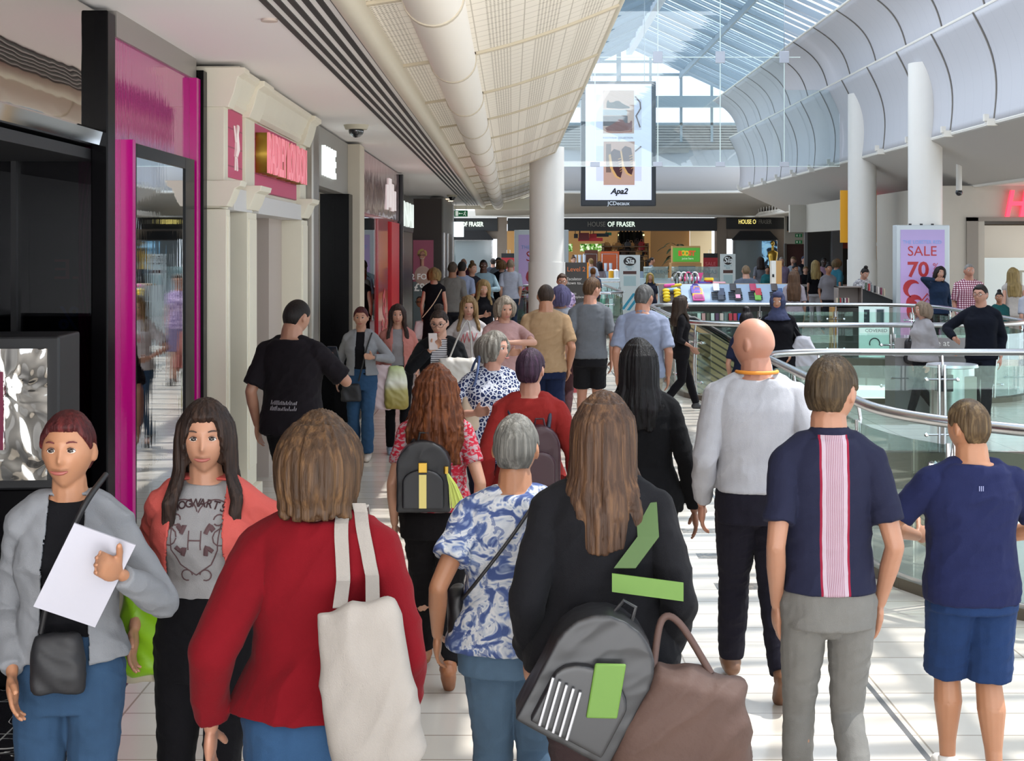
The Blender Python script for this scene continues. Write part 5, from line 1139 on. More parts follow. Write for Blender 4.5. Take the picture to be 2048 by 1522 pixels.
        if glasses != 'sun': g_.build('glasses', mat(glasses, .3), body)
        else:
            g_.build('sunglasses', BLACKM, body)
    # ---- hair
    hs_, hcol = hair[0], hair[1]; hl = hair[2] if len(hair) > 2 else .70
    if hs_ == 'hijab':
        m = MB(); r_ = bmesh.ops.create_icosphere(m.b, subdivisions=4, radius=1)
        for v in r_['verts']:
            u = v.co.normalized(); k = 1.17
            if u.y < -.35 and abs(u.x) < .62 and -.78 < u.z < .55: k = .72
            v.co = HD(hc0 + Vector((u.x * rx * k * 1.05, u.y * ry * k, u.z * rz_ * k)))
        m.loft([(0, 0, .80 * h, .105 * h, .085 * h), (0, -.01 * h, .83 * h, .075 * h, .07 * h), (0, 0, .87 * h, .052 * h, .055 * h), (0, .004 * h, .90 * h, .045 * h, .05 * h)], 24)
        baked(m, 'headscarf', cloth(hcol), body, vox, 2, fold(.006 * h, (10, 10, 16), sd0))
    elif hs_ != 'bald':
        m = MB(); r_ = bmesh.ops.create_icosphere(m.b, subdivisions=5 if fs else 4, radius=1)
        longh = hs_ in ('long', 'bob', 'curly', 'pony')
        th = {'short': 1.085, 'crop': 1.05, 'bun': 1.07, 'pony': 1.08}.get(hs_, 1.14)
        for v in r_['verts']:
            u = v.co.normalized(); az = abs(math.atan2(u.x, -u.y))     # 0 = front
            if hs_ in ('short', 'crop', 'bun', 'pony'):
                line = .50 if az < .7 else (.50 - (az - .7) * .9 if az < 1.25 else (-.02 if az < 1.45 else (.12 if az < 1.75 else max(-.62, .12 - (az - 1.75) * 1.4))))
            else:
                line = .48 if az < .55 else max(-.80, .48 - (az - .55) * 2.9)
            t = (u.z - line) / .10; k = th if t > 1 else (.80 + (th - .80) * max(0, t))
            if hs_ in ('short',) and u.z > .3: k *= 1.02
            zz = 1.0 if u.z < .3 else 1.0 + .03
            v.co = HD(hc0 + Vector((u.x * rx * k * 1.02, u.y * ry * k * (1.0 if u.y < 0 else (1.05 - (.30 * max(0, -u.z - .1) if not longh else 0))), u.z * rz_ * k * zz)))
        random.seed(PEOPLE)
        if hs_ in ('long', 'bob', 'curly'):
            zb = hl * h; nl = 84 if fs else 34
            gap = 1.05 if hs_ != 'bob' else .95
            for i in range(nl):
                az = gap + (2 * math.pi - 2 * gap) * (i + random.uniform(-.3, .3)) / (nl - 1)
                dx, dy = math.sin(az), -math.cos(az)     # az 0 = front (-y)
                jit = random.uniform(.92, 1.06); P = []; Rr = []
                endz = zb + random.uniform(-.006, .012) * h + (.0 if dy > 0 else .02 * h)
                K = 9
                for k in range(K):
                    t = k / (K - 1); z = hc0.z + rz_ * .80 + (endz - hc0.z - rz_ * .80) * t
                    el = max(0, (z - hc0.z) / rz_); rad = math.sqrt(max(0, 1 - min(1, el) ** 2)) * 1.10
                    fl = 1 + (.30 if hs_ == 'curly' else .16 if hs_ == 'bob' else .05) * math.sin(min(1, t * 1.15) * math.pi * .85) * (1.25 if hs_ != 'long' else 1)
                    tz = max(0, (.88 * h - z) / h); wid = rx * rad * jit * fl * (1 + .0 * tz); dep = ry * rad * jit * fl
                    px = dx * wid; py = dy * dep + .002 * h
                    if z < .86 * h:
                        q = min(1, (.86 * h - z) / (.05 * h)); 
                        if dy > -.15: py = max(py, .040 * h * q + py * (1 - q)) + q * .012 * h * random.uniform(.6, 1.3); px *= (1 + .25 * q) 
                        else: py = min(py, -.050 * h * q + py * (1 - q)); px *= (1 + .35 * q)
                    if hs_ == 'curly': px += .006 * h * math.sin(t * 22 + i); py += .006 * h * math.cos(t * 19 + i * 2)
                    P.append(HD(Vector((px, py, z))) if z > .80 * h else up(Vector((px, py, z))) + (HD(Vector((px, py, .86 * h))) - up(Vector((px, py, .86 * h)))) * .6)
                    Rr.append((.0088 if fs else .014) * h * (1.0 if t < .75 else 1 - (t - .75) * 1.6))
                m.tube(P, 0, 7, radii=Rr)
        if hs_ == 'bun':
            m.ball(HD(hc0 + Vector((0, ry * .15, rz_ * 1.22))), .026 * h, 3, (1, 1, .8))
        if hs_ == 'pony':
            P = [HD(hc0 + Vector((0, ry * 1.0, rz_ * .25))), HD(hc0 + Vector((0, ry * 1.45, rz_ * .1))), HD(hc0 + Vector((0, ry * 1.4, -rz_ * .9))), HD(hc0 + Vector((0, ry * 1.2, -rz_ * 2.2)))]
            m.tube(P, 0, 10, radii=[.012 * h, .022 * h, .02 * h, .006 * h])
        c = HD(hc0)
        baked(m, 'hair', hairm(hcol, hair[3] if len(hair) > 3 else None), body, vox * .9, 1, strands({'crop': .0012, 'short': .0035}.get(hs_, .0055) * (h / 1.7), c.x, c.y, seed=sd0))
    # ---- clothing
    def sleeve(mb, key, frac, off, flare=1.0, n=14):
        S0, E_, W, sd = armsJ[key][:4]; ra = (.0225 if f_ else .0265) * bw ** .7 * h
        tot = 2.0; P = [S0 + Vector((-sd * .02 * h, 0, 0)), S0]; Rr = [ra * 1.02 + off, ra * 1.08 + off]
        if frac <= 1:
            P += [S0.lerp(E_, frac * .5), S0.lerp(E_, frac)]; Rr += [ra * 1.03 + off, (ra * .98 + off) * flare]
        else:
            t = min(frac - 1, .97); P += [S0.lerp(E_, .5), E_, E_.lerp(W, t * .5), E_.lerp(W, t)]; Rr += [ra + off, ra * .86 + off, ra * .8 + off * .9, (ra * .60 + off * .75) * flare]
        for i in range(len(P) - 1): mb.cyl(P[i], P[i + 1], Rr[i], Rr[i + 1], n)
        for p_, r in list(zip(P, Rr))[:-1]: mb.ball(p_, r, 2)
    def garment(g, name, extra=0):
        m = MB(); off = g.get('off', .010) + extra; hem = g.get('hem', .50); col = g.get('collar', .840)
        torso(m, hem, col, off, g.get('flare', 1.04))
        # trapezius bridge
        limb(m, [shoulder(-1), up(T(-.045, .010, .822)), up(T(.045, .010, .822)), shoulder(1)], [.024 * h + off, .026 * h + off * .8, .026 * h + off * .8, .024 * h + off])
        if f_ and g.get('bust', 1):
            for sd in (-1, 1): m.ball(up(T(.042 * sd, -.048 * bw, .735)), .034 * h * bw + off * .4, 2, (1, .8, 1))
        if g.get('sleeve', .8) > 0:
            for key in ('l', 'r'): sleeve(m, key, g.get('sleeve', .8), g.get('soff', off * .75), g.get('sflare', 1.06 if g.get('sleeve', .8) <= 1 else 1.0))
        if g.get('shirtcollar'):
            c = up(T(0, .012, .852)); m.cyl(c - Vector((0, 0, .016 * h)), c + Vector((0, 0, .010 * h)), .040 * h, .038 * h, 20)
        if g.get('hood'):
            m.ball(up(T(0, .062, .822)), .05 * h, 2, (1.25, .6, .8))
        op = g.get('open')
        nit = {2: 9, 1: 6, 0: 4, -1: 2}[near]; fo = fold(g.get('wr', .006) if near > -1 else .004, g.get('wsc', (8, 8, 12)), sd0 + len(name))
        def post(me):
            fo(me)
            if op:
                bm = bmesh.new(); bm.from_mesh(me); kill = []
                for fc_ in bm.faces:
                    c = fc_.calc_center_median(); zf = c.z / h
                    wd = op * h * (.55 + .9 * max(0, (.80 - zf))) 
                    ex_ = .10 * h
                    if c.y < -.012 * h and abs(c.x) < wd and zf < .86: kill.append(fc_)
                bmesh.ops.delete(bm, geom=kill, context='FACES'); bm.to_mesh(me); bm.free()
        o = baked(m, name, g.get('mat') or cloth(g['c']), body, vox * 1.05, nit, post)
        if op:
            q = o.modifiers.new('s', 'SOLIDIFY'); q.thickness = .008; q.offset = -1
        return o
    if over and top: top['off'] = .004; top['soff'] = .002; top['wr'] = .003
    if top: garment(top, top.get('name', 'shirt'))
    if over: garment(over, over.get('name', 'jacket'), over.get('extra', .009))
    if bottom:
        m = MB(); off = bottom.get('off', .008); ln = bottom.get('len', 1.0); kind = bottom.get('kind', 'trousers')
        torso(m, .462, bottom.get('waist', .60), off * .6 + .004)
        if kind == 'skirt':
            ze = bottom.get('z', .25); m.loft([(0, 0, ze * h, .125 * h, .11 * h), (0, 0, .42 * h, .112 * h, .09 * h), (0, 0, .5 * h, .108 * h * bw, .078 * h)], 28)
        else:
            m.ball(T(0, .006, .478 + dz), .05 * h, 2, (1, .9, .9))
            if seat: m.cyl(T(0, 0, .5), T(0, 0, .5 + dz), .1 * h, .1 * h, 16)
            for hip, kn, an, sd, back in legsJ:
                mid = hip.lerp(kn, .45)
                if ln <= 1: P = [hip + T(0, 0, .01), mid, hip.lerp(kn, ln)]; Rr = [rt * 1.0 + off, rt * .86 + off, rt * .70 + off * bottom.get('flare', 2.2)]
                else:
                    e = an + T(0, 0, .002); P = [hip + T(0, 0, .01), mid, kn, kn.lerp(an, .35) + T(0, .005, 0), kn.lerp(an, .98)]; tp_ = bottom.get('taper', 1.0)
                    Rr = [rt * 1.0 + off, rt * .84 + off, rt * .60 + off, rt * .60 * tp_ + off * tp_, rt * .50 * tp_ + off * tp_]
                for i in range(len(P) - 1): m.cyl(P[i], P[i + 1], Rr[i], Rr[i + 1], 16)
                for p_, r in list(zip(P, Rr))[:-1]: m.ball(p_, r, 2)
        baked(m, kind, bottom.get('mat') or cloth(bottom['c']), body, vox * 1.1, 3, fold(bottom.get('wr', .005), (9, 9, 15), sd0 + 5))
    if shoe and near > -1:
        for hip, kn, an, sd, back in legsJ:
            m = MB(); c = an - T(0, 0, .0); q = math.radians(38) if back else 0
            def FT(px, py, pz):
                v = Vector((px * h, py * h * math.cos(q) - pz * h * math.sin(q) * -1 * 0, 0)); vy, vz = py * h, pz * h
                return c + Vector((px * h, vy * math.cos(q) - vz * math.sin(q), vy * math.sin(q) + vz * math.cos(q)))
            limb(m, [FT(0, .022, -.026), FT(0, -.03, -.026), FT(0, -.085, -.030)], [.0235 * h, .0250 * h, .0205 * h], 10); m.cyl(FT(0, .008, -.02), FT(0, .003, .014), .028 * h, .026 * h, 12)
            def flat(me, q_=q, c_=c):
                v, n = verts_np(me)
                if q_ == 0: v[:, 2] = np.maximum(v[:, 2], .004)
                me.vertices.foreach_set('co', v.ravel()); me.update()
            baked(m, 'shoe', mat(shoe, .5), body, max(vox, .006), 2, flat)
    # references for carried things
    Mw = Matrix.Translation((X, d, 0)) @ Matrix.Rotation(rz + math.radians(bodyturn), 4, 'Z')
    return dict(o=body, M=Mw, h=h, arms=armsJ, up=up, T=T, s=s, sd=(lambda key: armsJ[key][3]), HD=HD, hc=hc0, tring=tring, vox=vox, sh=shoulder)
# ------------------------------------------------------------------ patterned cloth
def pat(name, fn, rough=.88):
    n = NT(name); c = fn(n); n.set(Base_Color=c, Roughness=rough); n.b.inputs['Specular IOR Level'].default_value = .2
    n.bump(n.noise(300, 2), .25, .003); return n.m
def p_red(n):
    f = n.noise(1, 3, n.mapping((38, 38, 60)), dist=1); return n.ramp(f, [(.42, '#9c1c2e'), (.5, '#a83546'), (.56, '#988589')])
def p_floral(n):
    v = n.noise(1, 2, n.mapping((11, 11, 13)), dist=2.2); w2 = n.noise(1, 4, n.mapping((26, 26, 22)), dist=1.5)
    a = n.ramp(v, [(.40, '#3d4c78'), (.47, '#76839f'), (.53, '#b9babc'), (.64, '#a0a6b0'), (.72, '#566893')]); return n.mix(n.math('MULTIPLY', n.math('GREATER_THAN', w2, .60), .7), a, '#41527f')
def p_leo(n):
    q = n.voro(38, 'DISTANCE_TO_EDGE'); r = n.ramp(q, [(.05, '#b9bcc6'), (.10, '#b4b7c2'), (.14, '#1f294f')]); c = n.voro(38); return n.mix(n.math('LESS_THAN', c, .16), r, '#7d87a6')
def p_plaid(n):
    x, y, z = n.xyz(); a = n.math('COMPARE', n.math('FRACT', n.math('MULTIPLY', x, 26)), .5, .26); b = n.math('COMPARE', n.math('FRACT', n.math('MULTIPLY', z, 26)), .5, .26)
    return n.ramp(n.math('MULTIPLY', n.math('ADD', a, b), .5), [(.2, '#e3dde4'), (.5, '#a0606f'), (.9, '#5d2c46')], 'CONSTANT')
def p_stripes(n):
    z = n.xyz()[2]; return n.mix(n.math('COMPARE', n.math('FRACT', n.math('MULTIPLY', z, 55)), .5, .22), '#b9b7b8', '#4d4a50')
def p_polo(n):
    x, y, z = n.xyz(); bk = n.math('GREATER_THAN', y, 0.0)
    ax = n.math('ABSOLUTE', x); a = n.math('MULTIPLY', n.math('LESS_THAN', ax, .052), bk); w1 = n.math('MULTIPLY', n.math('LESS_THAN', ax, .044), bk); w2 = n.math('MULTIPLY', n.math('LESS_THAN', ax, .030), bk)
    st = n.math('MULTIPLY', w2, n.math('COMPARE', n.math('FRACT', n.math('MULTIPLY', x, 160)), .5, .25))
    low = n.math('LESS_THAN', z, 1.50)
    c = n.mix(n.math('MULTIPLY', a, low), '#1a1c30', '#7c1a30'); c = n.mix(n.math('MULTIPLY', w1, low), c, '#a3929c'); return n.mix(n.math('MULTIPLY', st, low), c, '#86626f')
def p_purple(n): return n.ramp(n.noise(30, 3), [(.4, '#6f5c80'), (.55, '#a993b5'), (.65, '#cbbacb')])
def p_grey(n): return n.ramp(n.noise(24, 3, dist=1), [(.4, '#6f6d73'), (.55, '#a9a6a8'), (.65, '#c6c3c3')])

def acc(name, label, cat, R, group=None):
    o = empty(name); o.location = R['o'].location; o.rotation_euler = R['o'].rotation_euler; tag(o, label, cat, group); return o
def loc(R, px, py, y=0.0):
    "person-local point for a picture position"
    q = R['o'].matrix_world if False else None
    X0 = R['o'].location.x; wx = (px - CX) / R['s']; sg = -1 if math.cos(R['o'].rotation_euler.z) < 0 else 1
    return Vector(((wx - X0) * sg, y, H - (py - YH) / R['s']))
from mathutils.bvhtree import BVHTree
def conform(o, target, direction=(0, 1, 0), lift=.004):
    me = target.data; t = BVHTree.FromPolygons([v.co for v in me.vertices], [p.vertices for p in me.polygons])
    bm = bmesh.new(); bm.from_mesh(o.data); bmesh.ops.transform(bm, matrix=o.matrix_basis, verts=bm.verts)
    D = Vector(direction)
    for v in bm.verts:
        st_ = Vector((v.co.x, -D.y * 1.0, v.co.z)); hit = t.ray_cast(st_, D)
        if hit[0]: v.co.y = hit[0].y - D.y * lift
    bm.to_mesh(o.data); bm.free(); o.location = (0, 0, 0); o.rotation_euler = (0, 0, 0)
def flat_curve(name, paths, r, m, target, par, direction=(0, 1, 0)):
    b = MB()
    for P in paths:
        Q = []
        for a, c in zip(P, P[1:]):
            for k in range(4): Q.append(Vector(a).lerp(Vector(c), k / 4))
        Q.append(Vector(P[-1])); b.tube([(q.x, 0, q.y) for q in Q], r, 5)
    o = b.build(name, m, par)
    me = target.data; t = BVHTree.FromPolygons([v.co for v in me.vertices], [p.vertices for p in me.polygons]); D = Vector(direction)
    for v in o.data.vertices:
        hit = t.ray_cast(Vector((v.co.x, -D.y, v.co.z)), D)
        if hit[0]: v.co.y = v.co.y * .3 + hit[0].y - D.y * .002
    return o
def child(R, nm):
    for c in R['o'].children:
        if c.name.split('.')[0] == nm: return c
def soft_bag(par, name, m, c, wd, hg, dp, seed=0, taper=.85, vox=.010, amp=.012, sc=(7, 7, 9), e=3.5):
    b = MB(); x, y, z = c
    b.loft([(x, y, z - hg / 2, wd * .44, dp * .42), (x, y, z - hg * .44, wd * .5, dp * .5), (x, y, z, wd * .49 , dp * .5), (x, y, z + hg * .42, wd * .5 * taper, dp * .40), (x, y, z + hg / 2, wd * .47 * taper, dp * .2)], 28, e)
    return baked(b, name, m, par, vox, 4, fold(amp, sc, seed))
def strap(par, pts, r, m, name='strap', wd=None):
    P = [Vector(p) for p in pts]; Q = []
    for i in range(len(P) - 1):
        p0 = P[max(0, i - 1)]; p1 = P[i]; p2 = P[i + 1]; p3 = P[min(len(P) - 1, i + 2)]
        for k in range(6):
            t = k / 6; Q.append(.5 * ((2 * p1) + (p2 - p0) * t + (2 * p0 - 5 * p1 + 4 * p2 - p3) * t * t + (3 * p1 - p0 - 3 * p2 + p3) * t ** 3))
    Q.append(P[-1]); b = MB().tube(Q, r, 8)
    return b.build(name, m, par, smooth=60)

# ------------------------------------------------------------------ the crowd, nearest first
R1 = person('person with short dark red hair in grey jacket carrying white papers, lower left', 138, 656, 828, 8, 'f', near=2, skin='#c08e6c', hair=('short', '#5b2325', .8, '#8a3a38'), hy=-6, hp=-4,
            top=dict(c='#1b1b1f', sleeve=.6, hem=.575, off=.012, name='top'), over=dict(c='#9a9da3', sleeve=1.93, hem=.555, open=.062, flare=1.12, off=.014, name='jacket', shirtcollar=0, wr=.009), bottom=dict(mat=denim('#39587a'), len=2, off=.012, taper=1.2),
            arms=dict(l=(.105, .07, .545), r=(.112, .15, .735, (.7, -.1, -1))), bw=.90, eyes=True)
o = acc('paper_sheets', 'stack of white papers held by the red-haired person in the grey jacket', 'papers', R1)
b = MB()
for k in range(3): b.prism([(-.092, -.14), (.092, -.13), (.088, .14), (-.096, .13)], 'y', k * .003, k * .003 + .0015)
q = b.build('sheet_stack', mat('#a9a8b2', .7), o); q.location = loc(R1, 196, 1115, -.262); q.rotation_euler = (math.radians(10), math.radians(26), math.radians(8))
o = acc('crossbody_bag', 'black crossbody bag at the hip of the red-haired person with white papers', 'bag', R1)
soft_bag(o, 'bag_body', mat('#17171b', .6), loc(R1, 132, 1300, -.145), .15, .17, .06, 2); strap(o, [loc(R1, 100, 1240, -.14), loc(R1, 130, 1120, -.165), loc(R1, 180, 1000, -.15), loc(R1, 215, 945, -.05)], .009, BLACKM)
R2 = person('person with long dark hair in coral hooded jacket and lettered grey T-shirt, lower left', 410, 612, 805, -4, 'f', near=2, skin='#c39478', hair=('long', '#3a2a24', .735, '#5d4436'), hy=10, hp=0,
            top=dict(c='#a3a2a4', sleeve=.7, hem=.598, off=.010, name='shirt', wr=.006), over=dict(c='#e0625a', sleeve=1.6, hem=.60, open=.092, flare=1.12, off=.012, name='hooded_jacket', hood=1, wr=.009), bottom=dict(c='#151418', len=2, off=.003, taper=.9, waist=.625),
            arms=dict(l=(.150, .03, .56), r=(.13, .02, .62, (1, -.3, -.6))), bw=.98)
sh2 = child(R2, 'shirt'); INK = mat('#4a3336', .8)
letters = 'HOGWARTS'
for i, ch in enumerate(letters):
    a = (i - 3.5) / 3.5; t_ = text('chest_lettering', ch, INK, (a * .078, -.3, 1.335 - .016 * a * a), .034, (math.pi / 2, a * .32, 0), R2['o'], .0008, .0008); conform(t_, sh2, lift=.003)
def arc(cx, cz, r, a0, a1, n=10, sy=1): return [(cx + r * math.cos(a0 + (a1 - a0) * k / n), cz + r * sy * math.sin(a0 + (a1 - a0) * k / n)) for k in range(n + 1)]
cz0 = 1.225
flat_curve('chest_emblem', [arc(-.085, cz0 + .01, .026, 0, 6.2), arc(.085, cz0 + .01, .026, 0, 6.2), arc(-.05, cz0 + .07, .05, .3, 2.9), arc(.05, cz0 + .07, .05, .3, 2.9), [(-.08, cz0 + .05), (-.075, cz0 - .03), (-.05, cz0 - .08), (0, cz0 - .115), (.05, cz0 - .08), (.075, cz0 - .03), (.08, cz0 + .05)], [(-.02, cz0 + .03), (-.02, cz0 - .03)], [(.02, cz0 + .03), (.02, cz0 - .03)], [(-.02, cz0), (.02, cz0)], arc(-.03, cz0 - .115, .018, 0, 5), arc(.03, cz0 - .115, .018, -2, 3.1), arc(-.07, cz0 + .06, .016, 0, 5.5), arc(.07, cz0 + .06, .016, -2.4, 3.1)], .0022, INK, sh2, R2['o'])
flat_curve('emblem_beasts', [[(-.06, cz0 + .045), (-.045, cz0 + .03), (-.035, cz0 + .045), (-.045, cz0 + .02)], [(.035, cz0 + .02), (.045, cz0 + .045), (.06, cz0 + .03)], [(-.06, cz0 - .02), (-.045, cz0 - .035), (-.03, cz0 - .025), (-.04, cz0 - .05)], [(.035, cz0 - .05), (.04, cz0 - .02), (.06, cz0 - .035)]], .008, INK, sh2, R2['o'])
o = acc('carrier_bag', 'lime green and white plastic carrier bag hanging beside the coral jacket, lower left', 'carrier bag', R2)
ncb = NT('lime_plastic'); zz_ = ncb.xyz()[2]
ncb.set(Base_Color=ncb.ramp(ncb.math('ADD', ncb.math('MULTIPLY', zz_, 1.4), ncb.math('MULTIPLY', ncb.math('SUBTRACT', ncb.noise(3, 2), .5), .9)), [(.0, '#7fae1e'), (.28, '#6fa312'), (.42, '#cfd8c0'), (.62, '#e1e5d8'), (.9, '#86b92f')]), Roughness=.35); ncb.m.name = 'lime_plastic'
cb0 = loc(R2, 318, 1245, .02)
q = soft_bag(o, 'bag_body', ncb.m, (0, 0, 0), .26, .34, .11, 5, .8, .010, .016); q.location = cb0
q2 = soft_bag(o, 'second_bag', mat('#b9b19c', .5), (0, 0, 0), .16, .36, .08, 7, .9, .010, .012); q2.location = cb0 + Vector((-.1, .02, -.02)); q2.name = 'inner_bag'
hz_ = R2['arms']['l'][2] if False else None
strap(o, [cb0 + Vector((-.06, 0, .16)), cb0 + Vector((-.02, 0, .23)), cb0 + Vector((.02, 0, .24)), cb0 + Vector((.07, 0, .16))], .006, mat('#8cbf35', .4), 'handle')

R3 = person('person from behind in a big red cardigan with brown bob and white tote bag', 638, 742, 832, 180, 'f', near=2, skin='#b98a72', hair=('bob', '#59402c', .85, '#8c6742'), hy=-4,
            top=dict(c='#7a0213', sleeve=1.86, hem=.545, off=.022, soff=.022, flare=1.28, name='cardigan', wr=.012, wsc=(5, 5, 6), bust=0, shirtcollar=0), bottom=dict(mat=denim('#2f5279'), len=2, off=.02, taper=1.3), arms=dict(l=(.185, -.02, .515), r=(.15, .03, .53)), bw=1.06, stride=.12)
o = acc('tote_bag', 'white canvas tote bag on the shoulder of the person in the red cardigan', 'tote bag', R3)
nt = cloth('#aaa39c', .08); nt.name = 'canvas'
c3 = loc(R3, 752, 1318, .225); q = soft_bag(o, 'bag_body', nt, (0, 0, 0), .225, .41, .10, 9, .92, .008, .016, (5, 5, 5), 3); q.location = c3; q.rotation_euler = (math.radians(-4), math.radians(9), 0)
_cm = child(R3, 'cardigan').data; _bt = BVHTree.FromPolygons([v.co for v in _cm.vertices], [p.vertices for p in _cm.polygons])
for x0, x1 in ((loc(R3, 700, 0).x, loc(R3, 690, 0).x), (loc(R3, 762, 0).x, loc(R3, 722, 0).x)):
    zt = c3.z + .195; zs = 1.475; QQ = []
    for k in range(22):
        t = k / 21; x_ = x0 + (x1 - x0) * t; z_ = zt + (zs - zt) * t; hit = _bt.ray_cast(Vector((x_, 1, z_)), Vector((0, -1, 0)))
        y_ = hit[0].y + .012 if hit[0] else .05; QQ.append(Vector((x_, max(y_, c3.y * (1 - t * 2.2) if t < .45 else 0), z_)))
    top_ = _bt.ray_cast(Vector((x1, .0, 2)), Vector((0, 0, -1))); 
    if top_[0]:
        QQ += [Vector((x1, .03, top_[0].z + .012)), Vector((x1, -.03, top_[0].z + .008)), Vector((x1, -.08, top_[0].z - .05))]
    b = MB(); V = [[b.b.verts.new(p + Vector((u, 0, 0))) for u in (-.018, .018)] for p in QQ]
    for A_, B_ in zip(V, V[1:]): b.b.faces.new((A_[0], A_[1], B_[1], B_[0]))
    b.build('handle', nt, o, solid=.004)

R4 = person('person from behind with curly ginger hair, red patterned top and black backpack', 872, 400, 732, 180, 'f', near=2, skin='#c79a80', hair=('curly', '#7a4326', .695, '#b0683a'),
            top=dict(mat=pat('red_print', p_red), sleeve=.62, hem=.55, off=.012, flare=1.12, name='blouse', wr=.006), bottom=dict(c='#1a1719', len=2, off=.006), shoe='#8a5636', arms=dict(l=(.150, .0, .50), r=(.155, .02, .52)), bw=1.08, stride=.15, lead=1)
def backpack(R, label, px, py, wd, hg, dp, c, y0=.10, tassel=None, strapc='#15151a', straps=True, lime=None, nm='backpack', tilt=0):
    o = acc(nm, label, 'backpack', R); cc = loc(R, px, py, y0 + dp / 2); g = empty('pack'); 
    b = MB(); poly = [(-wd / 2, -hg / 2), (wd / 2, -hg / 2), (wd / 2, hg * .15)] + [(wd / 2 * math.cos(a), hg * .15 + hg * .35 * math.sin(a)) for a in np.linspace(.2, math.pi - .2, 9)] + [(-wd / 2, hg * .15)]
    b.prism(poly, 'y', -dp / 2, dp / 2); q = baked(b, 'pack_body', mat(c, .45), o, .006, 8, fold(.003, (9, 9, 9))); q.location = cc; q.rotation_euler = (0, tilt, 0)
    bpy.data.objects.remove(g)
    b = MB(); b.prism([(p[0] * .78, p[1] * .55 - hg * .16) for p in poly], 'y', dp / 2 - .02, dp / 2 + .03); p_ = baked(b, 'front_pocket', mat(c, .4), q, .006, 6)
    zz = [(p[0] * .93, dp * .22, p[1] * .93 + .004) for p in poly[2:]]; MB().tube(zz, .005, 6).build('zip', mat('#3a3a3e', .3, .7), q)
    MB().tube([(-.03, 0, hg / 2 - .01), (-.02, 0, hg / 2 + .035), (.02, 0, hg / 2 + .035), (.03, 0, hg / 2 - .01)], .006, 6).build('grab_handle', mat(c, .45), q)
    if straps:
        for sd in (-1, 1):
            s0 = R['sh'](sd) + Vector((-sd * .045, 0, .03)); strap(o, [cc + Vector((sd * wd * .22, -dp * .2, hg * .45)), Vector((s0.x, s0.y + .085, s0.z - .045)), s0 + Vector((0, .01, .035)), s0 + Vector((0, -.09, -.05)), s0 + Vector((sd * .03, -.10, -.2)), cc + Vector((sd * wd * .45, -dp * .6, -hg * .3))], .011, mat(strapc, .6))
    if tassel:
        MB().box(-.018, .018, dp / 2 + .03, dp / 2 + .038, -hg * .42, hg * .05).build('gold_strip', mat('#b7a866', .3, .6), q); MB().box(-.022, .022, dp / 2 + .03, dp / 2 + .05, hg * .08, hg * .22).build('buckle', GOLD, q, bevel=.004)
        t = MB(); random.seed(2)
        for k in range(40):
            a = random.random() * 6.28; r0 = random.random(); t.tube([(-wd * .43, dp / 2 + .02, hg * .1), (-wd * .43 - .012 + .018 * r0 * math.cos(a) - .02, dp / 2 + .03 + .015 * r0 * math.sin(a), -hg * .1), (-wd * .43 - .03 + .042 * r0 * math.cos(a) - .03, dp / 2 + .03 + .02 * r0 * math.sin(a), -hg * .42)], .0035, 4)
        t.build('tassel', mat(tassel, .7), q); MB().cyl((-wd * .43, dp / 2 + .02, hg * .06), (-wd * .43, dp / 2 + .02, hg * .16), .012, n=10).build('tassel_cap', GOLD, q)
    return o, q, cc
backpack(R4, 'small black backpack with gold strip and lime tassel on the ginger-haired person', 852, 940, .26, .345, .12, '#18181c', .105, '#c3cf6a')
R5 = person('person from behind with short silver hair and blue-white floral top', 1030, 588, 835, 180, 'f', near=2, skin='#b07f5e', hair=('short', '#84827c', .8, '#b5b2aa'), top=dict(mat=pat('floral_print', p_floral), sleeve=.62, hem=.515, off=.020, soff=.016, flare=1.16, name='blouse', wr=.008, bust=0, sflare=1.2),
            bottom=dict(mat=denim('#5b7690'), len=2, off=.010, taper=1.1), arms=dict(l=(.185, -.0, .535), r=(.15, .05, .55)), bw=1.16, hy=-8)
o = acc('crossbody_strap_bag', 'thin black strap and small bag across the floral top of the silver-haired person', 'bag', R5)
strap(o, [loc(R5, 1085, 978, -.02), loc(R5, 1070, 992, .10), loc(R5, 1020, 1060, .150), loc(R5, 950, 1150, .150), loc(R5, 925, 1190, .06)], .006, BLACKM); soft_bag(o, 'bag_body', BLACKM, loc(R5, 915, 1225, -.02), .06, .16, .18, 3)
R6 = person('person from behind with long wavy brown hair, black jacket and slung rucksack', 1205, 640, 792, 180, 'f', near=2, skin='#b98d74', hair=('long', '#604636', .725, '#946d4c'), hy=-15,
            top=dict(c='#1e1e22', sleeve=1.93, hem=.50, off=.022, soff=.016, flare=1.12, name='jacket', wr=.012, bust=0, wsc=(6, 6, 7)), bottom=dict(mat=cloth('#4f3f40'), len=2, off=.014), arms=dict(l=(.155, .04, .51), r=(.14, .03, .52)), bw=1.14)
bo, bq, bc_ = backpack(R6, 'large black rucksack with lime green panels slung low on the person with long wavy hair', 1175, 1300, .30, .40, .17, '#1c1c1f', .17, straps=False, tilt=math.radians(-28))
LIME = mat('#527527', .6)
MB().prism([(-.10, -.05), (-.02, -.09), (.03, .06), (-.05, .10)], 'y', .112, .125).build('lime_panel', LIME, bq, bevel=.005)
for k in range(5): MB().tube([(.0 + .022 * k, .125, -.17), (.03 + .022 * k, .13, -.03)], .005, 5).build('reflective_cord', mat('#a5a5a8', .3, .4), bq)
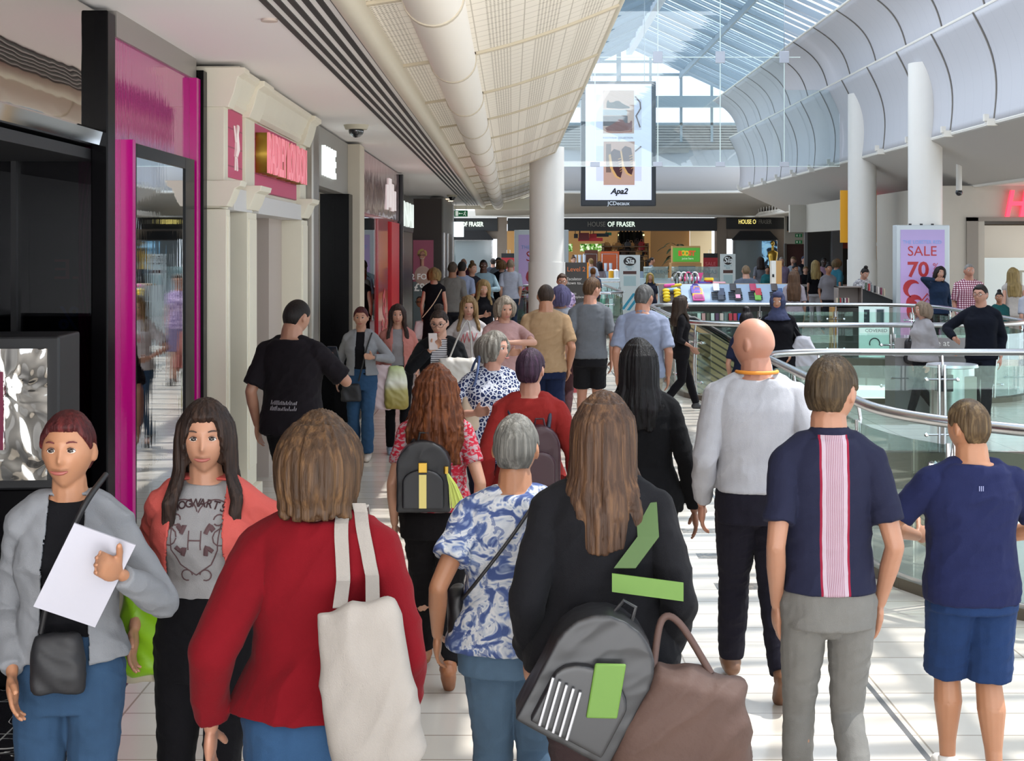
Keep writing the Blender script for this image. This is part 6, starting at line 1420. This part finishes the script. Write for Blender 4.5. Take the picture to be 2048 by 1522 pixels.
def ribbon_strap(par, name, pts, wd, m, axis=(1, 0, 0), th=.006):
    b = MB(); A = Vector(axis); V = []
    Q = []
    for i in range(len(pts) - 1):
        for k in range(5): Q.append(Vector(pts[i]).lerp(Vector(pts[i + 1]), k / 5))
    Q.append(Vector(pts[-1]))
    for p in Q: V.append([b.b.verts.new(p - A * wd / 2), b.b.verts.new(p + A * wd / 2)])
    for a, c in zip(V, V[1:]): b.b.faces.new((a[0], a[1], c[1], c[0]))
    return b.build(name, m, par, solid=th)
s6 = R6['sh'](-1)
ribbon_strap(bo, 'shoulder_strap', [s6 + Vector((.03, -.10, -.06)), s6 + Vector((.03, -.03, .055)), s6 + Vector((.03, .06, .03)), s6 + Vector((.03, .125, -.06)), loc(R6, 1240, 1110, .185)], .065, mat('#3d5429', .7))
ribbon_strap(bo, 'hanging_strap', [loc(R6, 1215, 1135, .20), loc(R6, 1350, 1150, .22)], .055, LIME, (0, 0, 1))
o = acc('brown_shoulder_bag', 'large slouchy brown bag carried low beside the black rucksack, bottom centre', 'bag', R6)
q = soft_bag(o, 'bag_body', mat('#47322a', .75, var=.12, bump=.3, bs=40), (0, 0, 0), .40, .38, .2, 11, .7, .009, .022, (4, 4, 5), 3); q.location = loc(R6, 1348, 1415, .26); q.rotation_euler = (0, math.radians(-14), 0)
strap(o, [loc(R6, 1290, 1290, .26), loc(R6, 1310, 1210, .19), loc(R6, 1345, 1215, .19), loc(R6, 1400, 1300, .25)], .011, mat('#4a342d', .7), 'handle')
R7 = person('person from behind with long straight black hair in black blazer', 1278, 387, 682, 180, 'f', near=2, skin='#8d5f48', hair=('long', '#131012', .735, '#241c22'), hy=6, top=dict(c='#17171a', sleeve=1.95, hem=.485, off=.018, flare=1.12, name='blazer', wr=.006, bust=0), bottom=dict(c='#121214', len=2, off=.012), arms=dict(l=(.14, 0, .49), r=(.185, -.02, .485)), bw=1.12, shoe='#101012')
R8 = person('bald person from behind in white shirt with orange lanyard and navy trousers', 1512, 412, 636, 180, 'm', near=2, skin='#c4917a', hair=('bald', '#8a6a55'), hy=52, hp=-3, top=dict(c='#c9c9d0', sleeve=1.93, hem=.545, off=.020, soff=.014, name='shirt', shirtcollar=1, wr=.010, flare=.96, wsc=(5, 5, 7)), bottom=dict(c='#24222e', len=2, off=.010, waist=.575, wr=.006), shoe='#6b4a35', arms=dict(l=(.155, .05, .50), r=(.16, -.02, .50)), bw=1.08, stride=.14, lead=1)
c = R8['up'](R8['T'](0, .004, .852)); o = MB().tube([(c.x + .098 * math.cos(a), c.y + .015 + .096 * math.sin(a), c.z + .012 - (.05 * max(0, -math.sin(a)))) for a in np.linspace(0, 6.283, 25)[:-1]], .009, 8, True).build('lanyard', mat('#cf8226', .6), R8['o'], smooth=50)
R9 = person('slim youth from behind in navy polo with pink-white vertical stripe and pale grey trousers', 1656, 560, 716, 180, 'm', near=2, skin='#b5876c', hair=('short', '#54432f', .8, '#7d6648'), hy=-38, top=dict(mat=pat('striped_polo', p_polo), sleeve=.72, hem=.535, off=.016, name='polo_shirt', shirtcollar=1, wr=.006), bottom=dict(mat=cloth('#85837f'), len=2, off=.008, taper=1.0), shoe='#c9c7c4', arms=dict(l=(.120, .01, .50), r=(.128, .02, .50)), bw=.86, stride=.10)
R10 = person('boy from behind in navy T-shirt and blue shorts by the glass balustrade', 1942, 497, 803, 180, 'm', near=2, skin='#bd8a68', hair=('short', '#6b553c', .8, '#a58a62'), hy=28, top=dict(c='#282e58', sleeve=.72, hem=.485, off=.018, name='shirt', wr=.008), bottom=dict(c='#26406f', len=.96, off=.018, flare=1.6, kind='shorts'), shoe='#d5d3d0', arms=dict(l=(.10, .15, .62, (1, .2, -.9)), r=(.10, .15, .61, (1, .2, -.9))), bw=1.12, stride=.05)
for an_ in (-1, 1): pass
text('neck_label', 'III', mat('#8a90b5', .6), (0, 0, 0), .03, parent=R10['o'], ext=.0005).location = R10['up'](R10['T'](.0, .082, .785))
R11 = person('person from behind with short purple hair, red jumper and maroon rucksack', 1060, 364, 700, 180, 'f', near=2, skin='#c3927c', hair=('short', '#4b3348', .8, '#765070'), hp=-8, hy=-20, top=dict(c='#a82c28', sleeve=1.9, hem=.52, off=.020, name='jumper', wr=.008, bust=0), bottom=dict(c='#26262c', len=2, off=.01), bw=1.15, arms=dict(l=(.17, .0, .52), r=(.17, .0, .52)))
backpack(R11, 'maroon rucksack with navy straps on the purple-haired person', 1078, 905, .22, .34, .13, '#3b1f28', .10, strapc='#252b3c')
R12 = person('person with grey bob facing right in navy and white spotted blouse', 985, 300, 665, 12, 'f', near=1, skin='#c99a86', hair=('bob', '#9b958b', .875, '#c6c0b6'), hy=48, top=dict(mat=pat('spotted_print', p_leo), sleeve=.8, hem=.47, off=.022, flare=1.1, name='blouse', wr=.006), bottom=dict(c='#20223a', len=2, off=.01), arms=dict(l=(.10, .12, .68, (1, -.2, -.8)), r=(.15, .02, .5)), bw=1.18, age=1)
o = acc('beige_handbag', 'beige shoulder bag of the person in the spotted blouse', 'handbag', R12)
soft_bag(o, 'bag_body', mat('#b7a590', .6), loc(R12, 940, 825, .03), .16, .26, .26, 4); strap(o, [loc(R12, 940, 790, -.04), loc(R12, 948, 740, -.11), loc(R12, 955, 712, -.04), loc(R12, 948, 740, .08), loc(R12, 940, 790, .06)], .009, mat('#4a5d86', .6))
R13 = person('person from behind in dark T-shirt looking at a phone by the cream shopfront', 585, 280, 598, 180, 'm', near=1, skin='#bd8f76', hair=('crop', '#2e2623'), hy=-22, hp=14, top=dict(c='#241f24', sleeve=.85, hem=.47, off=.024, soff=.020, name='shirt', wr=.008, flare=1.08), bottom=dict(c='#1b1b1d', len=2, off=.014), arms=dict(l=(.17, .0, .50), r=(.10, .16, .735, (1, -.2, -.9))), bw=1.12, bodyturn=-14, shoe='#2b2b2d', stride=.13)
tz = R13['arms']['r'][2]
o = acc('mobile_phone', 'dark phone held by the person in the dark T-shirt', 'phone', R13); q = box('phone_body', mat('#26303a', .2), -.038, .038, -.005, .005, -.075, .075, o, .006); q.location = R13['arms']['r'][2] + Vector((0, -.06, .06)); q.rotation_euler = (math.radians(-35), 0, 0)
random.seed(6)
flat_curve('back_print', [[(.10 - .012 * k + .003 * random.random(), z0), (.10 - .012 * k - .002, z0 + .012 + .022 * random.random())] for z0 in (1.06, 1.02) for k in range(17)], .0028, mat('#9a959b', .7), child(R13, 'shirt'), R13['o'], (0, -1, 0))
R14 = person('person with short dark red hair in grey jacket and blue jeans, middle distance', 722, 195, 615, 0, 'f', near=1, skin='#c4967c', hair=('short', '#5c2528', .8, '#84393a'), top=dict(c='#1d1b20', sleeve=.6, hem=.54, off=.012, name='top'), over=dict(c='#a3a4a9', sleeve=1.93, hem=.56, open=.05, flare=1.1, off=.012, name='jacket'), bottom=dict(mat=denim('#35597f'), len=2, off=.010, taper=1.15), shoe='#b5a79c', arms=dict(l=(.17, .02, .53), r=(.09, .12, .68, (1, -.2, -.8))), stride=.03)
o = acc('crossbody_bag', 'small black crossbody bag on the red-haired person in blue jeans', 'bag', R14); soft_bag(o, 'bag_body', mat('#1a1a1e', .6), loc(R14, 705, 783, -.13), .2, .17, .08, 2); strap(o, [loc(R14, 720, 760, -.13), loc(R14, 735, 700, -.15), loc(R14, 745, 665, -.06)], .008, BLACKM)
R15 = person('long-haired young person in open pale coral jacket carrying shopping bags, middle distance', 795, 190, 610, 6, 'f', near=1, skin='#cfa088', hair=('long', '#43302a', .70, '#6a4d3f'), top=dict(c='#a5a0a4', sleeve=.6, hem=.55, off=.010, name='shirt'), over=dict(c='#d98a80', sleeve=1.9, hem=.58, open=.06, off=.012, name='jacket'), bottom=dict(c='#17161a', len=2, off=.003), shoe='#8d96a8', arms=dict(l=(.13, .02, .55), r=(.15, .03, .56)), stride=.05)
o = acc('shopping_bag', 'olive and white shopping bag carried between the two walkers in jackets', 'shopping bag', R15)
nob = NT('olive_plastic'); nob.set(Base_Color=nob.ramp(nob.math('ADD', nob.math('MULTIPLY', nob.xyz()[2], 1.8), .45), [(.1, '#8a7a34'), (.4, '#a1975a'), (.55, '#dddccf'), (.95, '#9cae50')]), Roughness=.4)
q = soft_bag(o, 'bag_body', nob.m, (0, 0, 0), .24, .44, .1, 6, .7); q.location = loc(R15, 792, 772, -.16); q = soft_bag(o, 'pink_bag', mat('#c9b3b6', .5), (0, 0, 0), .2, .46, .08, 8, .9); q.location = loc(R15, 765, 772, -.12)
R16 = person('person with glasses and hair bun in black denim jacket looking at a phone', 880, 230, 618, 0, 'f', near=1, skin='#cda28c', hair=('bun', '#3b2e29', .8, '#5f4a40'), hp=12, hy=-8, glasses='#3a2b2b', top=dict(mat=pat('striped_jersey', p_stripes), sleeve=.6, hem=.5, off=.012, name='top'), over=dict(c='#1a1b1f', sleeve=1.9, hem=.60, open=.075, off=.014, name='denim_jacket', shirtcollar=0), bottom=dict(c='#22222a', len=2, off=.006), arms=dict(l=(.04, .15, .795, (1, -.1, -1)), r=(.16, .03, .52)), bw=1.12)
o = acc('mobile_phone', 'pale phone held up by the person with glasses and hair bun', 'phone', R16); q = box('phone_body', mat('#a79b98', .3), -.038, .038, -.005, .005, -.075, .075, o, .006); q.location = R16['arms']['l'][2] + Vector((.02, -.035, .07)); q.rotation_euler = (math.radians(-20), 0, .2)
o = acc('grey_handbag', 'pale grey bag in front of the person looking at a phone', 'handbag', R16); q = soft_bag(o, 'bag_body', mat('#b1ada7', .6), (0, 0, 0), .38, .28, .14, 3); q.location = loc(R16, 918, 745, -.22); strap(o, [loc(R16, 900, 715, -.2), loc(R16, 935, 640, -.06), loc(R16, 945, 715, -.16)], .008, mat('#8f8b86', .6))
R17 = person('person with long blond hair in white T-shirt with red scribble', 937, 185, 592, 4, 'f', near=1, skin='#d6ab97', hair=('long', '#a58358', .70, '#cdb081'), hp=8, top=dict(c='#d6cfd0', sleeve=.8, hem=.52, off=.018, name='shirt'), bottom=dict(mat=denim('#3c5878'), len=2), arms=dict(l=(.11, .10, .60, (1, -.1, -.8)), r=(.10, .12, .60, (1, -.1, -.8))))
flat_curve('red_script', [[(-.09, 1.15), (-.06, 1.25), (-.05, 1.15), (-.02, 1.27), (0, 1.16), (.03, 1.28), (.05, 1.17), (.09, 1.26)]], .004, mat('#a8303a', .6), child(R17, 'shirt'), R17['o'])
R18 = person('person with short ash blonde hair and pink T-shirt touching her wrist', 1008, 200, 592, 4, 'f', near=1, skin='#d0a18a', hair=('bob', '#a69888', .87, '#d2c5b4'), hp=12, hy=12, top=dict(c='#d3a6a3', sleeve=.7, hem=.50, off=.018, flare=1.12, name='shirt'), bottom=dict(mat=denim('#3d5f86'), len=2), arms=dict(l=(-.02, .15, .67, (1, 0, -.5)), r=(.02, .16, .735, (1.2, 0, -.1))), bw=1.1)
R19 = person('person from behind in sand T-shirt and navy shorts by the white column', 1092, 194, 568, 180, 'm', near=1, skin='#bd8a6c', hair=('crop', '#4a392f'), hp=14, top=dict(c='#c29f78', sleeve=.8, hem=.50, off=.018, name='shirt', wr=.008), bottom=dict(c='#1f2a4b', len=.85, off=.018, kind='shorts'), arms=dict(l=(.13, .08, .55), r=(.15, .02, .52)), bw=1.1, shoe='#c8c4bf', stride=.04)
R20 = person('person from behind in grey T-shirt and black shorts looking right', 1180, 178, 556, 180, 'm', near=1, skin='#d09c84', hair=('short', '#6b4d35', .8, '#94714f'), hy=-48, hp=4, top=dict(c='#7d8087', sleeve=.8, hem=.51, off=.016, name='shirt'), bottom=dict(c='#232226', len=.75, off=.014, kind='shorts'), arms=dict(l=(.15, 0, .5), r=(.15, .01, .5)), bw=1.0, shoe='#dbd8d4', stride=.08)
R21 = person('grey-haired person from behind in pale blue short sleeved shirt', 1285, 200, 570, 180, 'm', near=1, skin='#bd8b72', hair=('short', '#6f6d6c', .8, '#a4a1a0'), hy=-28, hp=8, top=dict(c='#9aa3bd', sleeve=.85, hem=.49, off=.026, name='shirt', shirtcollar=1, wr=.008), bottom=dict(c='#b5ab9c', len=2, off=.014), arms=dict(l=(.16, .02, .5), r=(.16, .02, .5)), bw=1.12, bodyturn=-6)
person('person with sunglasses on a brown ponytail and lilac patterned dress behind the directory sign', 1124, 125, 547, 0, 'f', near=0, skin='#c99a82', hair=('pony', '#5b4030'), glasses='sun', hp=6, top=dict(mat=pat('lilac_print', p_purple), sleeve=.4, hem=.5, off=.014, name='dress_top'), bottom=dict(c='#8c7a9c', kind='skirt', z=.3))
person('person from behind with lavender hair and white top beside the sand T-shirt', 1122, 168, 571, 170, 'f', near=0, skin='#cfa28c', hair=('bob', '#77709c', .86), top=dict(c='#c9ccd6', sleeve=.7, hem=.5, name='shirt'), bottom=dict(c='#5a3a3e', len=2))
o = empty('pushchair', ((1135 - CX) / 160, F / 160, 0)); tag(o, 'small grey and red pushchair between the sand and grey T-shirts', 'pushchair')
MB().tube([(-.18, 0, .9), (-.18, .1, .5), (-.18, .45, .1)], .012, 6).tube([(.18, 0, .9), (.18, .1, .5), (.18, .45, .1)], .012, 6).tube([(-.18, 0, .9), (.18, 0, .9)], .014, 6).tube([(-.18, 0, .08), (-.18, .25, .45)], .012, 6).tube([(.18, 0, .08), (.18, .25, .45)], .012, 6).build('frame', mat('#77797c', .4, .6), o)
for x_ in (-.18, .18):
    for y_ in (0, .45): MB().cyl((x_ - .02, y_, .08), (x_ + .02, y_, .08), .08, n=18).build('wheel', BLACKM, o)
MB().loft([(0, .25, .35, .15, .12), (0, .25, .75, .17, .16)], 16, 4).build('seat', mat('#a8454a', .7), o)
person('dark-dressed person with long brown hair walking beside the escalator void', 1362, 150, 592, 95, 'f', near=0, skin='#a87e68', hair=('long', '#4b3b30', .74), top=dict(c='#1b191d', sleeve=1.5, hem=.5, name='top'), bottom=dict(c='#17151a', len=2), arms=dict(l=(.13, .1, .55), r=(.12, .08, .56)), stride=.15)
RH = person('person in blue-grey headscarf and black clothes on the bridge carrying a pale bag', 1556, 167, 585, -20, 'f', near=0, skin='#b5876c', hair=('hijab', '#474c6c'), top=dict(c='#17161c', sleeve=1.9, hem=.42, off=.022, flare=1.15, name='tunic'), bottom=dict(c='#15141a', len=2), arms=dict(l=(.06, .14, .66, (1, 0, -1)), r=(.12, .05, .56)), stride=.12, bw=1.1)
o = acc('pale_grey_bag', 'pale grey bag at the side of the person in the headscarf', 'bag', RH); q = soft_bag(o, 'bag_body', mat('#a2a1a9', .6), (0, 0, 0), .34, .4, .12, 3, .5); q.location = (.30, 0, .92); strap(o, [(.22, 0, 1.1), (.13, .0, 1.32), (.3, 0, 1.1)], .008, BLACKM)
person('person with dark tied hair and navy top standing left of the bald person', 1493, 190, 622, 150, 'f', near=0, skin='#c09078', hair=('bun', '#231c1e'), top=dict(c='#262b45', sleeve=.8, hem=.5, name='top'), bottom=dict(c='#1d1e28', len=2))
RN = person('person in navy hooded top and glasses crossing the bridge at the right', 1962, 165, 570, -25, 'm', near=0, skin='#c59680', hair=('short', '#2b2422'), glasses='#2a2226', hy=-15, top=dict(c='#171a26', sleeve=1.9, hem=.48, off=.024, hood=1, name='hooded_top'), bottom=dict(c='#1b1e2b', len=2), arms=dict(l=(.16, .12, .62, (1, 0, -.6)), r=(.15, 0, .5)), stride=.14)
RW = person('fair-haired person in pale top on the bridge with a black shoulder bag', 1845, 158, 604, -75, 'f', near=0, skin='#c79e8c', hair=('bob', '#a48d78', .86), top=dict(c='#b9b4b8', sleeve=1.6, hem=.5, off=.03, flare=1.3, name='loose_top'), bottom=dict(c='#25242b', len=2), stride=.15)
o = acc('black_shoulder_bag', 'black shoulder bag of the person in the pale loose top on the bridge', 'bag', RW); q = soft_bag(o, 'bag_body', mat('#1f1d22', .6), (0, 0, 0), .3, .3, .12, 3); q.location = (-.22, -.02, .85); strap(o, [(-.2, -.08, .98), (-.15, -.02, 1.24), (-.2, .06, .98)], .009, BLACKM)
# ---- further crowd
def far(label, x, yt, s, rot, sex, skin, hair, topc, botc, sl=.8, near=-1, **k):
    h = min(1.92, H - (yt - YH) / s); t = dict(sleeve=sl, hem=k.pop('hem', .5), off=.018, name=k.pop('tn', 'shirt'), flare=1.06)
    if isinstance(topc, str): t['c'] = topc
    else: t['mat'] = topc
    bo_ = dict(c=botc, len=k.pop('ln', 2), kind=k.pop('kind', 'trousers'))
    return person(label, x, s, None, rot, sex, h=h, near=near, skin=skin, hair=hair, top=t, bottom=bo_, **k)
LT, MD, DK2 = '#cda08a', '#ad7d60', '#5a3a2b'
ra = far('person from behind with short blond hair and black dress with thin bag strap, left walkway', 868, 536, 112, 180, 'f', LT, ('bob', '#a98956', .88), '#16151c', '#16151c', .1, 0, kind='skirt')
o = acc('thin_strap_bag', 'pale thin strap and white carrier on the blond person in the black dress', 'bag', ra); strap(o, [(-.14, .08, 1.45), (0, .15, 1.2), (.2, .12, .95)], .008, mat('#cbbba0', .6)); q = soft_bag(o, 'bag_body', mat('#c9cfd0', .5), (0, 0, 0), .22, .32, .1, 3); q.location = (.24, .0, .72)
far('person from behind in plain grey T-shirt in the left walkway', 905, 524, 104, 180, 'm', MD, ('crop', '#6b5a4d'), '#8f8b86', '#26262d', .85, 0, hy=-10)
far('person from behind in light blue shirt beyond the grey T-shirt', 924, 523, 98, 178, 'm', LT, ('crop', '#2c2624'), '#a9b5d6', '#2b3148', .85, 0)
far('person with brown hair pinned up and black striped top, left walkway', 944, 526, 92, 20, 'f', LT, ('bun', '#7a5a36'), '#2b2a33', '#25242c', 1.4, 0, hy=25)
far('person in pale blue shirt with shoulder strap facing the camera, left walkway', 967, 512, 86, 0, 'm', DK2, ('crop', '#1d1715'), '#a3c0cf', '#2a2c38', 1.9, 0, arms=dict(l=(.1, .12, .6, (1, 0, -1)), r=(.06, .15, .64, (1, 0, -1))), bw=1.15)
far('person with blond hair and black top looking down at a phone, left walkway', 966, 558, 132, 10, 'f', LT, ('long', '#b0905f', .75), '#15141a', '#23293a', .8, 0, hp=20, arms=dict(l=(.02, .15, .68, (1, 0, -1)), r=(.12, .05, .55)))
far('person from behind in black sleeveless dress with diagonal strap, beside the lilac totem', 1003, 520, 80, 180, 'f', LT, ('bob', '#8f6b45', .88), '#17161f', '#17161f', .1, 0, kind='skirt')
far('bald person from behind in white polo shirt and jeans beside the lilac totem', 1021, 508, 82, 180, 'm', LT, ('crop', '#b39b83'), '#c9cde0', '#2d3a50', .85, 0, bw=1.1)
far('person with black hair facing the camera beyond the black sleeveless dress', 997, 509, 66, 0, 'm', MD, ('short', '#191518'), '#8892a0', '#2b2c33')
far('bald person in maroon top beyond the light blue shirt', 927, 517, 68, 10, 'm', LT, ('bald', '#b59a8a'), '#54253a', '#2b2c33')
rk_ = far('person from behind in grey shirt leaning at the phone case kiosk', 1494, 530, 92, 180, 'm', LT, ('crop', '#a58a6c'), '#747d8f', '#2a2d38', .85, 0, lean=12, bw=1.15)
far('person with long straight brown hair from behind at the kiosk end', 1588, 541, 102, 170, 'f', LT, ('long', '#7a5a44', .66), '#b9adb5', '#33333c', .85, 0)
far('person with dark tied hair and patterned blouse bending over the accessory stand', 1722, 533, 92, 15, 'f', LT, ('bun', '#2e2623'), pat('grey_print', p_grey), '#2a2a31', .9, 0, lean=10, hp=25)
far('person with dark hair in denim jacket touching her neck in front of the 70% totem', 1877, 533, 103, 0, 'f', LT, ('long', '#2b2120', .82), '#2c3f5e', '#20222c', 1.9, 0, arms=dict(l=(.05, .06, .86, (1.6, 0, -.3)), r=(.14, .02, .5)), ht=12)
R_pl = far('older grey-haired person in red and white checked shirt right of the 70% totem', 1938, 528, 109, 0, 'm', '#c48f78', ('crop', '#b0aca8'), pat('checked_shirt', p_plaid), '#b4a88f', .85, 0, bw=1.15)
far('grey-haired person from behind in dark top beyond the checked shirt', 1912, 529, 86, 180, 'm', LT, ('short', '#77736f'), '#1f2026', '#22232b', .85, 0)
far('person from behind with long blond hair and white strappy top at the right edge', 2026, 536, 106, 180, 'f', LT, ('long', '#b59a64', .70), '#d4ccc6', '#c8c0ba', .1, 0)
far('person with dark tied hair in teal top at the right edge', 1999, 584, 117, 0, 'f', MD, ('bun', '#201a1a'), '#1f5a5c', '#2a2a33', .9, 0, hy=-20)
far('person from behind in red top inside the clothing shop', 2039, 517, 80, 180, 'f', LT, ('long', '#30201c', .8), '#a01c28', '#26242a')
far('person from behind in white T-shirt cut by the right edge', 2062, 562, 117, 180, 'm', LT, ('short', '#5a4634'), '#c6c8d6', '#5a2a48', .85, 0)
for a in (('dark-haired person in teal tunic seated beyond the kiosk till', 1535, 533, 62, 0, 'f', MD, ('bun', '#1d1719'), '#2f7f86', '#2a4a50'),
          ('balding person in lilac shirt beside the narrow wooden box', 1563, 510, 62, 0, 'm', LT, ('crop', '#b8b1ab'), '#a893b3', '#3a3a44'),
          ('tall fair-haired person in pale sweatshirt before the red lobby doors', 1587, 500, 60, -30, 'm', LT, ('short', '#9b7e5c'), '#a4abb8', '#2c2f3c'),
          ('person in blue cap and black top before the red lobby doors', 1608, 503, 54, 20, 'm', LT, ('short', '#4b5c80'), '#20202a', '#2b3c58'),
          ('dark-haired person in black T-shirt at the lobby pier', 1630, 503, 58, -90, 'm', LT, ('short', '#3d2c26'), '#1b1b22', '#2b3c58'),
          ('person with long blond hair and black cardigan in the far crowd', 1631, 521, 72, 175, 'f', LT, ('long', '#c2a76c', .72), '#17161b', '#c9c6cc'),
          ('dark-skinned person in pink shirt in the far crowd', 1648, 504, 64, 0, 'm', '#3a2721', ('crop', '#15100f'), '#c7a0bb', '#2c2c38'),
          ('dark-haired person in grey patterned blouse with black strap in the far crowd', 1657, 528, 80, 10, 'f', MD, ('bun', '#1f181a'), '#8f8a90', '#2b2a30'),
          ('person with short fair hair and turquoise top walking in the far crowd', 1674, 518, 72, 120, 'f', LT, ('bob', '#8b7350', .88), '#3d8ea8', '#33364a'),
          ('white-haired person close to the middle right column', 1686, 524, 60, 60, 'f', LT, ('bob', '#d3cbc4', .9), '#2a3552', '#2b2c34'),
          ('fair-haired child in black printed T-shirt in the far crowd', 1611, 533, 63, 0, 'm', LT, ('short', '#a08459'), '#17171c', '#2a3c5c'),
          ('dark-haired person in maroon top in the far crowd', 1590, 530, 74, 20, 'f', MD, ('bun', '#171215'), '#3a1826', '#22202a'),
          ('grey-topped person at the dark glass beside the gold mannequin', 1521, 512, 60, 180, 'f', LT, ('long', '#3a2a26', .78), '#85858f', '#2a2a33'),
          ('person in cream top between the right-hand columns', 1760, 519, 66, 30, 'f', LT, ('long', '#7a5a40', .8), '#c9b9b0', '#5c4438'),
          ('bald person in grey shirt between the right-hand columns', 1790, 511, 57, 180, 'm', MD, ('bald', '#8a6a50'), '#8d8a85', '#5d564e'),
          ('person with brown hair far left at the cafe counter', 1147, 512, 56, 20, 'f', LT, ('bun', '#6b4a34'), '#39567c', '#2c2c38'),
          ('fair-haired person in white and navy top at the cafe counter', 1182, 517, 57, 200, 'm', LT, ('short', '#a78452'), '#c7cfe2', '#2b3558'),
          ('person with long dark hair at the cafe counter', 1199, 523, 55.3, 200, 'f', LT, ('long', '#2d1f1e', .8), '#a99aa0', '#2b2c38'),
          ('ginger-haired child at the cafe counter', 1186, 536, 72, 180, 'm', LT, ('short', '#b5713c'), '#5a6b94', '#2b2c38'),
          ('blond person seated in navy vest behind the white kiosk panel', 1300, 546, 78, 0, 'f', LT, ('long', '#c9ab63', .8), '#2a2e40', '#2a2e40'),
          ('dark-haired person in profile right of the left white kiosk panel', 1303, 515, 54, 90, 'f', LT, ('pony', '#2d211f'), '#7c8592', '#2b2c38'),
          ('person from behind at the sale stand by the lilac totem', 986, 517, 60, 180, 'm', LT, ('short', '#3a2f2a'), '#4a4f5c', '#2b2c38')):
    far(*a)
